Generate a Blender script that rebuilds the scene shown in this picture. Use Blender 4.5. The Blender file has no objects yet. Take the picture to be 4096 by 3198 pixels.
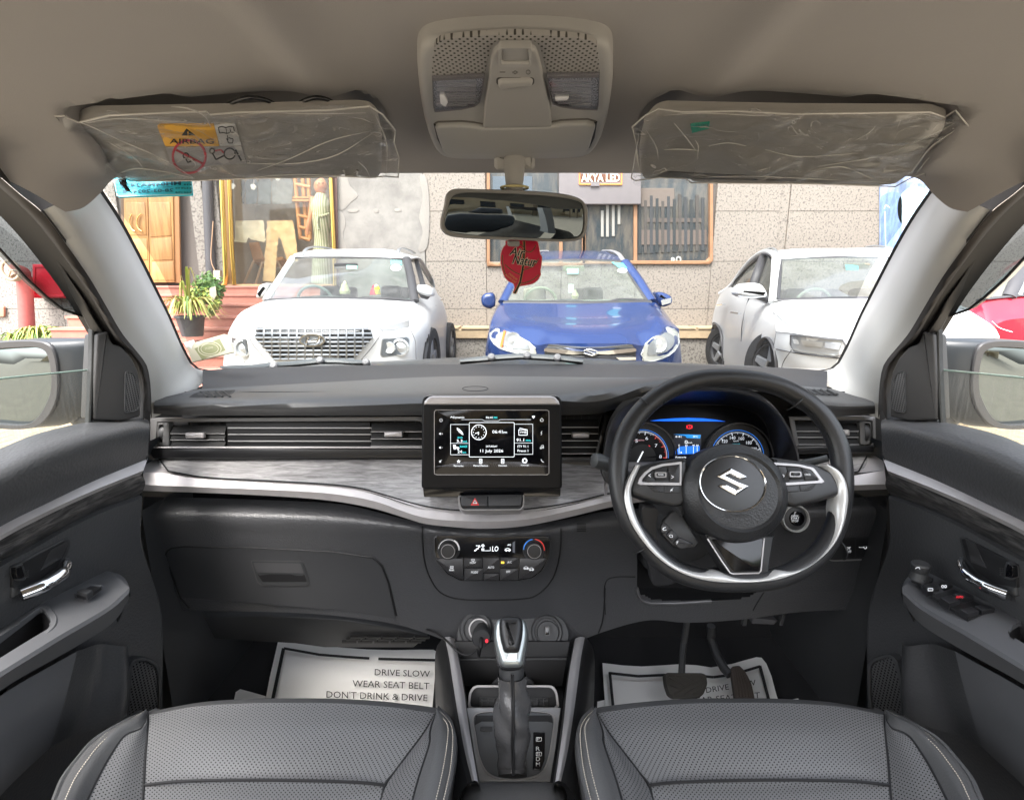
import bpy,math,random
from mathutils import Vector as V3,Matrix
from mathutils.bvhtree import BVHTree
random.seed(7)
sc=bpy.context.scene
COL=sc.collection
R=math.radians
# -- camera, world, sun
FS,CX,CY,PITCH=2063.0,2048.0,1599.0,R(-12)
CAM=V3((-.006,.0,1.30))
cd=bpy.data.cameras.new('camera');cam=bpy.data.objects.new('camera',cd);COL.objects.link(cam)
cd.sensor_width=36;cd.sensor_fit='HORIZONTAL';cd.lens=36*FS/4096
cd.clip_start=.02;cd.clip_end=500
cam.location=CAM;cam.rotation_euler=(R(90)+PITCH,0,0)
sc.camera=cam
EXPO=2.7
SUN_EL,SUN_AZ=R(55),R(205)
w=bpy.data.worlds.new('World');sc.world=w;w.use_nodes=True
nt=w.node_tree;bg=nt.nodes['Background']
sky=nt.nodes.new('ShaderNodeTexSky');sky.sky_type='NISHITA';sky.sun_disc=False
sky.sun_elevation=SUN_EL;sky.sun_rotation=SUN_AZ;sky.dust_density=4.0;sky.air_density=1.2
hs=nt.nodes.new('ShaderNodeHueSaturation');hs.inputs['Saturation'].default_value=.35
nt.links.new(sky.outputs[0],hs.inputs['Color']);nt.links.new(hs.outputs[0],bg.inputs[0])
bg.inputs[1].default_value=.15
ld=bpy.data.lights.new('sun','SUN');ld.energy=.7;ld.angle=R(20);ld.color=(1,.96,.9)
sun=bpy.data.objects.new('sun',ld);COL.objects.link(sun)
sv=V3((math.sin(SUN_AZ)*math.cos(SUN_EL),math.cos(SUN_AZ)*math.cos(SUN_EL),math.sin(SUN_EL)))
sun.rotation_euler=sv.to_track_quat('Z','Y').to_euler();sun.location=(0,0,12)
vs=sc.view_settings;vs.view_transform='Standard';vs.look='None';vs.gamma=1;vs.exposure=EXPO
cy=sc.cycles;cy.max_bounces=10;cy.diffuse_bounces=5;cy.glossy_bounces=4
cy.transparent_max_bounces=24;cy.sample_clamp_indirect=6;cy.caustics_reflective=False;cy.caustics_refractive=False
# -- image measurements -> points in the place
MIR=1
def zm(x0,y0,s):return lambda x,y:(x0+x*s,y0+y*s)
Q=zm(0,0,1.8755)
A=zm(0,0,.7784);B=zm(1600,0,.5867);C=zm(2400,0,.7766);E=zm(850,650,.5495);F=zm(1850,650,.4986)
DD=zm(0,650,.6743);G=zm(2700,650,.6744);H=zm(500,1450,.5866);I=zm(1600,1500,.5573);J=zm(2300,1450,.5952)
K=zm(0,1600,.9368);L=zm(3300,1600,.9376);M=zm(700,2300,.5495);N=zm(1700,2300,.5267)
CL=zm(2400,1500,.50366);WH=zm(2400,1800,.48077);FT=zm(2300,2350,.50366);LW=zm(0,1000,.469);RW=zm(3600,1000,.4693);PL=zm(400,650,.4691)
_f=V3((0,math.cos(PITCH),math.sin(PITCH)));_u=V3((0,-math.sin(PITCH),math.cos(PITCH)))
def ray(uv):return V3((1,0,0))*((uv[0]-CX)/FS)-_u*((uv[1]-CY)/FS)+_f
def _m(p):return V3((p.x*MIR,p.y,p.z))
def D(uv,d):r=ray(uv);return _m(CAM+r*(d/r.y))
def X(uv,x):r=ray(uv);return _m(CAM+r*((x-CAM.x)/r.x))
def Z(uv,z):r=ray(uv);return _m(CAM+r*((z-CAM.z)/r.z))
def pix(p):
 q=p-CAM;z=q.dot(_f);return(CX+FS*q.x/z,CY-FS*q.dot(_u)/z)
class Plane:
 def __init__(s,o,n,up=(0,0,1)):
  s.o=V3(o);s.n=V3(n).normalized();s.u=V3(up).cross(s.n)
  if s.u.length<1e-4:s.u=V3((1,0,0))
  s.u.normalize();s.v=s.n.cross(s.u)
 def hit(s,uv):
  r=ray(uv);t=(s.o-CAM).dot(s.n)/r.dot(s.n);return CAM+r*t
 def to2(s,p):q=p-s.o;return(q.dot(s.u),q.dot(s.v))
 def p2(s,uv):return s.to2(s.hit(uv))
 def at(s,x,y,h=0):return s.o+s.u*x+s.v*y+s.n*h
 def up(s,h):q=Plane(s.o+s.n*h,s.n);q.u=s.u;q.v=s.v;return q
def px_plane(uv,d,tilt=0,yaw=0):
 n=V3((math.sin(R(yaw)),-math.cos(R(tilt))*math.cos(R(yaw)),math.sin(R(tilt))))
 return Plane(CAM+ray(uv)*(d/ray(uv).y),n)
def lerp(a,b,t):return a+(b-a)*t
def inpoly(p,poly):
 x,y=p[0],p[1];c=False;j=len(poly)-1
 for i in range(len(poly)):
  xi,yi=poly[i][0],poly[i][1];xj,yj=poly[j][0],poly[j][1]
  if(yi>y)!=(yj>y) and x<(xj-xi)*(y-yi)/(yj-yi)+xi:c=not c
  j=i
 return c
def resample(pts,n,smooth=True,closed=False):
 pts=[V3(p) for p in pts]
 if smooth and len(pts)>2:
  out=[];k=8;N_=len(pts)
  for i in range(N_ if closed else N_-1):
   if closed:p0,p1,p2,p3=(pts[(i+j)%N_] for j in(-1,0,1,2))
   else:
    p1,p2=pts[i],pts[i+1]
    p0=pts[i-1] if i else p1*2-p2
    p3=pts[i+2] if i+2<N_ else p2*2-p1
   d0=max((p1-p0).length,1e-6)**.5;d1=max((p2-p1).length,1e-6)**.5;d2=max((p3-p2).length,1e-6)**.5
   m1=(p1-p0)/d0-(p2-p0)/(d0+d1)+(p2-p1)/d1;m2=(p2-p1)/d1-(p3-p1)/(d1+d2)+(p3-p2)/d2
   m1*=d1;m2*=d1
   for j in range(k):
    t=j/k;t2=t*t;t3=t2*t
    out.append(p1*(2*t3-3*t2+1)+m1*(t3-2*t2+t)+p2*(-2*t3+3*t2)+m2*(t3-t2))
  out.append(pts[0].copy() if closed else pts[-1].copy());pts=out
 elif closed:pts=pts+[pts[0]]
 ds=[0]
 for a,b in zip(pts,pts[1:]):ds.append(ds[-1]+(b-a).length)
 T=ds[-1] or 1;res=[];j=0;m=n if closed else n-1
 for i in range(n):
  s=T*i/m
  while j<len(ds)-2 and ds[j+1]<s:j+=1
  seg=ds[j+1]-ds[j];res.append(pts[j].lerp(pts[j+1],(s-ds[j])/seg if seg>1e-9 else 0))
 return res
def sm2(pts,n=0,closed=True):
 n=n or len(pts)*6
 return[(p.x,p.y) for p in resample([(a,b,0) for a,b in pts],n,True,closed)]
def rnd(pts,r,k=4):
 out=[];n=len(pts)
 for i in range(n):
  p=V3((*pts[i],0));a=V3((*pts[i-1],0));b=V3((*pts[(i+1)%n],0))
  rr=r[i] if isinstance(r,(list,tuple)) else r
  da,db=a-p,b-p;q=min(rr,da.length*.45,db.length*.45)
  if q<=0:out.append((p.x,p.y));continue
  s,e=p+da.normalized()*q,p+db.normalized()*q
  for j in range(k+1):
   t=j/k;c=s*(1-t)**2+p*2*t*(1-t)+e*t*t;out.append((c.x,c.y))
 return out
def box2(x0,y0,x1,y1):return[(x0,y0),(x1,y0),(x1,y1),(x0,y1)]
def circ(cx,cy,rx,ry=None,n=32,a0=0,a1=360):
 ry=ry or rx;full=abs(a1-a0)>=360
 return[(cx+rx*math.cos(R(a0+(a1-a0)*i/(n if full else n-1))),cy+ry*math.sin(R(a0+(a1-a0)*i/(n if full else n-1)))) for i in range(n)]
# -- objects
OFF={}
def name_ok(n):return n
def thing(name,label,cat,loc=(0,0,0),group=None):
 o=bpy.data.objects.new(name,None);COL.objects.link(o);o.empty_display_size=.05
 o.location=loc;o['label']=label;o['category']=cat
 if group:o['group']=group
 OFF[o]=V3(loc);return o
def tag(o,label,cat,group=None):
 o['label']=label;o['category']=cat
 if group:o['group']=group
 return o
def struct(o):o['kind']='structure';return o
def stuff(o):o['kind']='stuff';return o
def link(name,me,mt,parent=None):
 o=bpy.data.objects.new(name,me);COL.objects.link(o)
 if mt is not None and not len(me.materials):me.materials.append(mt)
 if parent is not None:
  o.parent=parent;off=OFF.get(parent,V3());OFF[o]=off
  if off.length:me.transform(Matrix.Translation(-off))
 return o
def mk(name,vs_,fs,mt,parent=None,angle=35,uv=None):
 me=bpy.data.meshes.new(name);me.from_pydata([tuple(v) for v in vs_],[],fs)
 me.polygons.foreach_set('use_smooth',[angle>0]*len(me.polygons))
 if uv:
  l=me.uv_layers.new(name='UVMap');l.data.foreach_set('uv',[c for lp in me.loops for c in uv[lp.vertex_index]])
 if 0<angle<180:me.set_sharp_from_angle(angle=R(angle))
 return link(name,me,mt,parent)
class MB:
 def __init__(s):s.v=[];s.f=[]
 def add(s,v,f):b=len(s.v);s.v+=[V3(p) for p in v];s.f+=[[i+b for i in q] for q in f];return s
 def build(s,name,mt,parent=None,angle=35):return mk(name,s.v,s.f,mt,parent,angle)
 def box(s,x0,x1,y0,y1,z0,z1):
  return s.add([(x,y,z) for z in(z0,z1) for y in(y0,y1) for x in(x0,x1)],[(0,2,3,1),(4,5,7,6),(0,1,5,4),(2,6,7,3),(0,4,6,2),(1,3,7,5)])
 def tube(s,pts,r,n=8,caps=True):v,f=tube_g(pts,r,n,caps);return s.add(v,f)
 def plate(s,poly,pl,h=.002,bev=.0006,back=0,seg=2):v,f=plate_g(poly,pl,h,bev,back,seg);return s.add(v,f)
def grid_faces(nr,nc,base=0):return[(base+r*nc+c,base+r*nc+c+1,base+(r+1)*nc+c+1,base+(r+1)*nc+c) for r in range(nr-1) for c in range(nc-1)]
def loft(name,segs,mt,parent=None,nx=40,ny=6,smooth=True,cut=None,angle=60,fn=None,across=True):
 """segs: list of groups of rows; rows inside a group blend smoothly, groups meet in a crease"""
 vs_,fs,uv=[],[],[]
 if not isinstance(segs[0][0],(list,tuple)):segs=[segs]
 for seg in segs:
  rows=[resample(r,nx,smooth) for r in seg]
  n=ny*(len(rows)-1)+1
  cols=[resample([r[c] for r in rows],n,across) for c in range(nx)]
  b=len(vs_)
  for k in range(n):
   for c in range(nx):vs_.append(cols[c][k])
  acc=[[0.]*nx for _ in range(n)];acu=[[0.]*nx for _ in range(n)]
  for k in range(n):
   for c in range(1,nx):acu[k][c]=acu[k][c-1]+(cols[c][k]-cols[c-1][k]).length
  mid=nx//2
  for k in range(1,n):
   dv=(cols[mid][k]-cols[mid][k-1]).length
   for c in range(nx):acc[k][c]=acc[k-1][c]+dv
  for k in range(n):
   for c in range(nx):uv.append((acu[k][c],acc[k][c]))
  fs+=grid_faces(n,nx,b)
 if fn:vs_=[fn(v) for v in vs_]
 if cut:
  keep=[]
  for f in fs:
   c=pix(sum((vs_[i] for i in f),V3())/len(f))
   if not any(inpoly(c,p) for p in cut):keep.append(f)
  fs=keep
 return mk(name,vs_,fs,mt,parent,angle,uv)
def inset(poly,d):
 n=len(poly);out=[]
 ar=sum(poly[i-1][0]*poly[i][1]-poly[i][0]*poly[i-1][1] for i in range(n));sg=1 if ar>0 else-1
 for i in range(n):
  a,p,b=poly[i-1],poly[i],poly[(i+1)%n]
  e1=(p[0]-a[0],p[1]-a[1]);e2=(b[0]-p[0],b[1]-p[1])
  l1=math.hypot(*e1) or 1e-9;l2=math.hypot(*e2) or 1e-9
  n1=(-e1[1]/l1,e1[0]/l1);n2=(-e2[1]/l2,e2[0]/l2)
  m=(n1[0]+n2[0],n1[1]+n2[1]);q=m[0]*n1[0]+m[1]*n1[1]
  k=d*sg/max(q,.35);out.append((p[0]+m[0]*k,p[1]+m[1]*k))
 return out
def clean(poly):
 out=[]
 for p in poly:
  if not out or math.hypot(p[0]-out[-1][0],p[1]-out[-1][1])>1e-5:out.append(p)
 if math.hypot(out[0][0]-out[-1][0],out[0][1]-out[-1][1])<1e-5:out.pop()
 return out
def plate_g(poly,pl,h=.004,bev=.001,back=0,seg=2):
 poly=clean(poly);n=len(poly)
 if sum(poly[i-1][0]*poly[i][1]-poly[i][0]*poly[i-1][1] for i in range(n))<0:poly=poly[::-1]
 rings=[(0,back)]
 for k in range(seg+1):
  t=R(90)*k/seg;rings.append((bev*(1-math.cos(t)),h-bev+bev*math.sin(t)))
 v=[]
 for ins,hh in rings:
  for p in(inset(poly,ins) if ins else poly):v.append(pl.at(p[0],p[1],hh))
 f=[]
 for r in range(len(rings)-1):
  for i in range(n):
   j=(i+1)%n;f.append((r*n+i,r*n+j,(r+1)*n+j,(r+1)*n+i))
 f.append(tuple((len(rings)-1)*n+i for i in range(n)))
 return v,f
def tr(m,pts,pl):return[pl.p2(m(*p)) for p in pts]
def plate(name,m,pts,pl,mt,parent=None,h=.004,bev=.001,back=-.004,seg=3,sm=False,r=0,angle=40):
 """outline measured with mapper m, laid on plane pl, raised by h"""
 if r:pts=rnd(pts,r)
 if sm:pts=sm2(pts)
 v,f=plate_g(tr(m,pts,pl) if m else pts,pl,h,bev,back,seg);return mk(name,v,f,mt,parent,angle)
def frame_g(outer,inner,pl,h,back=-.004,n=64,bev=.001,smooth=False):
 o=[(p.x,p.y) for p in resample([(*p,0) for p in outer],n,smooth,True)];i_=[(p.x,p.y) for p in resample([(*p,0) for p in inner],n,smooth,True)]
 rings=[(o,back),(o,h-bev),([(lerp(a[0],b[0],.12),lerp(a[1],b[1],.12)) for a,b in zip(o,i_)],h),([(lerp(a[0],b[0],.88),lerp(a[1],b[1],.88)) for a,b in zip(o,i_)],h),(i_,h-bev),(i_,back)]
 v=[pl.at(p[0],p[1],hh) for ring,hh in rings for p in ring];f=[]
 for r in range(len(rings)-1):
  for k in range(n):j=(k+1)%n;f.append((r*n+k,r*n+j,(r+1)*n+j,(r+1)*n+k))
 return v,f
def frame(name,m,outer,inner,pl,mt,parent=None,h=.003,back=-.004,n=64,bev=.001,smooth=False):
 v,f=frame_g(tr(m,outer,pl) if m else outer,tr(m,inner,pl) if m else inner,pl,h,back,n,bev,smooth);return mk(name,v,f,mt,parent,40)
def pocket(name,m,pts,pl,depth,mt,parent=None,ins=.002,r=0):
 if r:pts=rnd(pts,r)
 poly=clean(tr(m,pts,pl));n=len(poly);q=inset(poly,ins)
 v=[pl.at(*p,0) for p in poly]+[pl.at(*p,-depth) for p in q]
 f=[(i,(i+1)%n,n+(i+1)%n,n+i) for i in range(n)]+[tuple(range(n,2*n))]
 return mk(name,v,f,mt,parent,40)
def tube_g(pts,r,n=8,caps=True,closed=False,flat=1.0,ref=None):
 pts=[V3(p) for p in pts];N_=len(pts);v=[];f=[];up=None
 for i,p in enumerate(pts):
  a=pts[i-1] if(i or closed) else p;b=pts[(i+1)%N_] if(i<N_-1 or closed) else p
  t=(b-a).normalized()
  if ref is not None:up=(V3(ref)-t*t.dot(V3(ref))).normalized()
  elif up is None:up=t.orthogonal().normalized()
  else:up=(up-t*t.dot(up)).normalized()
  s=t.cross(up);rr=r[i] if isinstance(r,(list,tuple)) else r
  for k in range(n):
   an=2*math.pi*k/n;v.append(p+up*(rr*flat*math.sin(an))+s*(rr*math.cos(an)))
 for i in range(N_ if closed else N_-1):
  j=(i+1)%N_
  for k in range(n):l=(k+1)%n;f.append((i*n+k,i*n+l,j*n+l,j*n+k))
 if caps and not closed:f+=[tuple(range(n))[::-1],tuple((N_-1)*n+k for k in range(n))]
 return v,f
def tube(name,pts,r,mt,parent=None,n=8,closed=False,smooth=0,flat=1.0,ref=None):
 if smooth:pts=resample(pts,smooth,True,closed)
 v,f=tube_g(pts,r,n,True,closed,flat,ref);return mk(name,v,f,mt,parent,50)
def revolve(name,prof,o,axis,mt,parent=None,n=32,up=(0,0,1),sx=1,sy=1):
 pl=Plane(o,axis,up);v=[];f=[]
 for r,h in prof:
  for k in range(n):a=2*math.pi*k/n;v.append(pl.at(r*math.cos(a)*sx,r*math.sin(a)*sy,h))
 for i in range(len(prof)-1):
  for k in range(n):l=(k+1)%n;f.append((i*n+k,i*n+l,(i+1)*n+l,(i+1)*n+k))
 f.append(tuple((len(prof)-1)*n+k for k in range(n)))
 return mk(name,v,f,mt,parent,35)
TEXTS=[]
def text(s,m,cx,cy,w,h,pl,mt,parent=None,lift=.0006,name='lettering',mirror=False,ang=0,ext=.0002,ital=0,bold=0):
 """lettering whose measured box is centred at cx, cy with size w x h, lying on pl"""
 TEXTS.append((s,m,cx,cy,w,h,pl,mt,parent,lift,name,mirror,ang,ext,ital,bold))
def flush_texts():
 obs=[]
 for t in TEXTS:
  cu=bpy.data.curves.new('t','FONT');cu.body=t[0];cu.align_x='CENTER';cu.resolution_u=2;cu.shear=t[14];cu.offset=t[15]
  o=bpy.data.objects.new('t',cu);COL.objects.link(o);obs.append(o)
 dg=bpy.context.evaluated_depsgraph_get()
 for o,t in zip(obs,TEXTS):
  s,m,cx,cy,w_,h_,pl,mt,parent,lift,name,mirror,ang,ext,ital,bold=t
  me=bpy.data.meshes.new_from_object(o.evaluated_get(dg));me.name=name
  xs=[v.co.x for v in me.vertices];ys=[v.co.y for v in me.vertices]
  if not xs:continue
  x0,x1,y0,y1=min(xs),max(xs),min(ys),max(ys);ca,sa=math.cos(R(ang)),math.sin(R(ang))
  for v in me.vertices:
   fx=((v.co.x-x0)/max(x1-x0,1e-6)-.5)*w_*(-1 if mirror else 1);fy=-((v.co.y-y0)/max(y1-y0,1e-6)-.5)*h_
   a,b=pl.p2(m(cx+fx*ca-fy*sa,cy+fx*sa+fy*ca));v.co=pl.at(a,b,lift)
  me.materials.clear()
  link(name,me,mt,parent)
  cu=o.data;bpy.data.objects.remove(o);bpy.data.curves.remove(cu)
 TEXTS.clear()
# -- materials
MATS={}
def nd(t,kind,**kw):
 n=t.nodes.new(kind)
 for k,v in kw.items():
  if k in n.inputs:n.inputs[k].default_value=v
  else:setattr(n,k,v)
 return n
def mat(name,col,rough=.5,metal=0,bump=0,bscale=800,btype='noise',var=0,vscale=6,emit=0,coat=0,sheen=0,spec=.5,stretch=None,ior=None,dist=.001,ecol=None):
 if name in MATS:return MATS[name]
 m=bpy.data.materials.new(name);m.use_nodes=True;t=m.node_tree;b=t.nodes['Principled BSDF'];MATS[name]=m
 b.inputs['Base Color'].default_value=(*col,1);b.inputs['Roughness'].default_value=rough;b.inputs['Metallic'].default_value=metal
 b.inputs['Specular IOR Level'].default_value=spec
 if coat:b.inputs['Coat Weight'].default_value=coat;b.inputs['Coat Roughness'].default_value=.04
 if sheen:b.inputs['Sheen Weight'].default_value=sheen;b.inputs['Sheen Roughness'].default_value=.5
 if emit:b.inputs['Emission Color'].default_value=(*(ecol or col),1);b.inputs['Emission Strength'].default_value=emit*1.1/2**EXPO
 tc=None
 if bump or var:
  tc=nd(t,'ShaderNodeTexCoord');src=tc.outputs['Object']
  if stretch:
   mp=nd(t,'ShaderNodeMapping');mp.inputs['Scale'].default_value=stretch;t.links.new(src,mp.inputs[0]);src=mp.outputs[0]
 if var:
  n=nd(t,'ShaderNodeTexNoise',Scale=vscale,Detail=6,Roughness=.6);t.links.new(src,n.inputs['Vector'])
  cr=nd(t,'ShaderNodeMapRange');cr.inputs['From Min'].default_value=.3;cr.inputs['From Max'].default_value=.7
  cr.inputs['To Min'].default_value=1-var;cr.inputs['To Max'].default_value=1+var;t.links.new(n.outputs[0],cr.inputs[0])
  mx=nd(t,'ShaderNodeMix',data_type='RGBA',blend_type='MULTIPLY');mx.inputs[0].default_value=1;mx.inputs[6].default_value=(*col,1)
  t.links.new(cr.outputs[0],mx.inputs[7]);t.links.new(mx.outputs[2],b.inputs['Base Color'])
  rr=nd(t,'ShaderNodeMapRange');rr.inputs['To Min'].default_value=max(rough-.12,.02);rr.inputs['To Max'].default_value=min(rough+.12,1);t.links.new(n.outputs[0],rr.inputs[0]);t.links.new(rr.outputs[0],b.inputs['Roughness'])
 if bump:
  if btype=='voronoi':n=nd(t,'ShaderNodeTexVoronoi',Scale=bscale)
  else:n=nd(t,'ShaderNodeTexNoise',Scale=bscale,Detail=3)
  t.links.new(src,n.inputs['Vector'])
  bp=nd(t,'ShaderNodeBump');bp.inputs['Strength'].default_value=bump;bp.inputs['Distance'].default_value=dist
  t.links.new(n.outputs[0],bp.inputs['Height']);t.links.new(bp.outputs[0],b.inputs['Normal'])
 return m
def glass(name,col=(1,1,1),refl=.08,dust_haze=.0,rough=0,film=None):
 if name in MATS:return MATS[name]
 m=bpy.data.materials.new(name);m.use_nodes=True;t=m.node_tree;t.nodes.clear();MATS[name]=m
 out=nd(t,'ShaderNodeOutputMaterial');tr_=nd(t,'ShaderNodeBsdfTransparent');tr_.inputs[0].default_value=(*col,1)
 gl=nd(t,'ShaderNodeBsdfGlossy');gl.inputs['Roughness'].default_value=rough
 fr=nd(t,'ShaderNodeLayerWeight',Blend=.12);mr=nd(t,'ShaderNodeMapRange');mr.inputs['To Min'].default_value=refl*.5;mr.inputs['To Max'].default_value=min(1,refl*6)
 t.links.new(fr.outputs['Fresnel'],mr.inputs[0])
 mx=nd(t,'ShaderNodeMixShader');t.links.new(mr.outputs[0],mx.inputs[0]);t.links.new(tr_.outputs[0],mx.inputs[1]);t.links.new(gl.outputs[0],mx.inputs[2])
 last=mx
 if dust_haze:  # mottled pale film, for dust on glass and painted-in glare haze
  df=nd(t,'ShaderNodeBsdfDiffuse');df.inputs[0].default_value=(.8,.8,.8,1)
  m2=nd(t,'ShaderNodeMixShader');n=nd(t,'ShaderNodeTexNoise',Scale=9,Detail=8);tc=nd(t,'ShaderNodeTexCoord');t.links.new(tc.outputs['Object'],n.inputs['Vector'])
  r2=nd(t,'ShaderNodeMapRange');r2.inputs['From Min'].default_value=.3;r2.inputs['From Max'].default_value=.8;r2.inputs['To Min'].default_value=dust_haze*.6;r2.inputs['To Max'].default_value=dust_haze*1.6
  t.links.new(n.outputs[0],r2.inputs[0]);t.links.new(r2.outputs[0],m2.inputs[0]);t.links.new(mx.outputs[0],m2.inputs[1]);t.links.new(df.outputs[0],m2.inputs[2]);last=m2
 t.links.new(last.outputs[0],out.inputs[0]);return m
def mixcol(name,c1,c2,scale,rough=.6,kind='noise',lo=.4,hi=.6,stretch=None,bump=0,metal=0,coat=0,coord='Object',detail=8,dist=0):
 if name in MATS:return MATS[name]
 m=mat(name,c1,rough,metal,coat=coat);t=m.node_tree;b=t.nodes['Principled BSDF']
 tc=nd(t,'ShaderNodeTexCoord');src=tc.outputs[coord]
 if stretch:mp=nd(t,'ShaderNodeMapping');mp.inputs['Scale'].default_value=stretch;t.links.new(src,mp.inputs[0]);src=mp.outputs[0]
 if kind=='voronoi':n=nd(t,'ShaderNodeTexVoronoi',Scale=scale)
 else:n=nd(t,'ShaderNodeTexNoise',Scale=scale,Detail=detail,Roughness=.65,Distortion=dist)
 t.links.new(src,n.inputs['Vector'])
 mr=nd(t,'ShaderNodeMapRange');mr.inputs['From Min'].default_value=lo;mr.inputs['From Max'].default_value=hi;t.links.new(n.outputs[0],mr.inputs[0])
 mx=nd(t,'ShaderNodeMix',data_type='RGBA');mx.inputs[6].default_value=(*c1,1);mx.inputs[7].default_value=(*c2,1)
 t.links.new(mr.outputs[0],mx.inputs[0]);t.links.new(mx.outputs[2],b.inputs['Base Color'])
 if bump:
  bp=nd(t,'ShaderNodeBump');bp.inputs['Strength'].default_value=bump;bp.inputs['Distance'].default_value=.002;t.links.new(n.outputs[0],bp.inputs['Height']);t.links.new(bp.outputs[0],b.inputs['Normal'])
 return m
def perf(name,col,pitch=.0062,hole=.22,coord='UV',dark=(.004,.004,.004),rough=.42,rot=45,yz=False,bump=.35):
 """a sheet punched with small round holes in rows"""
 if name in MATS:return MATS[name]
 m=mat(name,col,rough);t=m.node_tree;b=t.nodes['Principled BSDF'];tc=nd(t,'ShaderNodeTexCoord')
 mp=nd(t,'ShaderNodeMapping');mp.inputs['Scale'].default_value=(1/pitch,1/pitch,1);mp.inputs['Rotation'].default_value=(0,0,R(rot))
 if yz:sx_=nd(t,'ShaderNodeSeparateXYZ');cx_=nd(t,'ShaderNodeCombineXYZ');t.links.new(tc.outputs[coord],sx_.inputs[0]);t.links.new(sx_.outputs[1],cx_.inputs[0]);t.links.new(sx_.outputs[2],cx_.inputs[1]);t.links.new(cx_.outputs[0],mp.inputs[0])
 else:t.links.new(tc.outputs[coord],mp.inputs[0])
 fr=nd(t,'ShaderNodeVectorMath',operation='FRACTION');t.links.new(mp.outputs[0],fr.inputs[0])
 sb=nd(t,'ShaderNodeVectorMath',operation='SUBTRACT');sb.inputs[1].default_value=(.5,.5,0);t.links.new(fr.outputs[0],sb.inputs[0])
 m0=nd(t,'ShaderNodeVectorMath',operation='MULTIPLY');m0.inputs[1].default_value=(1,1,0);t.links.new(sb.outputs[0],m0.inputs[0])
 ln=nd(t,'ShaderNodeVectorMath',operation='LENGTH');t.links.new(m0.outputs[0],ln.inputs[0])
 mr=nd(t,'ShaderNodeMapRange');mr.inputs['From Min'].default_value=hole*.8;mr.inputs['From Max'].default_value=hole*1.2;t.links.new(ln.outputs['Value'],mr.inputs[0])
 mx=nd(t,'ShaderNodeMix',data_type='RGBA');mx.inputs[6].default_value=(*dark,1);mx.inputs[7].default_value=(*col,1);t.links.new(mr.outputs[0],mx.inputs[0])
 t.links.new(mx.outputs[2],b.inputs['Base Color'])
 sp=nd(t,'ShaderNodeMath',operation='MULTIPLY');sp.inputs[1].default_value=.5;t.links.new(mr.outputs[0],sp.inputs[0]);t.links.new(sp.outputs[0],b.inputs['Specular IOR Level'])
 n=nd(t,'ShaderNodeTexNoise',Scale=26,Detail=4);t.links.new(tc.outputs['Object'],n.inputs['Vector'])
 ad=nd(t,'ShaderNodeMath',operation='MULTIPLY_ADD');ad.inputs[1].default_value=3;t.links.new(n.outputs[0],ad.inputs[0]);t.links.new(mr.outputs[0],ad.inputs[2])
 bp=nd(t,'ShaderNodeBump');bp.inputs['Strength'].default_value=bump;bp.inputs['Distance'].default_value=.001;t.links.new(ad.outputs[0],bp.inputs['Height']);t.links.new(bp.outputs[0],b.inputs['Normal'])
 return m
m_leather=mat('grained_black',(.058,.059,.063),.36,bump=.4,bscale=260,btype='voronoi',dist=.0012)
m_pad=mat('dash_pad',(.075,.077,.08),.36,bump=.22,bscale=420,btype='voronoi',dist=.0008)
m_plastic=mat('dark_plastic',(.036,.037,.039),.5,bump=.12,bscale=900,var=.12,vscale=14)
m_black=mat('matt_black',(.008,.008,.009),.55)
m_gloss=mat('piano_black',(.004,.004,.005),.12)
m_silver=mat('satin_silver',(.60,.575,.58),.42,metal=.4,var=.05,vscale=40)
m_rail=mat('rail_silver',(.52,.51,.52),.38,metal=.3)
m_silver2=mat('dull_silver',(.36,.35,.35),.4,metal=.5)
m_chrome=mat('chrome',(.82,.83,.84),.08,metal=1)
m_wood=mixcol('grey_wood',(.19,.184,.185),(.46,.45,.45),20,.28,lo=.36,hi=.68,stretch=(1,6,9),bump=.1,coat=.3,dist=.6)
m_cloth=mat('headliner_cloth',(.335,.316,.305),.95,bump=.2,bscale=900,sheen=.2,var=.04,vscale=3)
m_trim=mat('pale_trim',(.58,.58,.565),.6,bump=.05,bscale=900)
m_consgrey=mat('warm_grey_plastic',(.385,.375,.36),.5,bump=.08,bscale=1200)
m_rubber=mat('rubber',(.012,.011,.011),.6)
m_carpet=mat('carpet',(.010,.010,.011),.95,bump=.6,bscale=500)
m_paper=mat('mat_paper',(.80,.79,.77),.95,bump=.06,bscale=30,dist=.002,spec=.05)
m_ink=mat('black_print',(.01,.01,.01),.7)
m_white=mat('white_print',(.8,.8,.8),.6)
m_seat=mat('seat_leather',(.088,.089,.091),.40,bump=.25,bscale=420,btype='voronoi',dist=.0008)
m_perf=perf('perforated_leather',(.128,.129,.132),.0040,.2)
m_thread=mat('pale_thread',(.55,.50,.42),.8)
m_lit=mat('lit_white',(.9,.95,1),.5,emit=1.2)
m_cyan=mat('lit_cyan',(.05,.8,.85),.5,emit=1.0)
m_red=mat('lit_red',(1,.03,.05),.5,emit=1.2)
m_blue=mat('lit_blue',(.02,.12,1),.5,emit=1.6)
m_wind=glass('windscreen_glass',(.65,.665,.66),.05,dust_haze=.075)  # pale film in the glass stands in for veiling glare off the dash
m_side=glass('side_glass',(.82,.85,.84),.05,dust_haze=.02)
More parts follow.
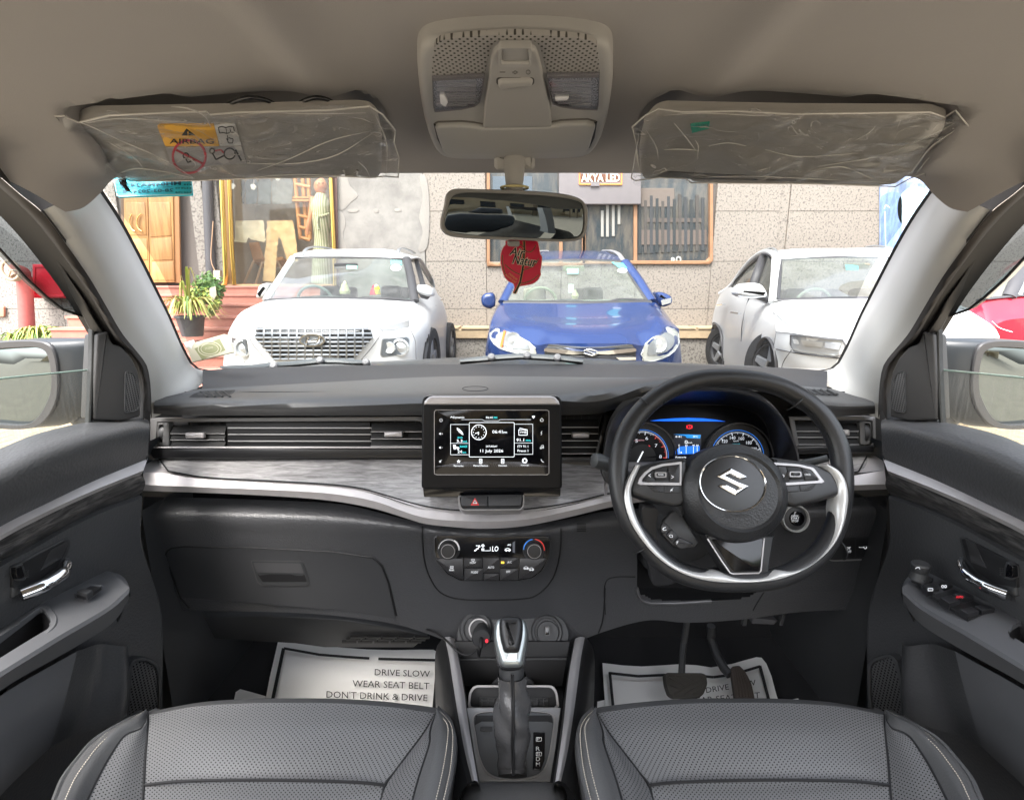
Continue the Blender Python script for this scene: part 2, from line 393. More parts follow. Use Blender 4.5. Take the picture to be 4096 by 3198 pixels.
# === the cabin: headliner, pillars, windscreen
def q(*pts):return[D(Q(p[0],p[1]),p[2]) for p in pts]
def sym(row):return row+[V3((-p.x,p.y,p.z)) for p in row[::-1] if abs(p.x)>.02]
def build_headliner():
 row0=sym(q((140,452,.72),(175,444,.735),(212,414,.755),(245,381,.785),(300,374,.815),(400,372,.845),(700,370,.885),(950,369,.90)))
 rail=[D(Q(0,378),.655),V3((-.675,.5,1.455)),V3((-.685,.3,1.465)),V3((-.69,0,1.465)),V3((-.69,-.45,1.455))]
 cen=[V3((0,.82,1.510)),V3((0,.66,1.537)),V3((0,.50,1.552)),V3((0,0,1.565)),V3((0,-.45,1.56))]
 rows=[row0]
 for a,c in zip(rail,cen):
  row=[]
  for k in range(25):
   s=-1+k/12;u=abs(s);row.append(V3((abs(a.x)*s,c.y+(a.y-c.y)*u*u,a.z+(c.z-a.z)*(1-u**3.2))))
  rows.append(row)
 pocket_px=[A(*p) for p in[(330,585),(430,545),(560,512),(800,502),(1180,494),(1290,478),(1400,466),(1800,460),(1880,480),(1945,520),(1985,575),(2010,700),(2010,880),(560,900)]]
 mpx=[(2*2058-x,y) for x,y in pocket_px]
 def dist_in(p,poly):
  if not inpoly(p,poly):return 0
  d=1e9
  for i in range(len(poly)):
   a,b=poly[i-1],poly[i];dx,dy=b[0]-a[0],b[1]-a[1];l2=dx*dx+dy*dy or 1
   t=max(0,min(1,((p[0]-a[0])*dx+(p[1]-a[1])*dy)/l2));d=min(d,math.hypot(p[0]-a[0]-t*dx,p[1]-a[1]-t*dy))
  return d
 def fn(v):
  ax=abs(v.x);z=v.z-.014*math.exp(-((ax-.225)/.03)**2)*min(1,max(0,(.80-v.y)/.2))
  if .35<v.y<.9 and .1<ax<.68:
   p=pix(v);d=dist_in(p,pocket_px if v.x<0 else mpx);z+=.030*min(1,d/26)**1.3
  return V3((v.x,v.y,z))
 vs_=loft('headliner',[rows],m_cloth,nx=240,ny=22,fn=fn,angle=80)
 return struct(vs_)
build_headliner()
def pillar(s):
 global MIR;MIR=s
 inner=[(560,130,.80),(700,340,.90),(820,560,1.0),(920,760,1.08),(1000,920,1.13),(1060,1060,1.16),(1110,1160,1.18),(1150,1215,1.19),(1200,1235,1.20),(1285,1240,1.22)]
 outer=[(235,290,.72),(380,480,.77),(520,680,.83),(620,850,.88),(720,1020,.93),(810,1130,.965),(860,1200,.985),(880,1290,1.0),(888,1400,1.02),(892,1520,1.03)]
 base=[(892,1520),(905,1505),(930,1440),(1060,1405),(1190,1350),(1220,1300),(1285,1245)]
 a=resample([D(DD(x,y),d) for x,y,d in inner],14);b=resample([D(DD(x,y),d) for x,y,d in outer],14)
 mid1=[(p*.70+r*.30)+V3((.020*MIR,-.022,-.004)) for p,r in zip(b,a)]
 mid2=[(p*.25+r*.75)+V3((.010*MIR,-.014,0)) for p,r in zip(b,a)]
 mid3=[(p*.1+r*.9)+V3((.003*MIR,-.005,0)) for p,r in zip(b,a)]
 t=thing('pillar_trim','pale grey trim of the windscreen pillar, '+('left, behind the passenger air vent' if s>0 else 'right, behind the steering wheel'),'pillar trim',(-.66*s,1.0,1.1),'windscreen pillar trims')
 loft('cover',[[b,mid1,mid2,mid3,a]],m_trim,t,nx=40,ny=6)
 lip=[p+V3((.002*s,.006,.001)) for p in a]
 loft('glass_edge',[[a,lip]],m_rubber,t,nx=30,ny=1)
 def ln(pts):return[X(DD(x,y),-(.655+.06*min(1,max(0,y/1000)))) for x,y in pts]
 l0=[D(DD(x,y),d-.006) for x,y,d in[(-120,-20,.60),(0,82,.65),(120,187,.685)]+[(x+13,y+1,d+.002) for x,y,d in outer]]
 l1=ln([(-120,40),(0,150),(150,285),(270,420),(420,620),(540,800),(645,985),(690,1060),(770,1130),(815,1210),(845,1330),(850,1530)])
 o=V3((-.02*s,.03,0))
 sl=thing('door_seal','black rubber seal lining the door opening beside the '+('left' if s>0 else 'right')+' pillar','door seal',(-.68*s,.8,1.2),'door opening seals')
 mid=[(p*.5+r*.5)+V3((.010*s,-.015,0)) for p,r in zip(l0,l1)]
 loft('lip',[[[p+V3((-.004*s,.004,0)) for p in l0],mid,l1]],mat('seal_fabric',(.028,.024,.022),.8,bump=.2,bscale=700),sl,nx=40,ny=5)
 fl_=[p+V3((-.008*s,.02,.06)) for p in l0[:5]];loft('flange',[[l0[:5],fl_]],MATS['seal_fabric'],sl,nx=40,ny=2)
 loft('web',[[l1,[p+V3((-.045*s,.004,0)) for p in l1]]],m_rubber,sl,nx=40,ny=2)
 MIR=1
pillar(1);pillar(-1)
def windscreen():
 t=thing('windscreen','large clear windscreen above the dashboard','windscreen',(0,1.2,1.1))
 top=sym(q((215,395,.80),(245,381,.80),(400,368,.86),(700,366,.905),(1000,365,.92)))
 bot=sym(q((415,786,1.23),(520,784,1.32),(700,781,1.44),(1000,778,1.52)))
 mid=[(a+b)*.5+V3((0,.03,.03)) for a,b in zip(resample(top,12),resample(bot,12))]
 loft('pane',[[resample(top,12),mid,resample(bot,12)]],m_wind,t,nx=24,ny=6)
 frit=sym(q((415,786,1.235),(520,785,1.325),(700,779.5,1.445),(1000,776.5,1.525)));frit2=sym(q((415,782,1.25),(520,779,1.34),(700,774,1.46),(1000,771,1.54)))
 return t
windscreen()
# === dashboard
def prow(m,pts):return[D(m(p[0],p[1]),p[2]) for p in pts]
dash=thing('dashboard','black dashboard with a grey woodgrain shelf and satin silver band','dashboard',(0,1.05,.95))
rA=q((432,790,1.18),(500,785,1.28),(700,780,1.40),(1092,776,1.48),(1500,779,1.40),(1690,785,1.28),(1765,791,1.18))
rB0=q((431,831,1.085),(600,822,1.185),(933,805,1.275),(1092,804,1.285),(1400,810,1.22),(1700,824,1.10),(1763,831,1.085))
rB=q((418,829,1.08),(600,820,1.175),(933,803,1.265),(1092,802,1.275),(1400,808,1.21),(1700,822,1.09),(1775,829,1.08))
rC=q((334,852,1.035),(400,851,1.035),(461,852,1.03),(649,851,1.03),(805,849,1.03),(908,848,1.03),(1092,846,1.02),(1196,843,1.0),(1301,831,.98),(1398,814,.96),(1480,806,.95),(1560,804,.95),(1640,814,.96),(1690,838,.99),(1740,849,1.01),(1797,854,1.03),(1860,855,1.035))
rC2=q((328,866,1.012),(400,865,1.012),(461,865,1.01),(649,865,1.01),(805,864,1.01),(908,862,1.01),(1092,860,1.0),(1196,857,.98),(1301,845,.965),(1398,827,.945),(1480,818,.94),(1560,816,.94),(1640,827,.945),(1690,850,.975),(1740,862,.99),(1797,866,1.01),(1866,866,1.012))
rC3=q((327,882,1.03),(400,886,1.03),(461,886,1.03),(649,886,1.03),(805,886,1.03),(908,885,1.03),(1092,885,1.03),(1196,885,1.02),(1285,880,1.02),(1390,842,.985),(1480,828,.97),(1560,826,.97),(1650,842,.985),(1710,876,1.01),(1740,886,1.02),(1797,887,1.03),(1866,882,1.03))
lg=loft('windscreen_ledge',[[rA,rB0]],mat('ledge_grey',(.035,.036,.04),.45,bump=.15,bscale=700),dash,nx=60,ny=4)
pad=loft('top_pad',[[rB0,rB],[rB,[a.lerp(b,.5) for a,b in zip(resample(rB,17),rC)],rC,rC2,rC3]],m_pad,dash,nx=90,ny=6,angle=50)
def band(a,b):return[a,b]
rV0=prow(H,[(185,372,1.05),(900,369,1.05),(2030,362,1.05)])
body_m=mat('vent_housing',(.045,.045,.047),.42,bump=.05)
pv=px_plane(Q(610,930),1.045,10)
frame('vent_surround',H,[(180,378),(2050,364),(2050,650),(205,650),(178,610)],[(228,404),(250,404),(2036,396),(2036,570),(240,570),(222,566),(218,520)],pv,mat('vent_grey',(.13,.128,.128),.38,metal=.4),dash,h=.004,back=-.02,n=120)
vb=plate('vent_backing',H,[(215,400),(2045,390),(2045,580),(215,580)],pv.up(-.035),m_black,dash,h=.001,back=-.004)
plate('lower_fascia',H,[(185,578),(2045,578),(2045,652),(205,655),(180,620)],pv.up(.0045),mat('fascia_black',(.012,.012,.013),.3),dash,h=.006,bev=.004)
tube('bright_line',[pv.hit(H(225,573))+pv.n*.012,pv.hit(H(2036,573))+pv.n*.012],.0013,m_silver,dash)
def vent(xl,xr,ys,tabx,m,pl,w=.0045):
 v=thing('air_vent','slatted air vent '+tabx[2],'air vent',pl.hit(m((xl+xr)/2,ys[1])),'dashboard air vents')
 for y in ys:
  a,b=pl.hit(m(xl,y)),pl.hit(m(xr,y));mid=(a+b)*.5
  lp=Plane(mid,pl.n+V3((0,0,.6)));lw=(b-a).length/2
  vv,ff=plate_g(box2(-lw,-.011,lw,.007),lp,.0012,.0005,-.0012);mk('slat',vv,ff,mat('slat_black',(.010,.010,.010),.55,spec=.3),v,30)
  e=[lp.at(-lw,-.0112,0),lp.at(lw,-.0112,0)];tube('slat_edge',e,.0012,m_silver2,v,6)
 tx,ty=tabx[0],tabx[1]
 plate('slider_tab',m,rnd(box2(tx-62,ty-18,tx+62,ty+20),8),pl.up(.013),m_silver,v,h=.006,bev=.003)
 for k in range(1,5):
  x=lerp(xl,xr,k/5);a,b=pl.hit(m(x,ys[0]-45))-pl.n*.02,pl.hit(m(x,ys[-1]+30))-pl.n*.02
  tube('vane',[a,b],.0015,m_black,v,4)
 return v
vent(322,690,(450,493,538),(482,493,'with a silver tab at the far left of the dashboard'),H,pv.up(-.006))
vent(1680,2034,(437,485,533),(1833,485,'with a silver tab just left of the touchscreen'),H,pv.up(-.006))
bp=MB()
plate('blank_panel',H,box2(696,402,1676,570),pv.up(-.012),mat('blank_black',(.014,.014,.015),.55,bump=.1,spec=.3),dash,h=.004)
for y in(446,490,536):tube('trim_line',[pv.hit(H(696,y))-pv.n*.004,pv.hit(H(1676,y))-pv.n*.004],.0016,m_silver2,dash,6)
def dial(m,poly,slot,pl,lab):
 d=thing('vent_wheel',lab,'thumbwheel',pl.hit(m(*slot[0])))
 frame('bezel',m,poly,slot,pl,mat('dial_grey',(.10,.10,.10),.4),d,h=.004,back=-.012,n=48)
 xs=[p[0] for p in slot];ys=[p[1] for p in slot];c0,c1=pl.hit(m(sum(xs)/len(xs)-4,(min(ys)+max(ys))/2)),pl.hit(m(sum(xs)/len(xs)+4,(min(ys)+max(ys))/2))
 rad=(pl.hit(m(xs[0],min(ys)))-pl.hit(m(xs[0],max(ys)))).length*.5
 revolve('wheel',[(rad*.95,-.006),(rad,-.004),(rad,.004),(rad*.95,.006)],(c0+c1)*.5-pl.n*rad*.75,(1,0,0),m_plastic,d,28)
dial(H,rnd([(228,406),(305,406),(308,568),(232,568)],12),rnd([(238,422),(270,422),(262,545),(232,545)],8),pv.up(-.002),'grey thumbwheel at the end of the passenger side vent')
pr=px_plane(J(1750,480),1.045,10)
frame('vent_surround',J,[(1430,360),(2012,360),(2016,560),(1985,608),(1480,610)],[(1470,386),(1900,386),(1990,386),(1996,540),(1980,556),(1500,556)],pr,MATS['vent_grey'],dash,h=.004,back=-.02,n=90)
plate('vent_backing',J,box2(1440,375,2000,575),pr.up(-.035),m_black,dash,h=.001,back=-.004)
plate('lower_fascia',J,[(1470,558),(2000,558),(2000,600),(1480,612)],pr.up(.0045),MATS['fascia_black'],dash,h=.006,bev=.004)
vent(1455,1895,(428,468,516),(1775,468,'with a silver tab at the far right beside the steering wheel'),J,pr.up(-.006))
dial(J,rnd([(1905,394),(1980,394),(1975,548),(1912,548)],12),rnd([(1940,405),(1976,405),(1972,530),(1944,530)],8),pr.up(-.002),'grey thumbwheel at the end of the driver side vent')
ps=px_plane(I(1290,440),1.04,10)
plate('vent_backing',I,[(1150,285),(1470,285),(1400,640),(1150,640)],ps.up(-.035),m_black,dash,h=.001)
frame('vent_surround',I,[(1140,268),(1500,268),(1420,650),(1140,650)],[(1150,284),(1468,284),(1395,585),(1150,585)],ps,MATS['fascia_black'],dash,h=.003,back=-.03,n=60)
vent(1150,1425,(338,384,434,480,526),(1295,428,'with five slats between touchscreen and steering wheel'),I,ps.up(-.004))
W0=q((313,981,1.045),(338,980,1.045),(600,982,1.045),(902,982,1.04),(1092,985,1.02),(1197,990,1.03),(1290,988,1.04),(1560,985,1.05),(1800,978,1.045),(1868,972,1.045),(1883,972,1.045))
W1=q((304,1008,.985),(339,1008,.985),(423,1020,.985),(611,1031,.98),(704,1037,.975),(767,1045,.97),(830,1063,.96),(877,1078,.95),(933,1090,.935),(987,1095,.925),(1061,1097,.92),(1120,1092,.925),(1180,1084,.935),(1239,1072,.945),(1299,1057,.955),(1400,1042,.97),(1560,1030,.98),(1700,1020,.985),(1817,1014,.985),(1852,1008,.985),(1887,1002,.985))
S1=q((299,1033,.972),(423,1038,.972),(579,1044,.968),(704,1052,.962),(798,1068,.952),(861,1090,.94),(900,1102,.93),(942,1108,.922),(1031,1111,.908),(1120,1107,.914),(1210,1090,.932),(1302,1068,.945),(1400,1054,.96),(1560,1044,.968),(1700,1038,.972),(1823,1034,.972),(1891,1032,.972))
S2=q((301,1046,.978),(423,1050,.978),(579,1057,.975),(704,1067,.968),(798,1084,.958),(861,1103,.948),(900,1115,.938),(942,1121,.93),(1031,1127,.918),(1120,1121,.924),(1210,1103,.94),(1302,1081,.952),(1400,1066,.966),(1560,1055,.975),(1700,1048,.978),(1823,1045,.978),(1893,1043,.978))
S3=[p+V3((0,.05,-.002)) for p in resample(S2,17)]
loft('silver_band',[[W0,resample(W1,11)],[W1,S1],[S1,S2],[S2,S3]],m_silver,dash,nx=110,ny=3,angle=25)
def shelf(x0,x1,corner):
 a=[p for p in resample(W0,220) if x0<=pix(p)[0]/1.8755<=x1];b=[p for p in resample(W1,220) if x0<=pix(p)[0]/1.8755<=x1]
 a,b=resample(a,60),resample(b,60);rows=[[p.lerp(q_,t)+V3((0,-.003,.0035)) for p,q_ in zip(a,b)] for t in(0,.25,.5,.75,.96)]
 n=len(rows)
 for k,row in enumerate(rows):
  t=(k/(n-1))**3*.02
  for j,p in enumerate(row):
   if corner<0 and j<8:p.x+=t*(1-j/8)
   if corner>0 and j>51:p.x-=t*((j-51)/8)
 loft('woodgrain_panel',[rows],m_wood,dash,nx=80,ny=3)
 e=rows[-1];tube('panel_groove',[rows[0][0]]+e if corner<0 else e+[rows[0][-1]],.0014,m_black,dash,6)
shelf(338,1290,-1);shelf(1290,1853,1)
L0=q((306,1058,1.035),(579,1066,1.03),(736,1076,1.02),(861,1106,.99),(931,1120,.975),(1031,1128,.96),(1120,1122,.97),(1210,1106,.985),(1305,1088,1.0),(1560,1075,1.03),(1893,1056,1.035))
L1=q((303,1098,.992),(579,1103,.99),(736,1108,.982),(861,1122,.965),(931,1133,.955),(1031,1140,.948),(1120,1136,.952),(1210,1124,.962),(1305,1112,.975),(1560,1097,.99),(1890,1088,.992))
L2=q((298,1140,.998),(579,1147,.995),(861,1160,.975),(1031,1168,.962),(1210,1162,.972),(1305,1155,.985),(1560,1140,1.0),(1893,1132,.998))
L3=q((300,1195,1.012),(579,1195,1.005),(861,1215,.985),(1031,1228,.972),(1210,1220,.982),(1305,1210,.995),(1560,1200,1.01),(1893,1186,1.012))
L4=q((322,1262,1.02),(579,1262,1.01),(861,1280,.99),(1031,1292,.978),(1210,1285,.985),(1305,1282,1.0),(1560,1270,1.02),(1880,1255,1.02))
L5=q((350,1300,1.035),(440,1302,1.03),(607,1305,1.02),(725,1313,1.01),(851,1332,.995),(910,1350,.985),(1031,1392,.985),(1180,1388,.985),(1277,1350,.995),(1382,1322,1.01),(1463,1327,1.02),(1586,1320,1.03),(1700,1305,1.035),(1860,1298,1.035))
L6=[p+V3((0,.06,-.005)) for p in L5]
kneecut=[Q(*p) for p in[(1357,1175),(1357,1240),(1363,1265),(1395,1278),(1470,1282),(1560,1280),(1600,1270),(1650,1240),(1600,1175)]]
low=loft('lower_panel',[[L0,L1,L2,L3,L4],[L4,L5],[L5,L6]],m_leather,dash,nx=260,ny=13,angle=30,cut=[kneecut])
BL=BVHTree.FromPolygons([v.co+OFF[low] for v in low.data.vertices],[tuple(p.vertices) for p in low.data.polygons])
def on(uv,lift=.001,tree=None):
 tree=tree or BL;r=ray(uv).normalized();h=tree.ray_cast(CAM,r)
 return None if h[0] is None else h[0]-r*lift
def seam(name,m,pts,r,mt,parent,n=60,tree=None,lift=.0005,smooth=True):
 p2=[m(*p) for p in pts];p2=[(v.x,v.y) for v in resample([(*p,0) for p in p2],n,smooth)]
 P=[on(p,lift,tree) for p in p2];P=[p for p in P if p]
 return tube(name,P,r,mt,parent,6)
def conform(name,m,pts,lift,mt,parent,tree=None,step=40,thick=.002,smooth=False,r=0):
 """a panel whose measured outline is laid on an already built curved surface"""
 if r:pts=rnd(pts,r)
 if smooth:pts=sm2(pts)
 poly=[m(*p) for p in pts];P=[on(p,lift,tree) for p in poly];B_=[on(p,0,tree) for p in poly]
 ok=[i for i in range(len(P)) if P[i] and B_[i]];P=[P[i] for i in ok];B_=[B_[i] for i in ok];poly=[poly[i] for i in ok]
 from mathutils.geometry import delaunay_2d_cdt
 xs=[p[0] for p in poly];ys=[p[1] for p in poly];ins=[];y=min(ys)+step/2
 while y<max(ys):
  x=min(xs)+step/2
  while x<max(xs):
   if inpoly((x,y),poly):ins.append((x,y))
   x+=step
  y+=step
 n=len(poly);vv,ee,ff,ov,oe,of=delaunay_2d_cdt([V3(p).to_2d() if len(p)>2 else Matrix.Identity(2)@V3((*p,0)).to_2d() for p in poly+ins],[(i,(i+1)%n) for i in range(n)],[],1,1e-4)
 pts3=[on((v.x,v.y),lift,tree) for v in vv];fs=[tuple(f) for f in ff if all(pts3[i] is not None for i in f)]
 pts3=[p or V3() for p in pts3];b=len(pts3);vs_=pts3+P+B_
 k=len(P);fs+=[(b+i,b+(i+1)%k,b+k+(i+1)%k,b+k+i) for i in range(k)]
 return mk(name,vs_,fs,mt,parent,40)
PT=BVHTree.FromPolygons([v.co+OFF[pad] for v in pad.data.vertices],[tuple(p.vertices) for p in pad.data.polygons])
for lab_,m_,po_,sl_x in(('left',H,[(440,234),(470,212),(535,194),(748,187),(735,206),(700,224),(620,236)],1),('right',J,[(1470,176),(1560,176),(1690,186),(1770,206),(1765,220),(1640,216),(1560,204)],-1)):
 dv_=thing('defroster_vent','slotted black defroster vent on the '+lab_+' of the dashboard top','air vent',on(m_(*po_[0]),0,PT),'defroster vents')
 conform('rim',m_,[(lerp(600 if sl_x>0 else 1640,x,1.05),lerp(212 if sl_x>0 else 200,y,1.12)) for x,y in po_],.0012,m_plastic,dv_,PT,step=60,r=10);conform('opening',m_,po_,.0025,m_black,dv_,PT,step=60,r=8)
 for k in range(4):
  x=(515+k*52) if sl_x>0 else(1560+k*45);P_=[p for p in[on(m_(x+t*(46 if sl_x>0 else 60),lerp(196,232,t) if sl_x>0 else lerp(180,214,t)),.005,PT) for t in(0,.5,1)] if p]
  tube('slat',P_,.0022,m_plastic,dv_,6)
op0=Plane(on(H(787,262),.001,PT),(0,-.3,.95));text('SRS AIRBAG',H,787,263,120,9,op0,mat('faint_print',(.13,.135,.14),.6),dash)
tube('sensor_ring',[p for p in[on(I(540+92*math.cos(R(a)),97+17*math.sin(R(a))),.0006,PT) for a in range(0,361,15)] if p],.0009,m_black,dash,5)
# === floor, seats, doors, console
fl=MB();fl.add([(-.75,-.6,.33),(.75,-.6,.33),(.75,1.3,.33),(-.75,1.3,.33),(.75,1.62,.62),(-.75,1.62,.62),(.75,1.66,1.0),(-.75,1.66,1.0)],[(0,1,2,3),(3,2,4,5),(5,4,6,7)])
struct(fl.build('floor',m_carpet))
kp=MB()
for s in(-1,1):kp.add([(s*.745,.96,.3),(s*.73,1.66,.3),(s*.73,1.66,.87),(s*.745,.96,.87),(s*.80,.9,.87),(s*.80,1.66,.87),(s*.80,1.66,1.06),(s*.80,.9,1.06)],[(0,1,2,3),(4,5,6,7)])
struct(kp.build('footwell_sides',m_plastic))
fw=MB();fw.add([(-.73,1.10,.72),(.73,1.10,.72),(.73,1.10,1.085),(-.73,1.10,1.085)],[(0,1,2,3)]);fw.build('inner_wall',m_black,dash)
def tunnel():
 t=MB();pr_=[(-.15,.34),(-.13,.45),(-.10,.48),(.10,.48),(.13,.45),(.15,.34)]
 v=[(x,y,z) for y in(.2,1.5) for x,z in pr_];n=len(pr_);t.add(v,[(i,i+1,n+i+1,n+i) for i in range(n-1)])
 return struct(t.build('floor_tunnel',m_carpet))
tunnel()
def zrow(m,pts):return[Z(m(p[0],p[1]),p[2]) for p in pts]
def seat(s):
 global MIR;MIR=s
 t=thing('front_seat',('left' if s>0 else 'right')+' front seat of perforated black leather with pale stitching, '+('passenger side by the glovebox' if s>0 else 'behind the steering wheel'),'car seat',(-.36*s,.35,.5),'front seats')
 z0=.70
 out_lo=zrow(Q,[(300,1512,.60),(262,1530,.60),(220,1560,.60),(180,1600,.60),(140,1655,.60),(110,1705,.60),(40,1850,.60)])
 out=zrow(Q,[(312,1519,.695),(280,1531,.71),(240,1552,.72),(200,1578,.725),(165,1618,.73),(135,1658,.735),(115,1705,.74),(50,1850,.75)])
 pipe=zrow(Q,[(313,1521,.698),(283,1535,.714),(250,1556,.724),(215,1586,.73),(183,1626,.735),(158,1664,.738),(140,1705,.742),(85,1850,.75)])
 s2=zrow(Q,[(314,1524,.70),(300,1553,.712),(268,1566,.718),(235,1610,.72),(210,1655,.722),(186,1705,.724),(130,1850,.73)])
 ins_l=zrow(Q,[(315,1524,.702),(315,1545,.704),(313,1575,.702),(310,1610,.70),(307,1660,.698),(304,1705,.696),(292,1850,.69)])
 c=[zrow(Q,[(315+(925-315)*k,1524-26*(1-abs(2*k-1)**3),.702+.012*(1-(2*k-1)**2)),(314+(905-314)*k,1561,.704+.010*(1-(2*k-1)**2)),(310+(862-310)*k,1618,.700+.006*(1-(2*k-1)**2)),(307+(821-307)*k,1664,.697),(304+(813-304)*k,1705,.695),(292+(760-292)*k,1850,.688)]) for k in(.15,.35,.5,.65,.85)]
 ins_r=zrow(Q,[(930,1520,.70),(905,1561,.706),(862,1618,.704),(838,1650,.702),(821,1671,.70),(813,1705,.698),(760,1850,.69)])
 r2=zrow(Q,[(930,1522,.702),(916,1562,.712),(917,1580,.716),(905,1620,.72),(892,1660,.722),(880,1705,.724),(845,1850,.73)])
 rp=zrow(Q,[(931,1516,.698),(945,1532,.708),(955,1550,.72),(953,1590,.73),(945,1640,.735),(930,1705,.738),(890,1850,.745)])
 ro=zrow(Q,[(932,1514,.694),(957,1538,.698),(966,1560,.705),(967,1600,.715),(962,1650,.72),(950,1705,.724),(915,1850,.73)])
 rlo=zrow(Q,[(938,1516,.60),(962,1540,.60),(975,1575,.60),(980,1620,.60),(975,1660,.60),(965,1705,.60),(940,1850,.60)])
 def bul(a,b,h,k=.5):return[p.lerp(q_,k)+V3((0,0,h)) for p,q_ in zip(resample(a,9),resample(b,9))]
 loft('outer_bolster',[[resample(out_lo,9),resample(out,9)],[resample(out,9),bul(out,s2,.006,.3),bul(out,s2,.008,.65),resample(s2,9)]],m_seat,t,nx=40,ny=6,angle=70)
 loft('outer_panel',[[resample(s2,9),bul(s2,ins_l,.004),resample(ins_l,9)]],m_perf,t,nx=40,ny=6)
 loft('cushion',[[ins_l]+c+[ins_r]],m_perf,t,nx=60,ny=7)
 loft('inner_panel',[[resample(ins_r,9),bul(ins_r,r2,.003),resample(r2,9)]],m_perf,t,nx=40,ny=6)
 loft('inner_bolster',[[resample(r2,9),bul(r2,ro,.008,.4),bul(r2,ro,.008,.7),resample(ro,9)],[resample(ro,9),bul(ro,rlo,.01),resample(rlo,9)]],m_seat,t,nx=40,ny=6,angle=70)
 front=[r[0] for r in[out,s2,ins_l]+c+[ins_r,r2,ro]]
 loft('front_edge',[[front,[p+V3((0,.022,-.012)) for p in front],[p+V3((0,.032,-.04)) for p in front],[p+V3((0,.03,-.14)) for p in front]]],m_seat,t,nx=40,ny=5)
 for nm,row,r_ in(('seam',s2,.0016),('seam',ins_l,.0018),('seam',ins_r,.0018),('seam',r2,.0016)):
  tube(nm,[p+V3((0,0,-.0003)) for p in resample(row,40)],r_,m_black,t,6)
 cs=[k for k in[zrow(Q,[(307,1672,.699)])[0]]+zrow(Q,[(373,1664.5,.703),(500,1661,.706),(607,1661.5,.707),(720,1664,.706),(790,1668,.704),(821,1672,.702)])]
 tube('cross_seam',[p+V3((0,0,-.001)) for p in resample(cs,40)],.002,m_black,t,6)
 def stitch(row,off):
  P=resample([p+V3(off) for p in row],150);mb=MB()
  for i in range(0,148,2):mb.tube([P[i],P[i].lerp(P[i+1],.9)],.00055,5)
  stuff(mb.build('stitching',m_thread,t))
 stitch(resample(pipe,12),(0,0,.0015));stitch(rp,(0,0,.0012));stitch(resample([a.lerp(b,.85)+V3((0,0,.002)) for a,b in zip(resample(rp,12),resample(ro,12))],12),(0,0,.001))
 stitch(resample([a.lerp(b,.35)+V3((0,0,.004)) for a,b in zip(resample(out,12),resample(s2,12))],12),(0,0,.002))
 tube('piping',resample(out,40),.003,m_seat,t,6);tube('piping',resample(ro,40),.003,m_seat,t,6)
 MIR=1;return t
seat(1);seat(-1)
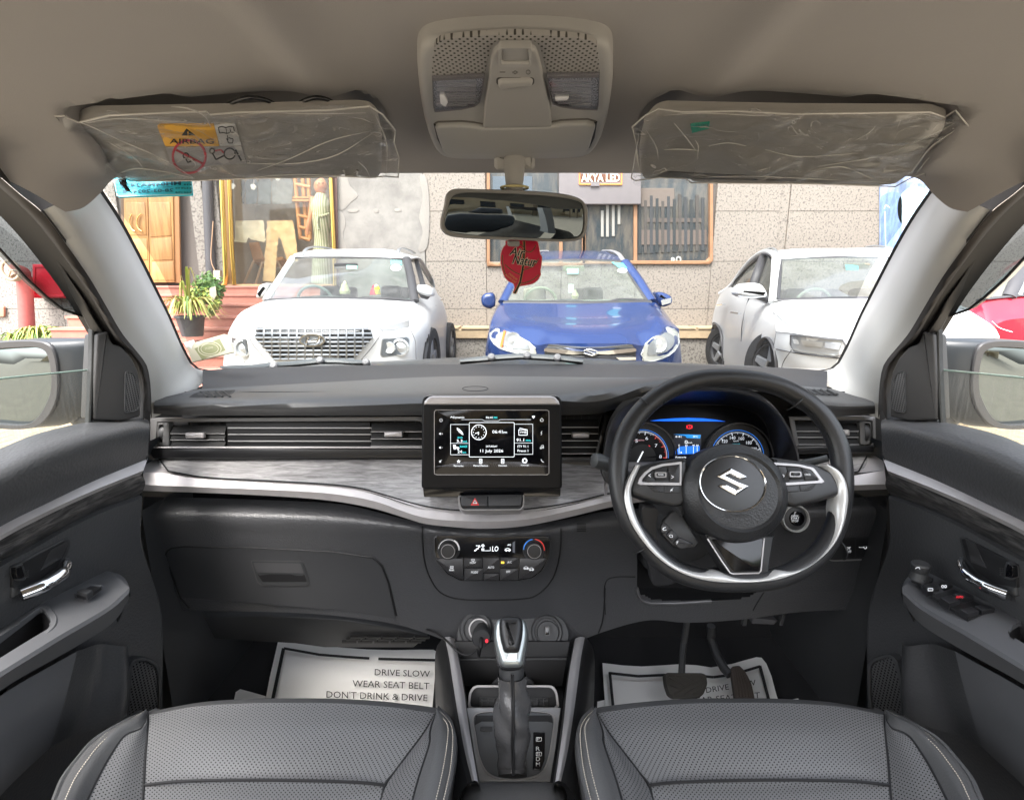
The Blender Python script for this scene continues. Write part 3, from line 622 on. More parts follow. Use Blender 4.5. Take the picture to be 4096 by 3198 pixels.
# -- doors
m_door=mat('door_leather',(.056,.057,.06),.45,bump=.3,bscale=230,btype='voronoi',dist=.0012)
m_doorp=mat('door_plastic',(.09,.092,.098),.5,bump=.1,bscale=900,var=.06,vscale=8)
DOORS={}
def door(s):
 global MIR;MIR=s
 t=thing('front_door',('left front door with a single window switch on its armrest' if s>0 else 'right front door with a cluster of window switches on its armrest'),'car door',(-.7*s,.8,.6),'front doors')
 DOORS[s]=t
 def xr(pts,x):return[X(K(*p),x) for p in pts]
 r0=xr([(-160,265),(0,206),(130,152),(260,116),(380,93),(500,84),(590,72),(632,84)],-.735)
 r0b=xr([(-160,290),(0,228),(130,172),(260,135),(380,108),(500,96),(600,82),(637,96)],-.71)
 r1=xr([(-160,415),(0,330),(200,235),(400,165),(560,125),(638,122)],-.668)
 r1b=xr([(-160,560),(0,460),(200,355),(400,260),(560,205),(635,185)],-.668)
 r2=xr([(-160,645),(0,540),(200,440),(400,345),(630,250)],-.678)
 r3=xr([(-160,692),(0,580),(200,475),(400,385),(612,300)],-.664)
 r3b=xr([(-160,712),(0,598),(200,492),(400,399),(609,312)],-.672)
 r4=xr([(-160,790),(0,690),(150,610),(300,525),(450,455),(603,402)],-.694)
 r4b=xr([(-160,820),(0,712),(150,630),(300,545),(450,474),(606,420)],-.685)
 r5=xr([(-160,1010),(0,930),(200,800),(400,680),(600,600)],-.688)
 r5b=xr([(-160,1200),(0,1080),(300,900),(540,790),(650,760)],-.70)
 r6=xr([(-160,1500),(0,1330),(300,1120),(540,960),(690,905)],-.712)
 r7=xr([(-160,1980),(0,1680),(150,1570),(300,1480),(540,1400),(692,1310)],-.715)
 r8=xr([(-160,2300),(0,2000),(150,1850),(300,1700),(540,1600),(692,1500)],-.73)
 cutp=[K(*p) for p in[(45,800),(50,705),(290,588),(296,620),(270,680),(240,730),(130,800),(48,840)]] if s>0 else None
 loft('top_roll',[[r0,r0b,r1,r1b,r2]],m_door,t,nx=60,ny=6)
 loft('silver_strip',[[r2,r3],[r3,r3b]],m_silver,t,nx=60,ny=3,angle=25)
 loft('woodgrain_strip',[[r3b,[a.lerp(b,.5)+V3((.006*s,0,0)) for a,b in zip(resample(r3b,9),resample(r4,9))],r4]],mixcol('door_wood',(.025,.025,.025),(.16,.152,.15),16,.28,lo=.42,hi=.7,stretch=(2,2,14),bump=.25,coat=.3,dist=.6),t,nx=60,ny=4)
 lo_=loft('panel',[[r4,r4b],[r4b,r5,r5b,r6,r7,r8]],m_door,t,nx=60,ny=6)
 fe=[r[-1] for r in(r0,r1,r2,r3,r4,r5,r5b,r6,r7,r8)]
 loft('front_edge',[[fe,[p+V3((-.05*s,.02,0)) for p in fe]]],m_plastic,t,nx=30,ny=1,smooth=False)
 far=[X(K(*p),-.695) for p in[(-160,1085),(0,972),(190,856),(330,785),(450,726)]]
 tip=[X(K(*p),x) for p,x in[((450,726),-.695),((500,738),-.67),((535,762),-.64),((553,800),-.612)]]
 near=[X(K(*p),-.605) for p in[(-160,1265),(0,1160),(250,1006),(480,868),(553,800)]]
 near2=[X(K(*p),-.602) for p in[(-160,1290),(0,1183),(250,1028),(480,888),(552,822)]]
 und=[X(K(*p),-.625) for p in[(-160,1375),(0,1240),(330,1048),(480,950),(546,870)]]
 und2=[p+V3((-.08*s,.02,.0)) for p in und]
 mid=[a.lerp(b,.5)+V3((0,0,.004)) for a,b in zip(resample(far,7),resample(near,7))]
 grip=[K(*p) for p in[(-160,1110),(0,1010),(160,890),(178,880),(200,905),(222,935),(215,965),(190,992),(0,1108),(-160,1215)]]
 if s<0:grip=[(2*(CX+FS*.0)-0,0)] and[L(*p) for p in[(1040,1130),(849,1045),(790,1010),(778,995),(800,965),(835,940),(849,950),(1040,1040)]]
 at_=loft('armrest',[[resample(far,7),mid,resample(near,7)],[near,near2],[near2,und],[und,und2]],m_doorp,t,nx=70,ny=6,angle=30,cut=[grip])
 te=resample(tip,9);tl=[p+V3((0,0,-.012)) for p in te];tb=[p+V3((-.02*s,-.01,-.055)) for p in te]
 loft('armrest_end',[[te,tl],[tl,tb]],m_doorp,t,nx=20,ny=3,angle=40)
 tp=MB();tp.add([near[-1]]+te,[tuple(range(len(te)+1))]);tp.build('armrest_cap',m_doorp,t)
 DOORS[s,'z']=sum(p.z for p in far+near)/len(far+near)
 pk=[X(K(*p),x) for p,x in[((-160,1390),-.635),((0,1262),-.64),((330,1070),-.65)]];pk2=[X(K(*p),x) for p,x in[((-160,1560),-.63),((0,1430),-.635),((290,1230),-.655)]]
 pk3=[X(K(*p),x) for p,x in[((-160,1900),-.65),((0,1690),-.66),((215,1480),-.68)]]
 loft('map_pocket',[[pk,pk2,pk3],[pk3,[p+V3((-.04*s,.01,-.02)) for p in pk3]]],m_doorp,t,nx=30,ny=6)
 sw=[X(K(*p),x) for p,x in[((330,1070),-.65),((290,1230),-.655),((215,1480),-.68)]];sw2=[X(K(*p),x) for p,x in[((440,1040),-.68),((400,1240),-.69),((330,1425),-.70)]]
 sw3=[X(K(*p),x) for p,x in[((528,1050),-.668),((535,1200),-.672),((520,1375),-.678)]];sw4=[X(K(*p),x) for p,x in[((548,1040),-.70),((552,1200),-.70),((540,1370),-.705)]]
 loft('pocket_scoop',[[sw,sw2,sw3,sw4]],m_door,t,nx=24,ny=8)
 pg=Plane(X(K(600,1230),-.702),(s,-.35,.05))
 if s>0:pts=[(552,1130),(568,1110),(610,1108),(650,1130),(664,1160),(668,1320),(535,1365),(545,1250)];mm=K
 else:pts=[(205,1130),(230,1108),(285,1092),(308,1105),(330,1200),(342,1390),(222,1360),(205,1250)];mm=L
 MIR=1
 gm=perf('speaker_mesh',(.06,.06,.062),.0055,.3,'Object',rot=0,yz=True)
 plate('speaker_grille',mm,pts,pg,gm,t,h=.006,bev=.003,r=14)
 v,f=frame_g(inset(tr(mm,rnd(pts,14),pg),-.006),tr(mm,rnd(pts,14),pg),pg,.009,-.01,60);mk('grille_rim',v,f,m_plastic,t)
 return t
door(1);door(-1)
# -- centre console
con=thing('centre_console','black centre console with long silver side rails round the gear lever','console',(0,.7,.55))
pc=Plane(Z(N(660,1300),.585),(0,-.42,.9))
def csl(s):
 global MIR;MIR=s
 mm=N
 a=[D(mm(*p[:2]),p[2]) for p in[(150,470,.98),(182,620,.90),(214,830,.80),(258,1100,.69),(305,1350,.615),(358,1562,.56)]]
 b=[D(mm(*p[:2]),p[2]) for p in[(225,480,.98),(252,620,.90),(290,830,.80),(325,1100,.69),(365,1350,.615),(402,1565,.56)]]
 up=[p.lerp(q_,.5)+V3((0,-.004,.006)) for p,q_ in zip(a,b)]
 loft('side_rail',[[a,up,b]],m_rail,con,nx=30,ny=5)
 o1=[p+V3((-.006*s,0,-.004)) for p in a];o2=[p+V3((-.012*s,.0,-.012)) for p in a];o3=[p+V3((-.020*s,0,-.03)) for p in a];o4=[p+V3((-.025*s,0,-.30)) for p in a]
 loft('outer_side',[[a,o1],[o1,o2,o3,o4]],mat('console_side',(.016,.016,.017),.5,bump=.1),con,nx=30,ny=5)
 i2=[p+V3((.004*s,.012,-.035)) for p in b];loft('inner_side',[[b,i2]],MATS['console_side'],con,nx=30,ny=2)
 MIR=1;return a,b
csl(1)
csl(-1)
# -- console details
def rad(m,uv_w,uv,d):r=ray(uv);return uv_w*FS**-1*(d/r.y)
plate('gear_surround',N,[(300,1008),(1030,1008),(992,1300),(950,1560),(398,1562),(345,1300)],pc,mat('surround_grey',(.30,.30,.305),.4,metal=.3),con,h=.002,bev=.001)
ins_=[(362,1075),(400,1045),(945,1045),(985,1075),(976,1200),(935,1420),(890,1500),(780,1545),(560,1545),(470,1500),(415,1400),(376,1200)]
frame('tray_lip',N,sm2(ins_,80),[(lerp(668,x,.965),lerp(1290,y,.965)) for x,y in sm2(ins_,80)],pc.up(.002),m_silver2,con,h=.003,back=-.002,n=90)
plate('gear_plate',N,[(lerp(668,x,.96),lerp(1290,y,.96)) for x,y in ins_],pc.up(.0022),mat('gear_plate_grey',(.085,.088,.092),.42,bump=.1),con,h=.001,sm=True)
plate('dark_gap',N,[(385,1062),(960,1062),(972,1120),(930,1108),(430,1108),(378,1135)],pc.up(.0034),m_black,con,h=.0004,bev=.0002)
pcu=Plane(D(N(660,920),.80),(0,-.75,.66))
plate('cup_tray',N,[(318,1012),(335,880),(372,835),(975,835),(1005,880),(1025,1012)],pcu,m_plastic,con,h=.002,r=20)
frame('cup_tray_rim',N,rnd([(322,1012),(335,880),(372,832),(972,832),(1005,880),(1022,1012)],30),rnd([(342,1000),(352,890),(385,850),(958,850),(988,890),(1002,1000)],30),pcu.up(.002),m_silver2,con,h=.003)
plate('cup_tray_well',N,[(345,998),(355,890),(385,855),(958,855),(985,890),(1000,998)],pcu.up(.002),m_black,con,h=.0006,bev=.0002,r=20)
cg=MB();cg.plate(tr(N,box2(415,928,932,992),pcu),pcu.up(.003),.0006,.0002)
for x in range(425,930,47):cg.plate(tr(N,box2(x,932,x+10,990),pcu),pcu.up(.003),.004,.001)
cg.plate(tr(N,box2(418,950,930,958),pcu),pcu.up(.003),.0035,.001);cg.plate(tr(N,box2(418,926,930,934),pcu),pcu.up(.003),.004,.001);cg.build('air_grille',m_plastic,con)
pbn=Plane(D(N(660,680),.93),(0,-.9,.4))
plate('storage_bin',N,[(225,500),(1100,500),(1040,840),(290,840)],pbn,m_black,con,h=.002)
plate('bin_lip',N,[(255,628),(1075,622),(1075,640),(258,642)],pbn.up(.01),m_plastic,con,h=.004)
plate('clip',N,[(500,828),(545,780),(800,775),(835,825)],pbn.up(.02),m_plastic,con,h=.006,bev=.003,r=20)
ps_=plate('shift_indicator',N,[(822,1190),(912,1195),(908,1400),(880,1478),(818,1476)],pc.up(.0032),m_gloss,con,h=.002,r=8)
for ch,y in(('R',1315),('D',1393),('M',1433)):text(ch,N,858,y,30,30,pc.up(.0054),m_white,ps_)
for ch,y in(('P',1243),('N',1355)):
 text(ch,N,862,y,20,20,pc.up(.0054),m_white,ps_);frame('letter_box',N,rnd(box2(843,y-16,886,y+16),6),rnd(box2(847,y-12,882,y+12),5),pc.up(.0052),m_white,ps_,h=.0004,back=0,n=32,bev=.0001)
plate('shift_lock_cover',N,box2(420,1148,512,1184),pc.up(.0032),m_plastic,con,h=.002,r=8);text('SHIFT\nLOCK',N,470,1198,50,18,pc.up(.0034),m_plastic,con)
arm=loft('armrest_lid',[[zrow(N,[(270,1720,.60),(300,1600,.60),(360,1575,.602),(660,1565,.606),(980,1575,.602),(1050,1600,.60),(1090,1720,.60)]),zrow(N,[(240,1900,.625),(300,1650,.63),(370,1610,.636),(660,1600,.64),(970,1610,.636),(1040,1650,.63),(1110,1900,.625)]),zrow(N,[(200,2400,.63),(320,2100,.645),(380,2000,.65),(660,1990,.652),(960,2000,.65),(1040,2100,.645),(1150,2400,.63)])]],m_seat,con,nx=40,ny=6)
for x0 in(345,1005):
 P=resample([Z(N(x0,1585),.622),Z(N(x0-(8 if x0<600 else-8),1720),.64)],20);mb=MB();[mb.tube([P[i],P[i].lerp(P[i+1],.8)],.0008,5) for i in range(0,18,2)];stuff(mb.build('stitching',m_thread,con))
gl=thing('gear_lever','automatic gear lever with black and silver knob above a creased leather boot','gear lever',Z(N(668,1500),.58))
bl=[(668,1522,.632,92),(668,1460,.640,102),(667,1380,.647,108),(662,1300,.651,113),(664,1200,.655,114),(668,1080,.660,116),(668,960,.665,105),(662,860,.670,90),(660,755,.675,92)]
pts=[D(N(x,y),d) for x,y,d,w_ in bl];rr=[1.17*rad(N,w_*.5267,N(x,y),d) for x,y,d,w_ in bl]
pp=resample(pts,60);r3=[p.z for p in resample([(i,0,r_*100) for i,r_ in enumerate(rr)],60)]
v,f=tube_g(pp,[r_/100 for r_ in r3],40,False,ref=(0,1,0))
from mathutils import noise as NZ
for i,p in enumerate(v):
 k,a=divmod(i,40);c=pp[k];dirn=(p-c);an=a/40*2*math.pi;z=k/59
 fold=.20*max(0,math.sin(an*2+z*11))*math.exp(-((z-.25)/.16)**2)+.15*math.sin(an*3-z*14)*math.exp(-((z-.62)/.2)**2)+.07*NZ.noise(p*60)+.10*NZ.noise(V3((math.cos(an)*1.4,math.sin(an)*1.4,z*5)))
 v[i]=c+dirn*(1-fold*.9)
mk('boot',v,f,mat('boot_leather',(.07,.07,.072),.26,bump=.35,bscale=260,btype='voronoi',dist=.001),gl,80)
sm_=MB()
for dx in(-7,7):sm_.tube([D(N(x+2+dx,y),d-r_*.99) for(x,y,d,w_),r_ in zip(bl,rr)],.0014,5)
sm_.build('boot_seam',m_black,gl)
pk=px_plane(N(650,500),.672,42)
def knob(poly,h,mt,nm,back=-.02,bev=.012,seg=5):return plate(nm,N,sm2(poly,60),pk,mt,gl,h=h,bev=bev,back=back,seg=seg,angle=60)
knob([(530,400),(560,345),(640,318),(740,345),(775,400),(785,500),(765,620),(750,690),(560,690),(540,620),(522,500)],.006,m_plastic,'knob_body',-.05,.004)
knob([(526,420),(545,350),(572,335),(640,322),(728,335),(758,350),(776,420),(774,500),(752,620),(732,690),(650,700),(585,690),(556,620),(528,500)],.016,mat('knob_silver',(.42,.46,.46),.35,metal=.8),'knob_frame',-.015,.010)
knob([(565,375),(580,330),(650,318),(722,330),(742,375),(742,440),(728,530),(706,592),(655,598),(606,592),(585,540),(568,460)],.026,mat('knob_leather',(.015,.015,.016),.4,bump=.2,bscale=300,btype='voronoi',dist=.0005),'knob_insert',.0,.012)
tube('collar',[D(N(660,770),.678),D(N(655,690),.683)],[rad(N,96*.5267,N(660,770),.678),rad(N,92*.5267,N(655,690),.683)],m_plastic,gl,24)
pk2=px_plane(N(660,420),.968,30)
plate('socket_panel',N,[(245,420),(280,330),(360,290),(480,275),(960,278),(1050,330),(1095,430),(1080,560),(240,560)],pk2.up(-.004),m_plastic,dash,h=.003,bev=.002,r=30)
def rdisc(nm,m,x,y,r_px,prof,pl,mt,par,n=32):
 c=pl.hit(m(x,y));e=(pl.hit(m(x+r_px,y))-c).length
 return revolve(nm,[(e*a,e*b) for a,b in prof],c,pl.n,mt,par,n,pl.v)
s1=thing('power_socket','round twelve volt power socket low on the dashboard, holding a charger plug','socket',pk2.hit(N(390,410)))
rdisc('bezel',N,388,405,128,[(1,-.1),(1,.05),(.9,.14),(.74,.12),(.70,-.4)],pk2,m_plastic,s1);rdisc('chrome_lip',N,410,410,80,[(1,0),(.97,.1),(.86,.1),(.84,-.1)],pk2,m_silver2,s1)
s2=thing('usb_socket','round usb socket with a slot, low on the dashboard right of the gear lever','socket',pk2.hit(N(925,430)))
rdisc('bezel',N,925,425,120,[(1,-.1),(1,.05),(.92,.16),(.8,.14),(.76,.02),(0,.02)],pk2,m_plastic,s2);rdisc('cap',N,932,432,84,[(1,.02),(1,.2),(.93,.27),(0,.27)],pk2,m_plastic,s2)
plate('slot',N,box2(915,390,941,450),pk2.up(.013),m_gloss,s2,h=.001,bev=.0003);frame('slot_rim',N,box2(909,384,947,456),box2(916,391,940,449),pk2.up(.013),mat('slot_grey',(.07,.07,.07),.4),s2,h=.0015,n=40)
cp=thing('charger_plug','black charger plug with a red lamp pushed into the left power socket','charger plug',pk2.hit(N(420,450)))
ax=(pk2.n+V3((.05,-.2,-.25))).normalized()
c0=pk2.hit(N(430,400));revolve('plug_neck',[(.012,0),(.014,.01),(.014,.03)],c0,ax,m_plastic,cp,24);revolve('plug_body',[(.016,.022),(.019,.028),(.0195,.045),(.017,.05),(0,.05)],c0,ax,m_plastic,cp,28)
c1=c0+ax*.05;tube('strain_relief',[c1,c1+ax*.012+V3((0,0,-.004)),c1+ax*.018+V3((-.001,0,-.012))],.0042,m_black,cp,10)
revolve('lamp',[(.003,0),(.003,.003),(0,.003)],c1+V3((.011,-.001,-.004)),ax,m_red,cp,12)
e0=c1+ax*.018+V3((-.001,0,-.012))
tag(tube('charger_cable',[e0,e0+V3((-.004,-.004,-.018))]+[D(N(*p[:2]),p[2]) for p in[(395,560,.90),(350,598,.90),(300,604,.90),(240,570,.91),(170,500,.93),(90,440,.96),(0,405,.99),(-120,370,1.03)]],.0022,m_black,None,8,smooth=60),'thin black charger cable drooping left from the plug in the power socket','cable')
# -- touchscreen
psn=px_plane(I(660,480),.915,9)
ts=thing('touchscreen','black touchscreen unit with a silver top edge standing in the middle of the dashboard','touchscreen',psn.hit(I(660,480)))
plate('housing',I,[(165,146),(1155,146),(1160,808),(160,808)],psn.up(-.012),mat('screen_black',(.005,.005,.006),.45,spec=.25),ts,h=.012,bev=.004,back=-.06,r=[50,50,28,28],seg=4)
plate('silver_edge',I,[(172,212),(178,185),(205,158),(235,149),(1080,149),(1112,158),(1138,185),(1146,212)],psn.up(-.002),m_silver,ts,h=.006,bev=.0045,seg=4)
frame('chrome_line',I,rnd([(163,144),(1157,144),(1162,810),(158,810)],[52,52,30,30]),rnd([(167,148),(1153,148),(1158,806),(162,806)],[50,50,28,28]),psn.up(-.008),m_silver,ts,h=.001,back=-.004,n=160,bev=.0003)
gl_=plate('glass',I,box2(248,250,1068,712),psn.up(.0002),mat('screen_glass',(.003,.003,.004),.06,spec=.3),ts,h=.001,bev=.0006,r=12)
frame('glass_line',I,rnd(box2(244,247,1071,715),14),rnd(box2(249,251,1067,711),12),psn.up(.0004),m_silver,ts,h=.0008,back=-.001,n=120,bev=.0003)
plate('base',I,[(170,800),(1150,800),(1148,860),(178,866)],psn.up(-.03),m_gloss,ts,h=.01,back=-.06,r=10)
pt=psn.up(.0014)
def T(s,x,y,w_,h_,mt=m_lit,m=I,pl=None,par=None,**k):text(s,m,x,y,w_,h_,pl or pt,mt,par or gl_,**k)
for a in[('Dynamic',422,304,80,19),('06:41',641,303,48,15),('5.3',428,470,40,19),('24',430,547,32,21),('06:41',699,405,72,23),('PM',755,411,25,13),('SATURDAY',658,510,82,13),('11 July 2026',658,545,164,27),('FM',878,409,26,14),('91.1',863,464,54,21),('ITY 91.1',882,510,76,17),('Preset 1',882,541,76,17),('Favourite',421,649,68,12),('Paired Devices',580,648,104,12),('Connect',737,647,60,12),('Settings',895,646,58,12)]:T(*a)
for a in[('PM',685,305,24,15),('AVG',430,447,36,13),('km/L',467,474,32,12),('RANGE',457,511,52,15),('km',462,552,24,13),('MHz',922,468,36,13)]:T(*a,mt=m_cyan)
ic=MB()
def icp(poly):ic.plate(tr(I,poly,pt),pt,.0003,.0001)
def icl(pts,w_=3):
 for a,b in zip(pts,pts[1:]):
  dx,dy=b[0]-a[0],b[1]-a[1];l=math.hypot(dx,dy) or 1;nx,ny=-dy/l*w_/2,dx/l*w_/2
  icp([(a[0]+nx,a[1]+ny),(b[0]+nx,b[1]+ny),(b[0]-nx,b[1]-ny),(a[0]-nx,a[1]-ny)])
def icr(cx,cy,r1,r2,a0=0,a1=360,n=28):
 o=circ(cx,cy,r1,n=n,a0=a0,a1=a1);icl(o+([o[0]] if a1-a0>=360 else[]),r1-r2)
icr(566,409,53,48,n=40)
for k in range(12):a=R(30*k);icl([(566+36*math.cos(a),409+36*math.sin(a)),(566+43*math.cos(a),409+43*math.sin(a))],4)
icl([(566,409),(540,418)],5);icl([(566,409),(561,428)],5)
icp([(359,306),(370,294),(382,306),(376,304),(370,300),(365,304)]);icp([(946,295),(958,290),(970,295),(958,312)])
st=[(421+(15 if k%2==0 else 6)*math.sin(R(36*k)),618-(15 if k%2==0 else 6)*math.cos(R(36*k))) for k in range(10)];icp(st)
for x in(579,737):icl(box2(x-9,601,x+9,632)+[(x-9,601)],4);icl([(x,608),(x,624)],4)
icr(895,613,14,6);[icl([(895+13*math.cos(R(45*k)),613+13*math.sin(R(45*k))),(895+19*math.cos(R(45*k)),613+19*math.sin(R(45*k)))],6) for k in range(8)]
icp([(412,378),(425,385),(446,405),(456,428),(446,426),(425,410),(416,398)]);icl([(410,376),(412,395)],4)
icl(box2(853,390,913,430)+[(853,390)],4);icl([(858,378),(908,390)],3);icl([(893,398),(907,398)],3);icl([(893,407),(907,407)],3);icl([(893,416),(907,416)],3)
icp([(380,500),(400,500),(400,510),(425,518),(425,526),(385,524)]);icr(393,525,6,2);icr(416,526,6,2)
icl(rnd(box2(497,339,820,586),8)+[(497,350)],3);icl([(363,488),(492,488)],2);icl([(824,486),(953,486)],2)
icl([(495,353),(363,353),(363,570),(495,570)],2.2);icl([(822,351),(953,351),(953,567),(822,567)],2.2)
icl([(440,318),(590,318),(605,326),(706,326),(720,318),(940,318)],1.6)
ic.build('screen_icons',m_lit,gl_)
ic=MB()
for k in range(-24,25):icl([(660+k*8,622),(660+k*17,656)],1.0)
ic.build('screen_rays',mat('dim_lit',(.2,.2,.22),.5,emit=.22),gl_)
ic=MB()
icr(295,323,10,7,-60,240,16);icl([(295,310),(295,322)],3)
for y in(420,519,618):icp([(281,y-5),(288,y-5),(294,y-10),(294,y+10),(288,y+5),(281,y+5)])
icl([(298,420),(308,420)],2.5);icl([(303,415),(303,425)],2.5);icl([(298,519),(308,519)],2.5);icl([(283,628),(300,606)],2.5)
icl([(1005,322),(1018,308),(1031,322)],3);icl([(1009,320),(1009,331),(1027,331),(1027,320)],3)
icl([(1010,410),(1018,418),(1012,430)],3);icr(1022,410,8,5,120,260,8);icl([(1013,522),(1013,506),(1029,502),(1029,518)],3);icr(1011,522,5,1);icr(1026,519,5,1)
icl([(1012,602),(1016,612),(1024,621),(1033,624)],5);ic.build('key_icons',mat('key_lit',(.7,.72,.75),.5,emit=.6),gl_)
ph=px_plane(I(657,910),.905,40)
hz=thing('hazard_switch','black switch bar with a red hazard triangle below the touchscreen','switch',ph.hit(I(657,910)))
frame('rim',I,rnd([(412,866),(896,860),(890,945),(868,972),(445,976),(422,950)],16),rnd([(428,868),(884,863),(880,940),(864,962),(452,964),(436,940)],14),ph.up(.002),m_silver2,hz,h=.003,back=-.02)
plate('well',I,[(428,866),(884,860),(880,940),(864,964),(452,966),(436,940)],ph,m_black,hz,h=.002)
hb=plate('button',I,[(437,868),(630,864),(630,946),(455,948),(440,935)],ph.up(.001),m_plastic,hz,h=.007,bev=.002,r=6)
plate('button',I,[(635,864),(880,861),(872,935),(860,944),(635,946)],ph.up(.001),m_plastic,hz,h=.007,bev=.002,r=6)
hp=ph.up(.0082)
def tri(s):return[(538,908-28*s),(538+30*s,908+24*s),(538-30*s,908+24*s)]
mr_=mat('red_print',(.75,.03,.03),.5,emit=.25)
frame('triangle',I,tri(1),tri(.72),hp,mr_,hb,h=.0004,back=0,n=48,bev=.0001);frame('triangle',I,tri(.55),tri(.33),hp,m_white,hb,h=.0004,back=0,n=48,bev=.0001)
# -- climate panel
pcl=px_plane(I(660,1310),.940,14)
cl=thing('air_conditioner_controls','black air conditioning panel with two round knobs and a lit display','control panel',pcl.hit(I(660,1310)))
o_=[(248,1172),(262,1155),(290,1150),(1045,1155),(1070,1170),(1078,1200),(1066,1315),(1020,1400),(950,1455),(850,1472),(430,1470),(340,1425),(268,1335),(250,1270)]
plate('bezel',I,[(lerp(662,x,1.022),lerp(1310,y,1.04)) for x,y in o_],pcl.up(-.004),m_plastic,cl,h=.003,bev=.002,back=-.02,r=14)
plate('panel',I,o_,pcl,m_gloss,cl,h=.001,bev=.0006,r=10)
bt=[('rear_button',[(256,1312),(455,1308),(457,1463),(425,1460),(345,1418),(275,1340)]),('front_button',box2(459,1310,591,1377)),('mode_button',box2(461,1383,596,1467)),('auto_button',box2(594,1306,717,1414)),('blank_button',box2(600,1420,711,1468)),('cooling_button',box2(721,1306,853,1377)),('off_button',box2(716,1383,850,1467)),('recirculation_button',[(857,1308),(1056,1308),(1012,1395),(945,1448),(852,1464)])]
BT={}
for nm,po in bt:BT[nm]=plate(nm,I,po,pcl.up(.0008),mat('button_black',(.018,.018,.02),.4,bump=.05),cl,h=.003,bev=.0012,r=4)
pb=pcl.up(.0042)
m_dimw=mat('button_print',(.75,.77,.8),.5,emit=.45)
for s,x,y,w_,h_,b in(('FRONT',524,1344,44,13,'front_button'),('REAR',371,1396,36,12,'rear_button'),('MODE',535,1412,48,16,'mode_button'),('AUTO',653,1377,45,16,'auto_button'),('A/C',787,1340,30,16,'cooling_button'),('OFF',777,1408,30,16,'off_button')):T(s,x,y,w_,h_,m_dimw,pl=pb,par=BT[b])
plate('indicator_lamp',I,box2(726,1336,748,1350),pb,mat('amber_lit',(1,.6,.05),.5,emit=1.4),BT['cooling_button'],h=.0005,bev=.0001)
def icons(fn,pl,mt,par,nm='symbol'):
 global ic,pt;sv_,ic=pt,MB();pt=pl;fn();ic.build(nm,mt,par);pt=sv_
def f1():icl([(510,1322),(515,1318),(532,1318),(537,1322),(532,1332),(516,1332),(510,1322)],2);icl([(520,1324),(520,1336)],2);icl([(527,1324),(527,1336)],2)
icons(f1,pb,m_dimw,BT['front_button'])
icons(lambda:(icl(box2(361,1369,382,1384)+[(361,1369)],2),icl([(368,1372),(368,1388)],2),icl([(375,1372),(375,1388)],2)),pb,m_dimw,BT['rear_button'])
def f3():
 for x,y in((905,1379),(943,1388)):icl([(x-18,y+6),(x-14,y-2),(x-4,y-8),(x+8,y-6),(x+18,y+4),(x+18,y+8),(x-18,y+8)],2.5);icr(x-8,y+8,5,2,n=10);icr(x+9,y+8,5,2,n=10)
icons(f3,pb,m_dimw,BT['recirculation_button'])
def kb(x,y,lab):
 k=bpy.data.objects.new('climate_knob',None);COL.objects.link(k);k.parent=cl;k['label']=lab;k.empty_display_size=.02;OFF[k]=OFF[cl]
 rdisc('skirt',I,x,y,82,[(1,0),(1,.06),(.93,.14),(.84,.10)],pcl,m_plastic,k);rdisc('grip',I,x,y,62,[(1,.05),(.97,.75),(.90,.85),(.74,.87),(0,.87)],pcl,mat('knob_rub',(.02,.02,.021),.35),k,40)
 rdisc('ring',I,x,y,50,[(1,1.07),(.98,1.11),(.93,1.11),(.91,1.07)],pcl,m_silver2,k,40);return k
k1=kb(350,1250,'round fan knob with a white arc at the left end of the climate panel');k2=kb(962,1250,'round temperature knob with a blue and red arc at the right of the climate panel')
def arc(x,y,r,a0,a1,w_,mt,par,n=14):icons(lambda:icr(x,y,r,r-w_,a0,a1,n),pcl.up(.0045),mt,par,'dial_arc')
arc(350,1250,72,185,300,4,m_white,k1);arc(350,1250,74,300,365,12,m_white,k1)
arc(962,1250,74,180,262,6,mat('blue_print',(.04,.25,.8),.5,emit=.4),k2);arc(962,1250,74,275,365,6,mat('redarc',(.8,.05,.04),.5,emit=.4),k2)
T('LO',683,1244,46,36,m_lit,pl=pcl.up(.0013),par=cl,ital=.15);T('A/C',784,1216,26,13,m_lit,pl=pcl.up(.0013),par=cl)
def f4():
 icl([(534,1258),(545,1255),(552,1244),(565,1242)],8);icr(568,1227,6,1,n=10);icl([(545,1222),(558,1222)],4);icl([(586,1258),(648,1258),(648,1232)],2.5)
 for k in range(3):icl([(588+k*7,1255),(588+k*7,1240)],4)
 icr(595,1222,8,3,n=10);icl([(752,1255),(760,1243),(775,1240),(788,1246),(795,1256),(752,1256)],3);icr(763,1256,5,1,n=8);icr(784,1256,5,1,n=8)
icons(f4,pcl.up(.0013),m_lit,cl,'display_symbols')
plate('display_tint',I,[(808,1200),(826,1190),(826,1274),(808,1268)],pcl.up(.001),mat('tint',(.12,.13,.16),.3),cl,h=.0004,bev=.0001)
seam('panel_seam',I,[(160,1085),(162,1200),(175,1330),(205,1430),(270,1540),(340,1585),(450,1608),(620,1612),(850,1606),(960,1588),(1050,1520),(1110,1430),(1145,1300),(1156,1180),(1156,1095)],.0016,m_black,dash,90)
gb=thing('glovebox','black glovebox lid with a recessed pull handle on the passenger side','glovebox',on(H(1050,1430)))
conform('lid',H,[(470,1690),(385,1600),(290,1345),(285,1305),(312,1272),(400,1260),(900,1268),(1400,1294),(1690,1336),(1745,1385),(1790,1500),(1838,1720),(1840,1745),(1500,1690)],.0035,mat('glovebox_black',(.042,.043,.046),.5,bump=.2,bscale=500,btype='voronoi',dist=.0006),gb,step=90,r=0)
seam('lid_gap',H,[(458,1690),(378,1600),(281,1345),(276,1303),(306,1265),(400,1253),(900,1261),(1400,1287),(1698,1328),(1755,1380),(1800,1500),(1850,1720)],.0022,m_black,gb,80,smooth=False)
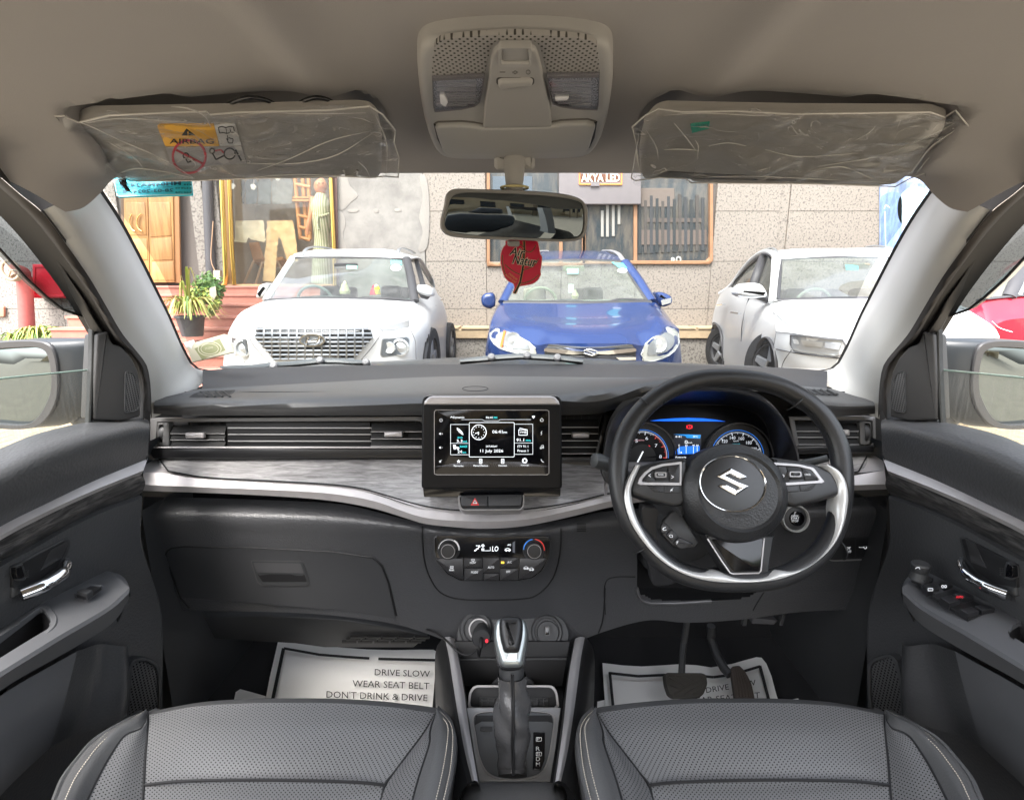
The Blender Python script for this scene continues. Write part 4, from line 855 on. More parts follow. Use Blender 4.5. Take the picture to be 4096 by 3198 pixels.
conform('handle_rim',H,[(855,1345),(1216,1350),(1260,1504),(1240,1520),(930,1522),(898,1494)],.005,mat('rim_dark',(.06,.06,.062),.3),gb,step=200,r=14)
conform('handle_frame',H,[(862,1352),(1210,1357),(1252,1500),(1235,1512),(935,1514),(905,1490)],.007,m_plastic,gb,step=200,r=12)
conform('handle_flap',H,[(874,1362),(1196,1367),(1220,1434),(900,1430)],.0095,mat('flap',(.06,.06,.063),.38),gb,step=200,r=10)
conform('handle_well',H,[(902,1440),(1224,1442),(1240,1492),(940,1494)],.0075,m_black,gb,step=200,r=8)
vt=MB()
seam('panel_seam',J,[(205,1690),(198,1520),(215,1460),(265,1440),(405,1438)],.0014,m_black,dash,40)
sl_=thing('sensor_grille','small slotted cabin sensor grille left of the steering wheel','grille',on(I(1303,1090)))
for k in range(5):conform('slot',I,box2(1268,1062+k*13,1335,1070+k*13),.0012,m_black,sl_,step=100)
seam('switch_rim',J,[(1600,1290),(1735,1328),(1998,1318),(1994,1170)],.0022,m_silver2,dash,30,smooth=False)
sb=conform('switch_panel',J,[(1615,1180),(1990,1170),(1995,1315),(1730,1325),(1600,1290)],.003,m_plastic,dash,step=120,r=14)
b1=conform('stability_switch',J,box2(1800,1188,1880,1305),.007,MATS['button_black'],dash,step=80,r=5)
b2=conform('headlamp_switch',J,box2(1890,1188,1968,1302),.007,MATS['button_black'],dash,step=80,r=5)
pw=Plane(on(J(1880,1245),.0085),(0,-.95,.2));T('OFF',1840,1268,32,18,m_dimw,J,pw,b1)
def f5():icl([(1828,1232),(1833,1226),(1846,1226),(1851,1232),(1851,1240),(1828,1240),(1828,1232)],3);icl([(1831,1254),(1838,1246),(1833,1243)],2.5);icl([(1848,1254),(1842,1246),(1848,1243)],2.5)
def f6():icl(rnd(box2(1908,1212,1940,1240),6),3);icr(1950,1240,9,5,n=12)
def icJ(fn,par):
 global ic,pt;s0,ic=pt,MB();pt=pw
 def a(poly):ic.plate(tr(J,poly,pw),pw,.0004,.0001)
 g=globals();o=g['icp'];g['icp']=a;fn();g['icp']=o;ic.build('symbol',m_dimw,par);pt=s0
icJ(f5,b1);icJ(f6,b2)
pe=Plane(on(J(1478,1045),.002),(0,-.96,.25))
es=thing('start_button','round engine start stop button in a chrome ring right of the steering wheel hub','button',on(J(1478,1045)))
rdisc('chrome_ring',J,1478,1045,94,[(1,-.2),(1,.1),(.95,.22),(.88,.22),(.82,.06)],pe,mat('ring_bright',(.7,.71,.7),.25,metal=.5),es,40);rdisc('surround',J,1478,1045,80,[(1,.05),(.8,.2),(.62,.24)],pe,m_plastic,es,40)
pbt=rdisc('push_button',J,1478,1042,50,[(1,.3),(.96,.6),(.8,.7),(0,.72)],pe,m_gloss,es,40);pe2=pe.up((pe.hit(J(1528,1042))-pe.hit(J(1478,1042))).length*.73)
for s,y,w_,h_ in(('ENGINE',1028,46,11),('START',1044,54,14),('STOP',1062,46,14)):T(s,1478,y,w_,h_,m_dimw,J,pe2,pbt)
# === steering wheel
sp=px_plane(J(1050,860),.775,24)
wh=thing('steering_wheel','black leather steering wheel with a satin silver lower rim and round airbag hub','steering wheel',sp.hit(J(1050,860)))
oj=[(960,40),(830,50),(700,85),(585,135),(480,205),(390,290),(325,375),(275,470),(243,570),(226,690),(226,800),(240,905),(265,1000),(300,1085),(350,1165),(405,1235),(470,1315),(530,1378),(600,1430),(690,1478),(780,1508),(880,1530),(1000,1541),(1120,1543),(1240,1538),(1340,1526),(1430,1502),(1520,1462),(1600,1415),(1665,1362),(1720,1300),(1765,1235),(1800,1165),(1830,1080),(1850,990),(1862,890),(1866,800),(1860,690),(1842,590),(1805,480),(1755,385),(1690,300),(1615,230),(1530,170),(1430,118),(1330,82),(1220,58),(1090,43)]
RR=.0158
o2=tr(J,oj,sp);cl2=sm2(inset(o2,RR),120)
rim=tube('rim',[sp.at(*p,0) for p in cl2],RR,mat('rim_leather',(.022,.0225,.024),.38,bump=.25,bscale=520,btype='voronoi',dist=.0006),wh,18,closed=True,ref=sp.n)
ob=[(400,690),(345,800),(326,900),(340,990),(375,1085),(440,1185),(530,1290),(640,1375),(780,1440),(930,1472),(1090,1480),(1250,1474),(1390,1452),(1520,1400),(1640,1320),(1740,1220),(1800,1110),(1832,980),(1838,880),(1815,780),(1770,720),(1700,685)]
ib=[(440,690),(405,770),(378,850),(385,930),(405,1010),(440,1090),(500,1190),(590,1290),(700,1365),(830,1398),(940,1392),(1060,1432),(1250,1432),(1330,1388),(1440,1392),(1560,1345),(1650,1260),(1700,1160),(1722,1050),(1722,960),(1735,880),(1730,820),(1700,760),(1640,692)]
a=resample([sp.up(.0162).hit(J(*p)) for p in ob],70);b=resample([sp.up(.005).hit(J(*p)) for p in ib],70)
loft('silver_inlay',[[[p-sp.n*.004 for p in a],a,[p.lerp(q_,.4)+sp.n*.0075 for p,q_ in zip(a,b)],[p.lerp(q_,.75)+sp.n*.0075 for p,q_ in zip(a,b)],b,[p-sp.n*.014 for p in b]]],mat('wheel_silver',(.66,.66,.65),.3,metal=.35,coat=.3),wh,nx=110,ny=4,angle=80)
tube('inlay_line',[p+sp.n*.0012 for p in a],.0009,m_black,wh,6)
def rimseam(x0,y0,x1,y1):
 c=sp.hit(J((x0+x1)/2,(y0+y1)/2));d=(sp.hit(J(x1,y1))-sp.hit(J(x0,y0))).normalized()
 pts=[c+d*(math.cos(R(t))*(RR+.0002))+sp.n*(math.sin(R(t))*(RR+.0002)) for t in range(-10,191,12)]
 tube('rim_seam',pts,.0011,m_black,wh,6)
rimseam(425,245,508,318);rimseam(1522,232,1430,318);rimseam(425,1260,475,1225);rimseam(1765,1212,1795,1290)
mb=MB();inn=sm2(inset(o2,RR*1.86),400)
for i,p in enumerate(inn):
 P=sp.at(*p,.0062);u=pix(P);jx,jy=(u[0]-2300)/.5952,(u[1]-1450)/.5952
 if jy<640 and i%2==0 and(jx<500 or jx>1420 or jy<330):q2=inn[(i+1)%400];mb.tube([P,sp.at(*q2,.0085)],.0008,5)
stuff(mb.build('stitching',m_black,wh))
plate('spoke',J,[(425,700),(520,668),(730,640),(760,900),(690,965),(640,968),(470,925),(385,895),(365,860),(380,790)],sp.up(-.004),mat('spoke_black',(.016,.016,.017),.38),wh,h=.017,bev=.006,back=-.02,r=16)
plate('spoke',J,[(1290,640),(1560,680),(1690,735),(1755,855),(1742,893),(1600,938),(1440,972),(1380,950),(1330,880)],sp.up(-.004),MATS['spoke_black'],wh,h=.017,bev=.006,back=-.02,r=16)
plate('lower_spoke',J,[(850,1150),(960,1345),(1025,1432),(1060,1446),(1245,1444),(1278,1405),(1290,1330),(1320,1150)],sp.up(-.004),MATS['spoke_black'],wh,h=.013,bev=.004,back=-.015,r=10)
plate('gloss_inlay',J,[(915,1185),(1050,1385),(1070,1402),(1230,1398),(1246,1375),(1262,1180)],sp.up(.009),m_gloss,wh,h=.002,bev=.001,r=8)
tube('bright_line',[sp.up(.0105).hit(J(*p)) for p in[(890,1182),(985,1330),(1042,1410),(1060,1418),(1236,1412),(1250,1396),(1272,1178)]],.0011,m_silver,wh,6)
sq=sp.up(.013)
frame('button_frame',J,[(418,812),(432,775),(465,735),(510,702),(580,680),(715,664),(712,826),(440,822)],[(448,800),(452,780),(480,748),(520,718),(590,697),(700,684),(700,804),(470,803)],sq,m_rail,wh,h=.003,back=-.004,n=120)
frame('button_frame',J,[(1300,668),(1500,682),(1600,706),(1672,800),(1660,808),(1390,828),(1350,740)],[(1325,688),(1490,698),(1580,720),(1632,784),(1625,792),(1385,806),(1352,740)],sq,m_rail,wh,h=.003,back=-.004,n=120)
mbk=MATS['button_black']
bb=plate('track_button',J,[(454,800),(460,780),(486,748),(522,722),(534,800)],sq.up(-.002),mbk,wh,h=.004,r=4);T('<',500,757,16,22,m_dimw,J,sq.up(.0024),bb)
bb=plate('track_button',J,[(622,694),(698,684),(698,803),(634,801)],sq.up(-.002),mbk,wh,h=.004,r=4);T('>',655,767,16,22,m_dimw,J,sq.up(.0024),bb)
plate('roller_well',J,[(522,706),(612,700),(628,790),(538,790)],sq.up(-.002),m_black,wh,h=.003)
bb=plate('mode_roller',J,box2(538,736,613,783),sq.up(-.001),m_plastic,wh,h=.008,bev=.003,r=8);frame('roller_rim',J,rnd(box2(538,734,614,772),10),rnd(box2(547,742,605,764),8),sq.up(.006),m_silver2,bb,h=.0015,n=48);T('MODE',576,752,36,12,m_dimw,J,sq.up(.0075),bb)
plate('lower_button',J,[(478,822),(590,826),(592,872),(530,868)],sq.up(-.002),mbk,wh,h=.003,r=6);bb=plate('mute_button',J,box2(600,826,697,876),sq.up(-.002),mbk,wh,h=.003,r=6)
plate('lower_button',J,[(1390,830),(1494,822),(1500,866),(1392,874)],sq.up(-.002),mbk,wh,h=.003,r=6);plate('lower_button',J,[(1502,820),(1615,812),(1600,840),(1570,860),(1508,864)],sq.up(-.002),mbk,wh,h=.003,r=6)
bb=plate('cruise_button',J,[(1328,692),(1410,697),(1436,800),(1386,804)],sq.up(-.002),mbk,wh,h=.004,r=4)
plate('roller_well',J,[(1414,698),(1512,700),(1532,782),(1436,788)],sq.up(-.002),m_black,wh,h=.003)
bb2=plate('set_roller',J,box2(1438,730,1522,782),sq.up(-.001),m_plastic,wh,h=.008,bev=.003,r=8);frame('roller_rim',J,rnd(box2(1438,730,1520,768),10),rnd(box2(1448,739,1510,760),8),sq.up(.006),m_silver2,bb2,h=.0015,n=48)
bb3=plate('cancel_button',J,[(1516,704),(1575,722),(1624,786),(1540,794)],sq.up(-.002),mbk,wh,h=.004,r=4);T('CANCEL',1563,751,42,14,m_dimw,J,sq.up(.0024),bb3)
def wicon(fn,pl_,par,mt=None):
 g=globals();o=g['icp'];m_=MB();g['icp']=lambda poly:m_.plate(tr(J,poly,pl_),pl_,.0004,.0001);fn();g['icp']=o;m_.build('symbol',mt or m_dimw,par)
wicon(lambda:(icr(1390,760,14,11,-40,220,16),icl([(1390,762),(1398,750)],3)),sq.up(.0024),bb)
wicon(lambda:(icp([(640,855),(648,850),(654,843),(654,862),(648,858)]),icl([(640,866),(660,840)],2)),sq.up(.0014),MB and wh.children[-1] if False else bb)
hc=sp.hit(J(1050,872));ex=(sp.hit(J(1400,872))-hc).length;ey=(sp.hit(J(1050,1208))-hc).length
m_hub=mat('hub_leather',(.02,.0205,.022),.4,bump=.4,bscale=330,btype='voronoi',dist=.001)
revolve('airbag_cover',[(ex*a_,b_) for a_,b_ in[(1.0,-.03),(1.0,.008),(.985,.016),(.95,.021),(.86,.027),(.80,.0315),(.775,.033),(.75,.0315),(.72,.0295),(.66,.030),(0,.030)]],hc,sp.n,m_hub,wh,72,sp.v,sy=ey/ex)
hp2=sp.up(.030);cc=sp.hit(J(1055,812));rx=(sp.hit(J(1275,812))-cc).length;ry=(sp.hit(J(1055,1003))-cc).length
cc=hp2.hit(J(1056,812))
revolve('chrome_ring',[(rx*a_,b_) for a_,b_ in[(1.0,-.002),(.995,.002),(.975,.0035),(.95,.003),(.935,.0005)]],cc,sp.n,m_chrome,wh,72,sp.v,sy=ry/rx*.98)
em=revolve('emblem_disc',[(rx*.94,-.002),(rx*.94,.0008),(rx*.5,.0016),(0,.0018)],cc,sp.n,mat('disc_black',(.012,.012,.013),.22),wh,64,sp.v,sy=ry/rx*.98)
S_=[(962,218),(1083,150),(1150,182),(1224,222),(1190,241),(1155,242),(1120,224),(1078,204),(1045,216),(1140,262),(1240,300),(1122,378),(1050,340),(978,299),(1010,281),(1044,284),(1085,306),(1122,324),(1156,310),(1060,262)]
plate('badge',WH,S_,sp.up(.0318),m_chrome,em,h=.0035,bev=.0028,back=-.001,seg=2,angle=15)
text('SRS AIRBAG',J,1093,1027,152,20,sp.up(.0318),mat('emboss',(.008,.008,.008),.5),wh)
pod=sp.up(-.012)
plate('phone_pod',J,[(563,1112),(585,1060),(640,1000),(700,985),(828,1210),(800,1240),(700,1258),(640,1222),(575,1150)],pod,MATS['spoke_black'],wh,h=.006,bev=.003,r=10)
for nm,po in(('phone_button',[(570,1105),(590,1065),(640,1110),(602,1150),(578,1142)]),('phone_button',[(606,1154),(644,1114),(690,1165),(650,1204)]),('phone_button',[(654,1208),(694,1170),(795,1215),(730,1248),(695,1248)])):plate(nm,J,po,pod.up(.005),mbk,wh,h=.004,bev=.0015,r=8)
pod2=pod.up(.0095)
wicon(lambda:(icl([(593,1110),(590,1120),(600,1126),(614,1122)],4),icl([(593,1110),(610,1104)],4)),pod2,wh);wicon(lambda:icl([(632,1160),(640,1155),(655,1158),(655,1172),(640,1172),(632,1160)],3),pod2,wh);wicon(lambda:(icl([(680,1200),(688,1208),(682,1218)],3),icr(695,1202,6,3,120,260,8)),pod2,wh)
tube('pod_link',[pod.hit(J(650,1000)),pod.hit(J(720,900))-sp.n*.01],.018,m_plastic,wh,12)
col=thing('steering_column','dark steering column shroud behind the wheel with a lamp stalk','steering column',hc-sp.n*.15)
ca=hc-sp.n*.035;cb=V3((hc.x,1.06,.86))
tube('shroud',[ca,ca-sp.n*.05,cb],[.052,.066,.075],m_plastic,col,24);tube('shroud_lower',[ca+V3((0,.05,-.05)),V3((hc.x,1.02,.80)),V3((hc.x,1.05,.74))],[.05,.075,.08],m_plastic,col,24)
cv=px_plane(J(700,1180),.95,0)
plate('column_cover',J,[(440,960),(640,985),(1300,1000),(1300,1330),(950,1370),(830,1390),(640,1490),(520,1500),(470,1250)],cv,mat('cover_grey',(.03,.03,.032),.5),col,h=.003,bev=.002,back=-.02,r=40)
st_=px_plane(J(150,655),.86,0)
def stk(pts,rr,nm,mt):return tube(nm,pts,rr,mt,col,16)
ms=mat('stalk_grey',(.06,.062,.062),.4)
stk([D(J(*p[:2]),p[2]) for p in[(118,655,.845),(128,655,.846),(165,662,.85),(200,676,.855),(260,720,.865),(500,820,.89),(900,900,.93)]],[.004,.0125,.0135,.0125,.009,.008,.01],'stalk',ms)
stk([D(J(*p[:2]),p[2]) for p in[(1700,640,.85),(1640,655,.855),(1560,672,.86),(1300,800,.90)]],[.006,.006,.007,.009],'stalk',ms)
plate('stalk_collar',J,rnd([(165,720),(215,690),(260,740),(240,820),(195,790)],20),px_plane(J(200,750),.95,0),m_plastic,col,h=.01,bev=.004)
kp_=MB();kp_.add([V3((.10,1.12,.60)),V3((.66,1.12,.60)),V3((.66,1.06,.90)),V3((.10,1.06,.90))],[(0,1,2,3)]);kp_.build('knee_opening',m_black,dash)
# === instrument cluster
ic_pl=px_plane(CL(850,480),1.085,14)
clu=thing('instrument_cluster','lit instrument cluster with two dials and a blue display seen through the steering wheel','instrument cluster',ic_pl.hit(CL(850,480)))
hood_o=[(186,690),(200,560),(228,440),(262,370),(310,305),(385,258),(480,222),(600,192),(750,176),(880,172),(1000,174),(1100,186),(1190,208),(1270,250),(1340,305),(1395,370),(1440,440),(1475,520),(1500,600),(1515,690)]
hood_i=[(285,690),(292,600),(315,510),(350,430),(400,365),(460,325),(540,298),(640,284),(760,278),(880,278),(1000,284),(1090,298),(1170,322),(1225,350),(1262,390),(1290,440),(1308,500),(1318,560),(1324,620),(1326,690)]
ho=[D(J(x,y),.955+.05*min(1,max(0,(y-172)/400))) for x,y in hood_o];hi=[ic_pl.hit(J(*p))+ic_pl.n*.004 for p in hood_i]
loft('hood',[[[p+V3((0,.012,.006)) for p in ho],ho],[ho,[a_.lerp(b_,.08)+V3((0,-.002,-.002)) for a_,b_ in zip(ho,hi)]]],mat('hood_edge',(.16,.16,.165),.35,metal=.5),clu,nx=70,ny=3)
loft('hood_lining',[[[a_.lerp(b_,.08)+V3((0,-.002,-.002)) for a_,b_ in zip(ho,hi)],[a_.lerp(b_,.5) for a_,b_ in zip(ho,hi)],hi]],mat('lining',(.012,.012,.014),.3),clu,nx=70,ny=6)
plate('face',J,[(285,720)]+hood_i+[(1326,720)],ic_pl,mat('cluster_face',(.003,.003,.005),.35,spec=.2),clu,h=.001)
ipc=ic_pl.up(.0016)
def arcmesh(nm,cx,cy,r,a0,a1,wd,mt,par,n=40,h=.0005,pl=None):
 o=circ(cx,cy,r,n=n,a0=a0,a1=a1);i_=circ(cx,cy,r-wd,n=n,a0=a0,a1=a1)[::-1];P=pl or ipc
 v,f=[],[]
 for p in o:v.append(P.at(*P.p2(CL(*p)),h))
 for p in i_[::-1]:v.append(P.at(*P.p2(CL(*p)),h))
 f=[(k,k+1,n+k+1,n+k) for k in range(n-1)]
 return mk(nm,v,f,mt,par)
mbl=mat('blue_ring',(.03,.25,1),.5,emit=.55);mtk=mat('tick_lit',(.85,.9,1),.5,emit=.55)
def gauge(cx,cy,r,lab,a0,a1,nums,red):
 g=thing('dial',lab,'dial',ipc.hit(CL(cx,cy)),'cluster dials')
 arcmesh('bezel',cx,cy,r+62,180,360,14,mat('gauge_bezel',(.05,.05,.055),.25,metal=.5),g,60,.012);arcmesh('dish',cx,cy,r+50,180,360,50,mat('gauge_dish',(.012,.012,.014),.4),g,60,.0004)
 arcmesh('blue_ring',cx,cy,r+3,a0,a1,4.5,mbl,g,60,.001)
 m_=MB();mr2=MB()
 for k in range(0,61):
  an=a0+(a1-a0)*k/60;L_=27 if k%10==0 else 18 if k%5==0 else 11;wdt=2.6 if k%10==0 else 1.3;ca_,sa_=math.cos(R(an)),math.sin(R(an))
  p0,p1=(cx+(r-12)*ca_,cy+(r-12)*sa_),(cx+(r-12-L_)*ca_,cy+(r-12-L_)*sa_)
  po=[(p0[0]-sa_*wdt,p0[1]+ca_*wdt),(p0[0]+sa_*wdt,p0[1]-ca_*wdt),(p1[0]+sa_*wdt,p1[1]-ca_*wdt),(p1[0]-sa_*wdt,p1[1]+ca_*wdt)]
  (mr2 if red and an>red else m_).plate(tr(CL,po,ipc),ipc,.0008,.0002)
 stuff(m_.build('graduations',mtk,g))
 if red:stuff(mr2.build('red_graduations',mat('tick_red',(.9,.1,.08),.5,emit=.4),g));arcmesh('white_line',cx,cy,r-10,a0,a1,3,mtk,g,60,.0007)
 for s,x,y in nums:T(s,x,y,13*len(s)+(8 if len(s)==1 else 4),26,mtk,CL,ipc.up(.0008),g)
 return g
g1=gauge(335,640,206,'rev counter dial with red marks at the left of the cluster',190,365,[('6',371,500),('7',445,558),('8',480,646),('5',290,520)],300)
g2=gauge(1090,645,208,'speedometer dial with large numerals at the right of the cluster',200,370,[('120',990,523),('140',1053,497),('160',1123,502),('180',1182,535),('200',1223,584)],0)
T('km/h',1080,521,40,12,mtk,CL,ipc.up(.0008),g2);T('smart',1082,546,60,13,mat('teal_lit',(.1,.6,.75),.5,emit=.5),CL,ipc.up(.0008),g2);T('HYBRID',1096,564,86,14,MATS['teal_lit'],CL,ipc.up(.0008),g2);T('x1000RPM',305,517,88,11,mat('rpm',(.8,.4,.45),.5,emit=.4),CL,ipc.up(.0008),g1)
arcmesh('inner_disc',335,655,108,0,360,104,mat('inner_disc',(.014,.013,.014),.35),g1,40,.002)
nb=Plane(ipc.at(0,0,.006),ipc.n);nb.u,nb.v=ipc.u,ipc.v
plate('needle',CL,[(341,604),(346,606),(299,700),(291,700)],nb,m_lit,g1,h=.001,bev=.0003)
scn=plate('display',CL,box2(585,468,803,668),ipc,mat('display_navy',(.004,.008,.03),.3),clu,h=.0006,bev=.0002)
m_sky=mat('lit_sky',(.02,.28,.75),.5,emit=.9)
plate('header',CL,[(585,468),(668,470),(690,498),(795,502),(800,474),(700,470)],ipc.up(.0006),m_sky,scn,h=.0004,bev=.0001);plate('graph',CL,[(598,600),(640,565),(790,560),(792,622),(600,628)],ipc.up(.0006),mat('lit_graph',(.01,.16,.8),.5,emit=1.0),scn,h=.0004,bev=.0001)
for s,x,y,w_,h_ in(('6:41',622,487,46,15),('29°C',757,487,40,15),('km/L',716,534,36,11),('0',628,556,10,13),('20',684,556,20,13),('40',742,556,20,13),('50',772,556,20,13),('Average',640,652,88,18)):T(s,x,y,w_,h_,m_lit,CL,ipc.up(.0013),scn)
def cicon(fn,mt,par,nm='symbol'):
 g=globals();o=g['icp'];m_=MB();g['icp']=lambda poly:m_.plate(tr(CL,poly,ipc.up(.0012)),ipc.up(.0012),.0004,.0001);fn();g['icp']=o;m_.build(nm,mt,par)
[cicon(lambda:icl([(x,565),(x,622)],2.5),m_lit,scn,'graph_line') for x in(628,684,742,772)];cicon(lambda:icp([(645,604),(652,618),(638,618)]),m_lit,scn,'marker');cicon(lambda:icl(box2(676,520,692,540)+[(676,520)],3),m_lit,scn,'fuel_symbol')
cicon(lambda:(icr(710,410,15,11),icl([(710,402),(710,412)],4),icl([(710,415),(710,419)],4),icr(710,410,22,18,140,220,8),icr(710,410,22,18,-40,40,8)),m_red,clu,'brake_warning')
cicon(lambda:(icr(389,566,6,1,n=10),icp([(376,588),(384,573),(394,573),(402,588)]),icl([(380,578),(398,588)],2)),m_red,clu,'belt_warning')
plate('light_bar',CL,[(398,362),(480,350),(600,341),(700,338),(820,342),(920,354),(994,367),(900,366),(700,365),(500,365)],ipc.up(.001),mat('bar_blue',(.01,.16,1),.5,emit=1.0),clu,h=.003,bev=.001)
# === sun visors in their clear plastic wrap
m_visor=mat('visor_grey',(.29,.275,.255),.65,bump=.15,bscale=700,btype='voronoi')
def film_mat():
 m=bpy.data.materials.new('clear_wrap');m.use_nodes=True;t=m.node_tree;t.nodes.clear()
 out=nd(t,'ShaderNodeOutputMaterial');tb=nd(t,'ShaderNodeBsdfTransparent');gb_=nd(t,'ShaderNodeBsdfGlossy');gb_.inputs['Roughness'].default_value=.10
 tc=nd(t,'ShaderNodeTexCoord');mp=nd(t,'ShaderNodeMapping');mp.inputs['Scale'].default_value=(1,2.2,1);mp.inputs['Rotation'].default_value=(0,0,R(30));n=nd(t,'ShaderNodeTexNoise',Scale=6.5,Detail=3,Distortion=2.0);t.links.new(tc.outputs['Object'],mp.inputs[0]);t.links.new(mp.outputs[0],n.inputs['Vector'])
 s1_=nd(t,'ShaderNodeMath',operation='SUBTRACT');s1_.inputs[1].default_value=.5;t.links.new(n.outputs[0],s1_.inputs[0]);ab=nd(t,'ShaderNodeMath',operation='ABSOLUTE');t.links.new(s1_.outputs[0],ab.inputs[0])
 mr=nd(t,'ShaderNodeMapRange');mr.inputs['From Min'].default_value=.0;mr.inputs['From Max'].default_value=.009;mr.inputs['To Min'].default_value=.55;mr.inputs['To Max'].default_value=.045;t.links.new(ab.outputs[0],mr.inputs[0])  # ridge lines mixed pale: highlight streaks painted into the wrap's creases
 bp_=nd(t,'ShaderNodeBump');bp_.inputs['Strength'].default_value=.5;bp_.inputs['Distance'].default_value=.01;t.links.new(ab.outputs[0],bp_.inputs['Height']);t.links.new(bp_.outputs[0],gb_.inputs['Normal'])
 lw=nd(t,'ShaderNodeLayerWeight',Blend=.25);t.links.new(bp_.outputs[0],lw.inputs['Normal']);r2=nd(t,'ShaderNodeMapRange');r2.inputs['To Min'].default_value=.07;r2.inputs['To Max'].default_value=.45;t.links.new(lw.outputs['Fresnel'],r2.inputs[0])
 m1=nd(t,'ShaderNodeMixShader');t.links.new(r2.outputs[0],m1.inputs[0]);t.links.new(tb.outputs[0],m1.inputs[1]);t.links.new(gb_.outputs[0],m1.inputs[2])
 df=nd(t,'ShaderNodeBsdfTranslucent');df.inputs[0].default_value=(.85,.83,.8,1);d2=nd(t,'ShaderNodeBsdfDiffuse');d2.inputs[0].default_value=(.85,.83,.8,1);ma=nd(t,'ShaderNodeMixShader');t.links.new(df.outputs[0],ma.inputs[1]);t.links.new(d2.outputs[0],ma.inputs[2])
 m2=nd(t,'ShaderNodeMixShader');t.links.new(mr.outputs[0],m2.inputs[0]);t.links.new(m1.outputs[0],m2.inputs[1]);t.links.new(ma.outputs[0],m2.inputs[2]);t.links.new(m2.outputs[0],out.inputs[0]);return m
m_film=film_mat()
def sheet(name,m,pts,pl,amp,freq,mt,parent,step=.012,h=0,edge=0):
 from mathutils.geometry import delaunay_2d_cdt
 poly=tr(m,pts,pl) if m else pts;xs=[p[0] for p in poly];ys=[p[1] for p in poly];ins=[];y=min(ys);rnd_=random.Random(3)
 den=[]
 for i in range(len(poly)):
  a_,b_=poly[i],poly[(i+1)%len(poly)];k=max(1,int(math.hypot(a_[0]-b_[0],a_[1]-b_[1])/step));den+=[(lerp(a_[0],b_[0],j/k),lerp(a_[1],b_[1],j/k)) for j in range(k)]
 while y<max(ys):
  x=min(xs)
  while x<max(xs):
   p=(x+rnd_.uniform(-.3,.3)*step,y+rnd_.uniform(-.3,.3)*step)
   if inpoly(p,poly):ins.append(p)
   x+=step
  y+=step
 n=len(den);vv,ee,ff,*_=delaunay_2d_cdt([V3((*p,0)).to_2d() for p in den+ins],[(i,(i+1)%n) for i in range(n)],[],1,1e-5)
 vs_=[]
 for v in vv:
  z=amp*(abs(NZ.noise(V3((v.x*freq,v.y*freq*1.7,3.3))))*2-.4+.5*abs(NZ.noise(V3((v.x*freq*2.6,v.y*freq*3,9)))))
  vs_.append(pl.at(v.x,v.y,h+z))
 return mk(name,vs_,[tuple(f) for f in ff],mt,parent,80)
def roof_plane(m,lo,dlo,hi_,dhi):
 a_,b_=D(m(*lo),dlo),D(m(*hi_),dhi);t=a_-b_;return Plane(a_,(0,t.z,-t.y))
vp=roof_plane(A,(1200,890),.785,(1200,545),.615)
lv=thing('sun_visor','left grey sun visor with a yellow airbag warning label, wrapped in clear plastic','sun visor',vp.hit(A(1200,700)),'sun visors')
plate('panel',A,[(395,600),(430,572),(480,557),(1200,545),(1840,527),(1900,535),(1940,575),(1962,700),(1958,878),(1900,884),(1830,872),(1760,868),(1740,884),(1240,890),(1000,898),(660,903),(560,850),(430,660)],vp.up(-.010),m_visor,lv,h=.011,bev=.008,back=-.003,seg=4,r=22)
vq=vp.up(.0024)
lb=plate('warning_label',A,rnd([(808,650),(822,642),(1098,638),(1128,750),(850,752)],8),vq,mat('label_amber',(.72,.38,.03),.5),lv,h=.0004,bev=.0001);plate('label_white',A,[(1100,638),(1208,638),(1240,745),(1130,750)],vq,mat('label_grey',(.5,.5,.5),.6),lv,h=.0004,bev=.0001);plate('label_lower',A,[(852,758),(1240,750),(1268,840),(1100,850),(880,850)],vq,mat('label_pale',(.36,.35,.35),.6),lv,h=.0003,bev=.0001)
vr=vq.up(.0007);text('AIRBAG',A,985,724,228,26,vr,m_ink,lb,bold=.01);plate('warning_triangle',A,[(958,662),(1002,696),(934,696)],vr,m_ink,lb,h=.0003,bev=.0001);text('!',A,966,683,6,20,vr.up(.0004),MATS['label_amber'],lb)
def aicon(fn,mt,par,P=vr,m=A):
 g=globals();o=g['icp'];m_=MB();g['icp']=lambda poly:m_.plate(tr(m,poly,P),P,.0003,.0001);fn();g['icp']=o;m_.build('symbol',mt,par)
aicon(lambda:(icl([(1122,655),(1140,650),(1160,656),(1180,650),(1200,652),(1205,680),(1185,680),(1166,686),(1146,682),(1128,684),(1122,655)],4),icl([(1160,656),(1166,686)],3),icl([(1182,660),(1185,676)],5),icl([(1168,695),(1172,718),(1164,712),(1175,735),(1195,735),(1198,715),(1175,708)],4)),m_ink,lv)
aicon(lambda:(icr(972,804,84,72,n=36),icl([(905,770),(1040,840)],10)),mat('label_red',(.45,.03,.05),.6),lv);aicon(lambda:(icr(955,800,14,8),icl([(955,815),(965,835),(1000,820)],6),icr(1090,775,12,5),icl([(1090,785),(1110,820),(1150,800)],7),icr(1180,790,28,22),icl([(1210,770),(1240,825)],8)),m_ink,lv);aicon(lambda:icl([(1105,775),(1135,770),(1150,785)],8),MATS['label_red'],lv)
bag=[(283,565),(330,562),(400,598),(560,560),(900,545),(1060,540),(1080,556),(1210,545),(1700,532),(1900,512),(1965,556),(2032,640),(2024,700),(2050,780),(2046,886),(1980,880),(1900,888),(1750,880),(1240,893),(1000,903),(700,908),(650,885),(575,908),(512,892),(522,845),(380,692)]
sheet('plastic_wrap',A,bag,vp,.010,13,m_film,lv,.009,.004);tube('wrap_edge',[vp.at(*vp.p2(A(*p)),.007) for p in bag],.0009,mat('wrap_fold',(.55,.53,.5),.12),lv,5,closed=True)
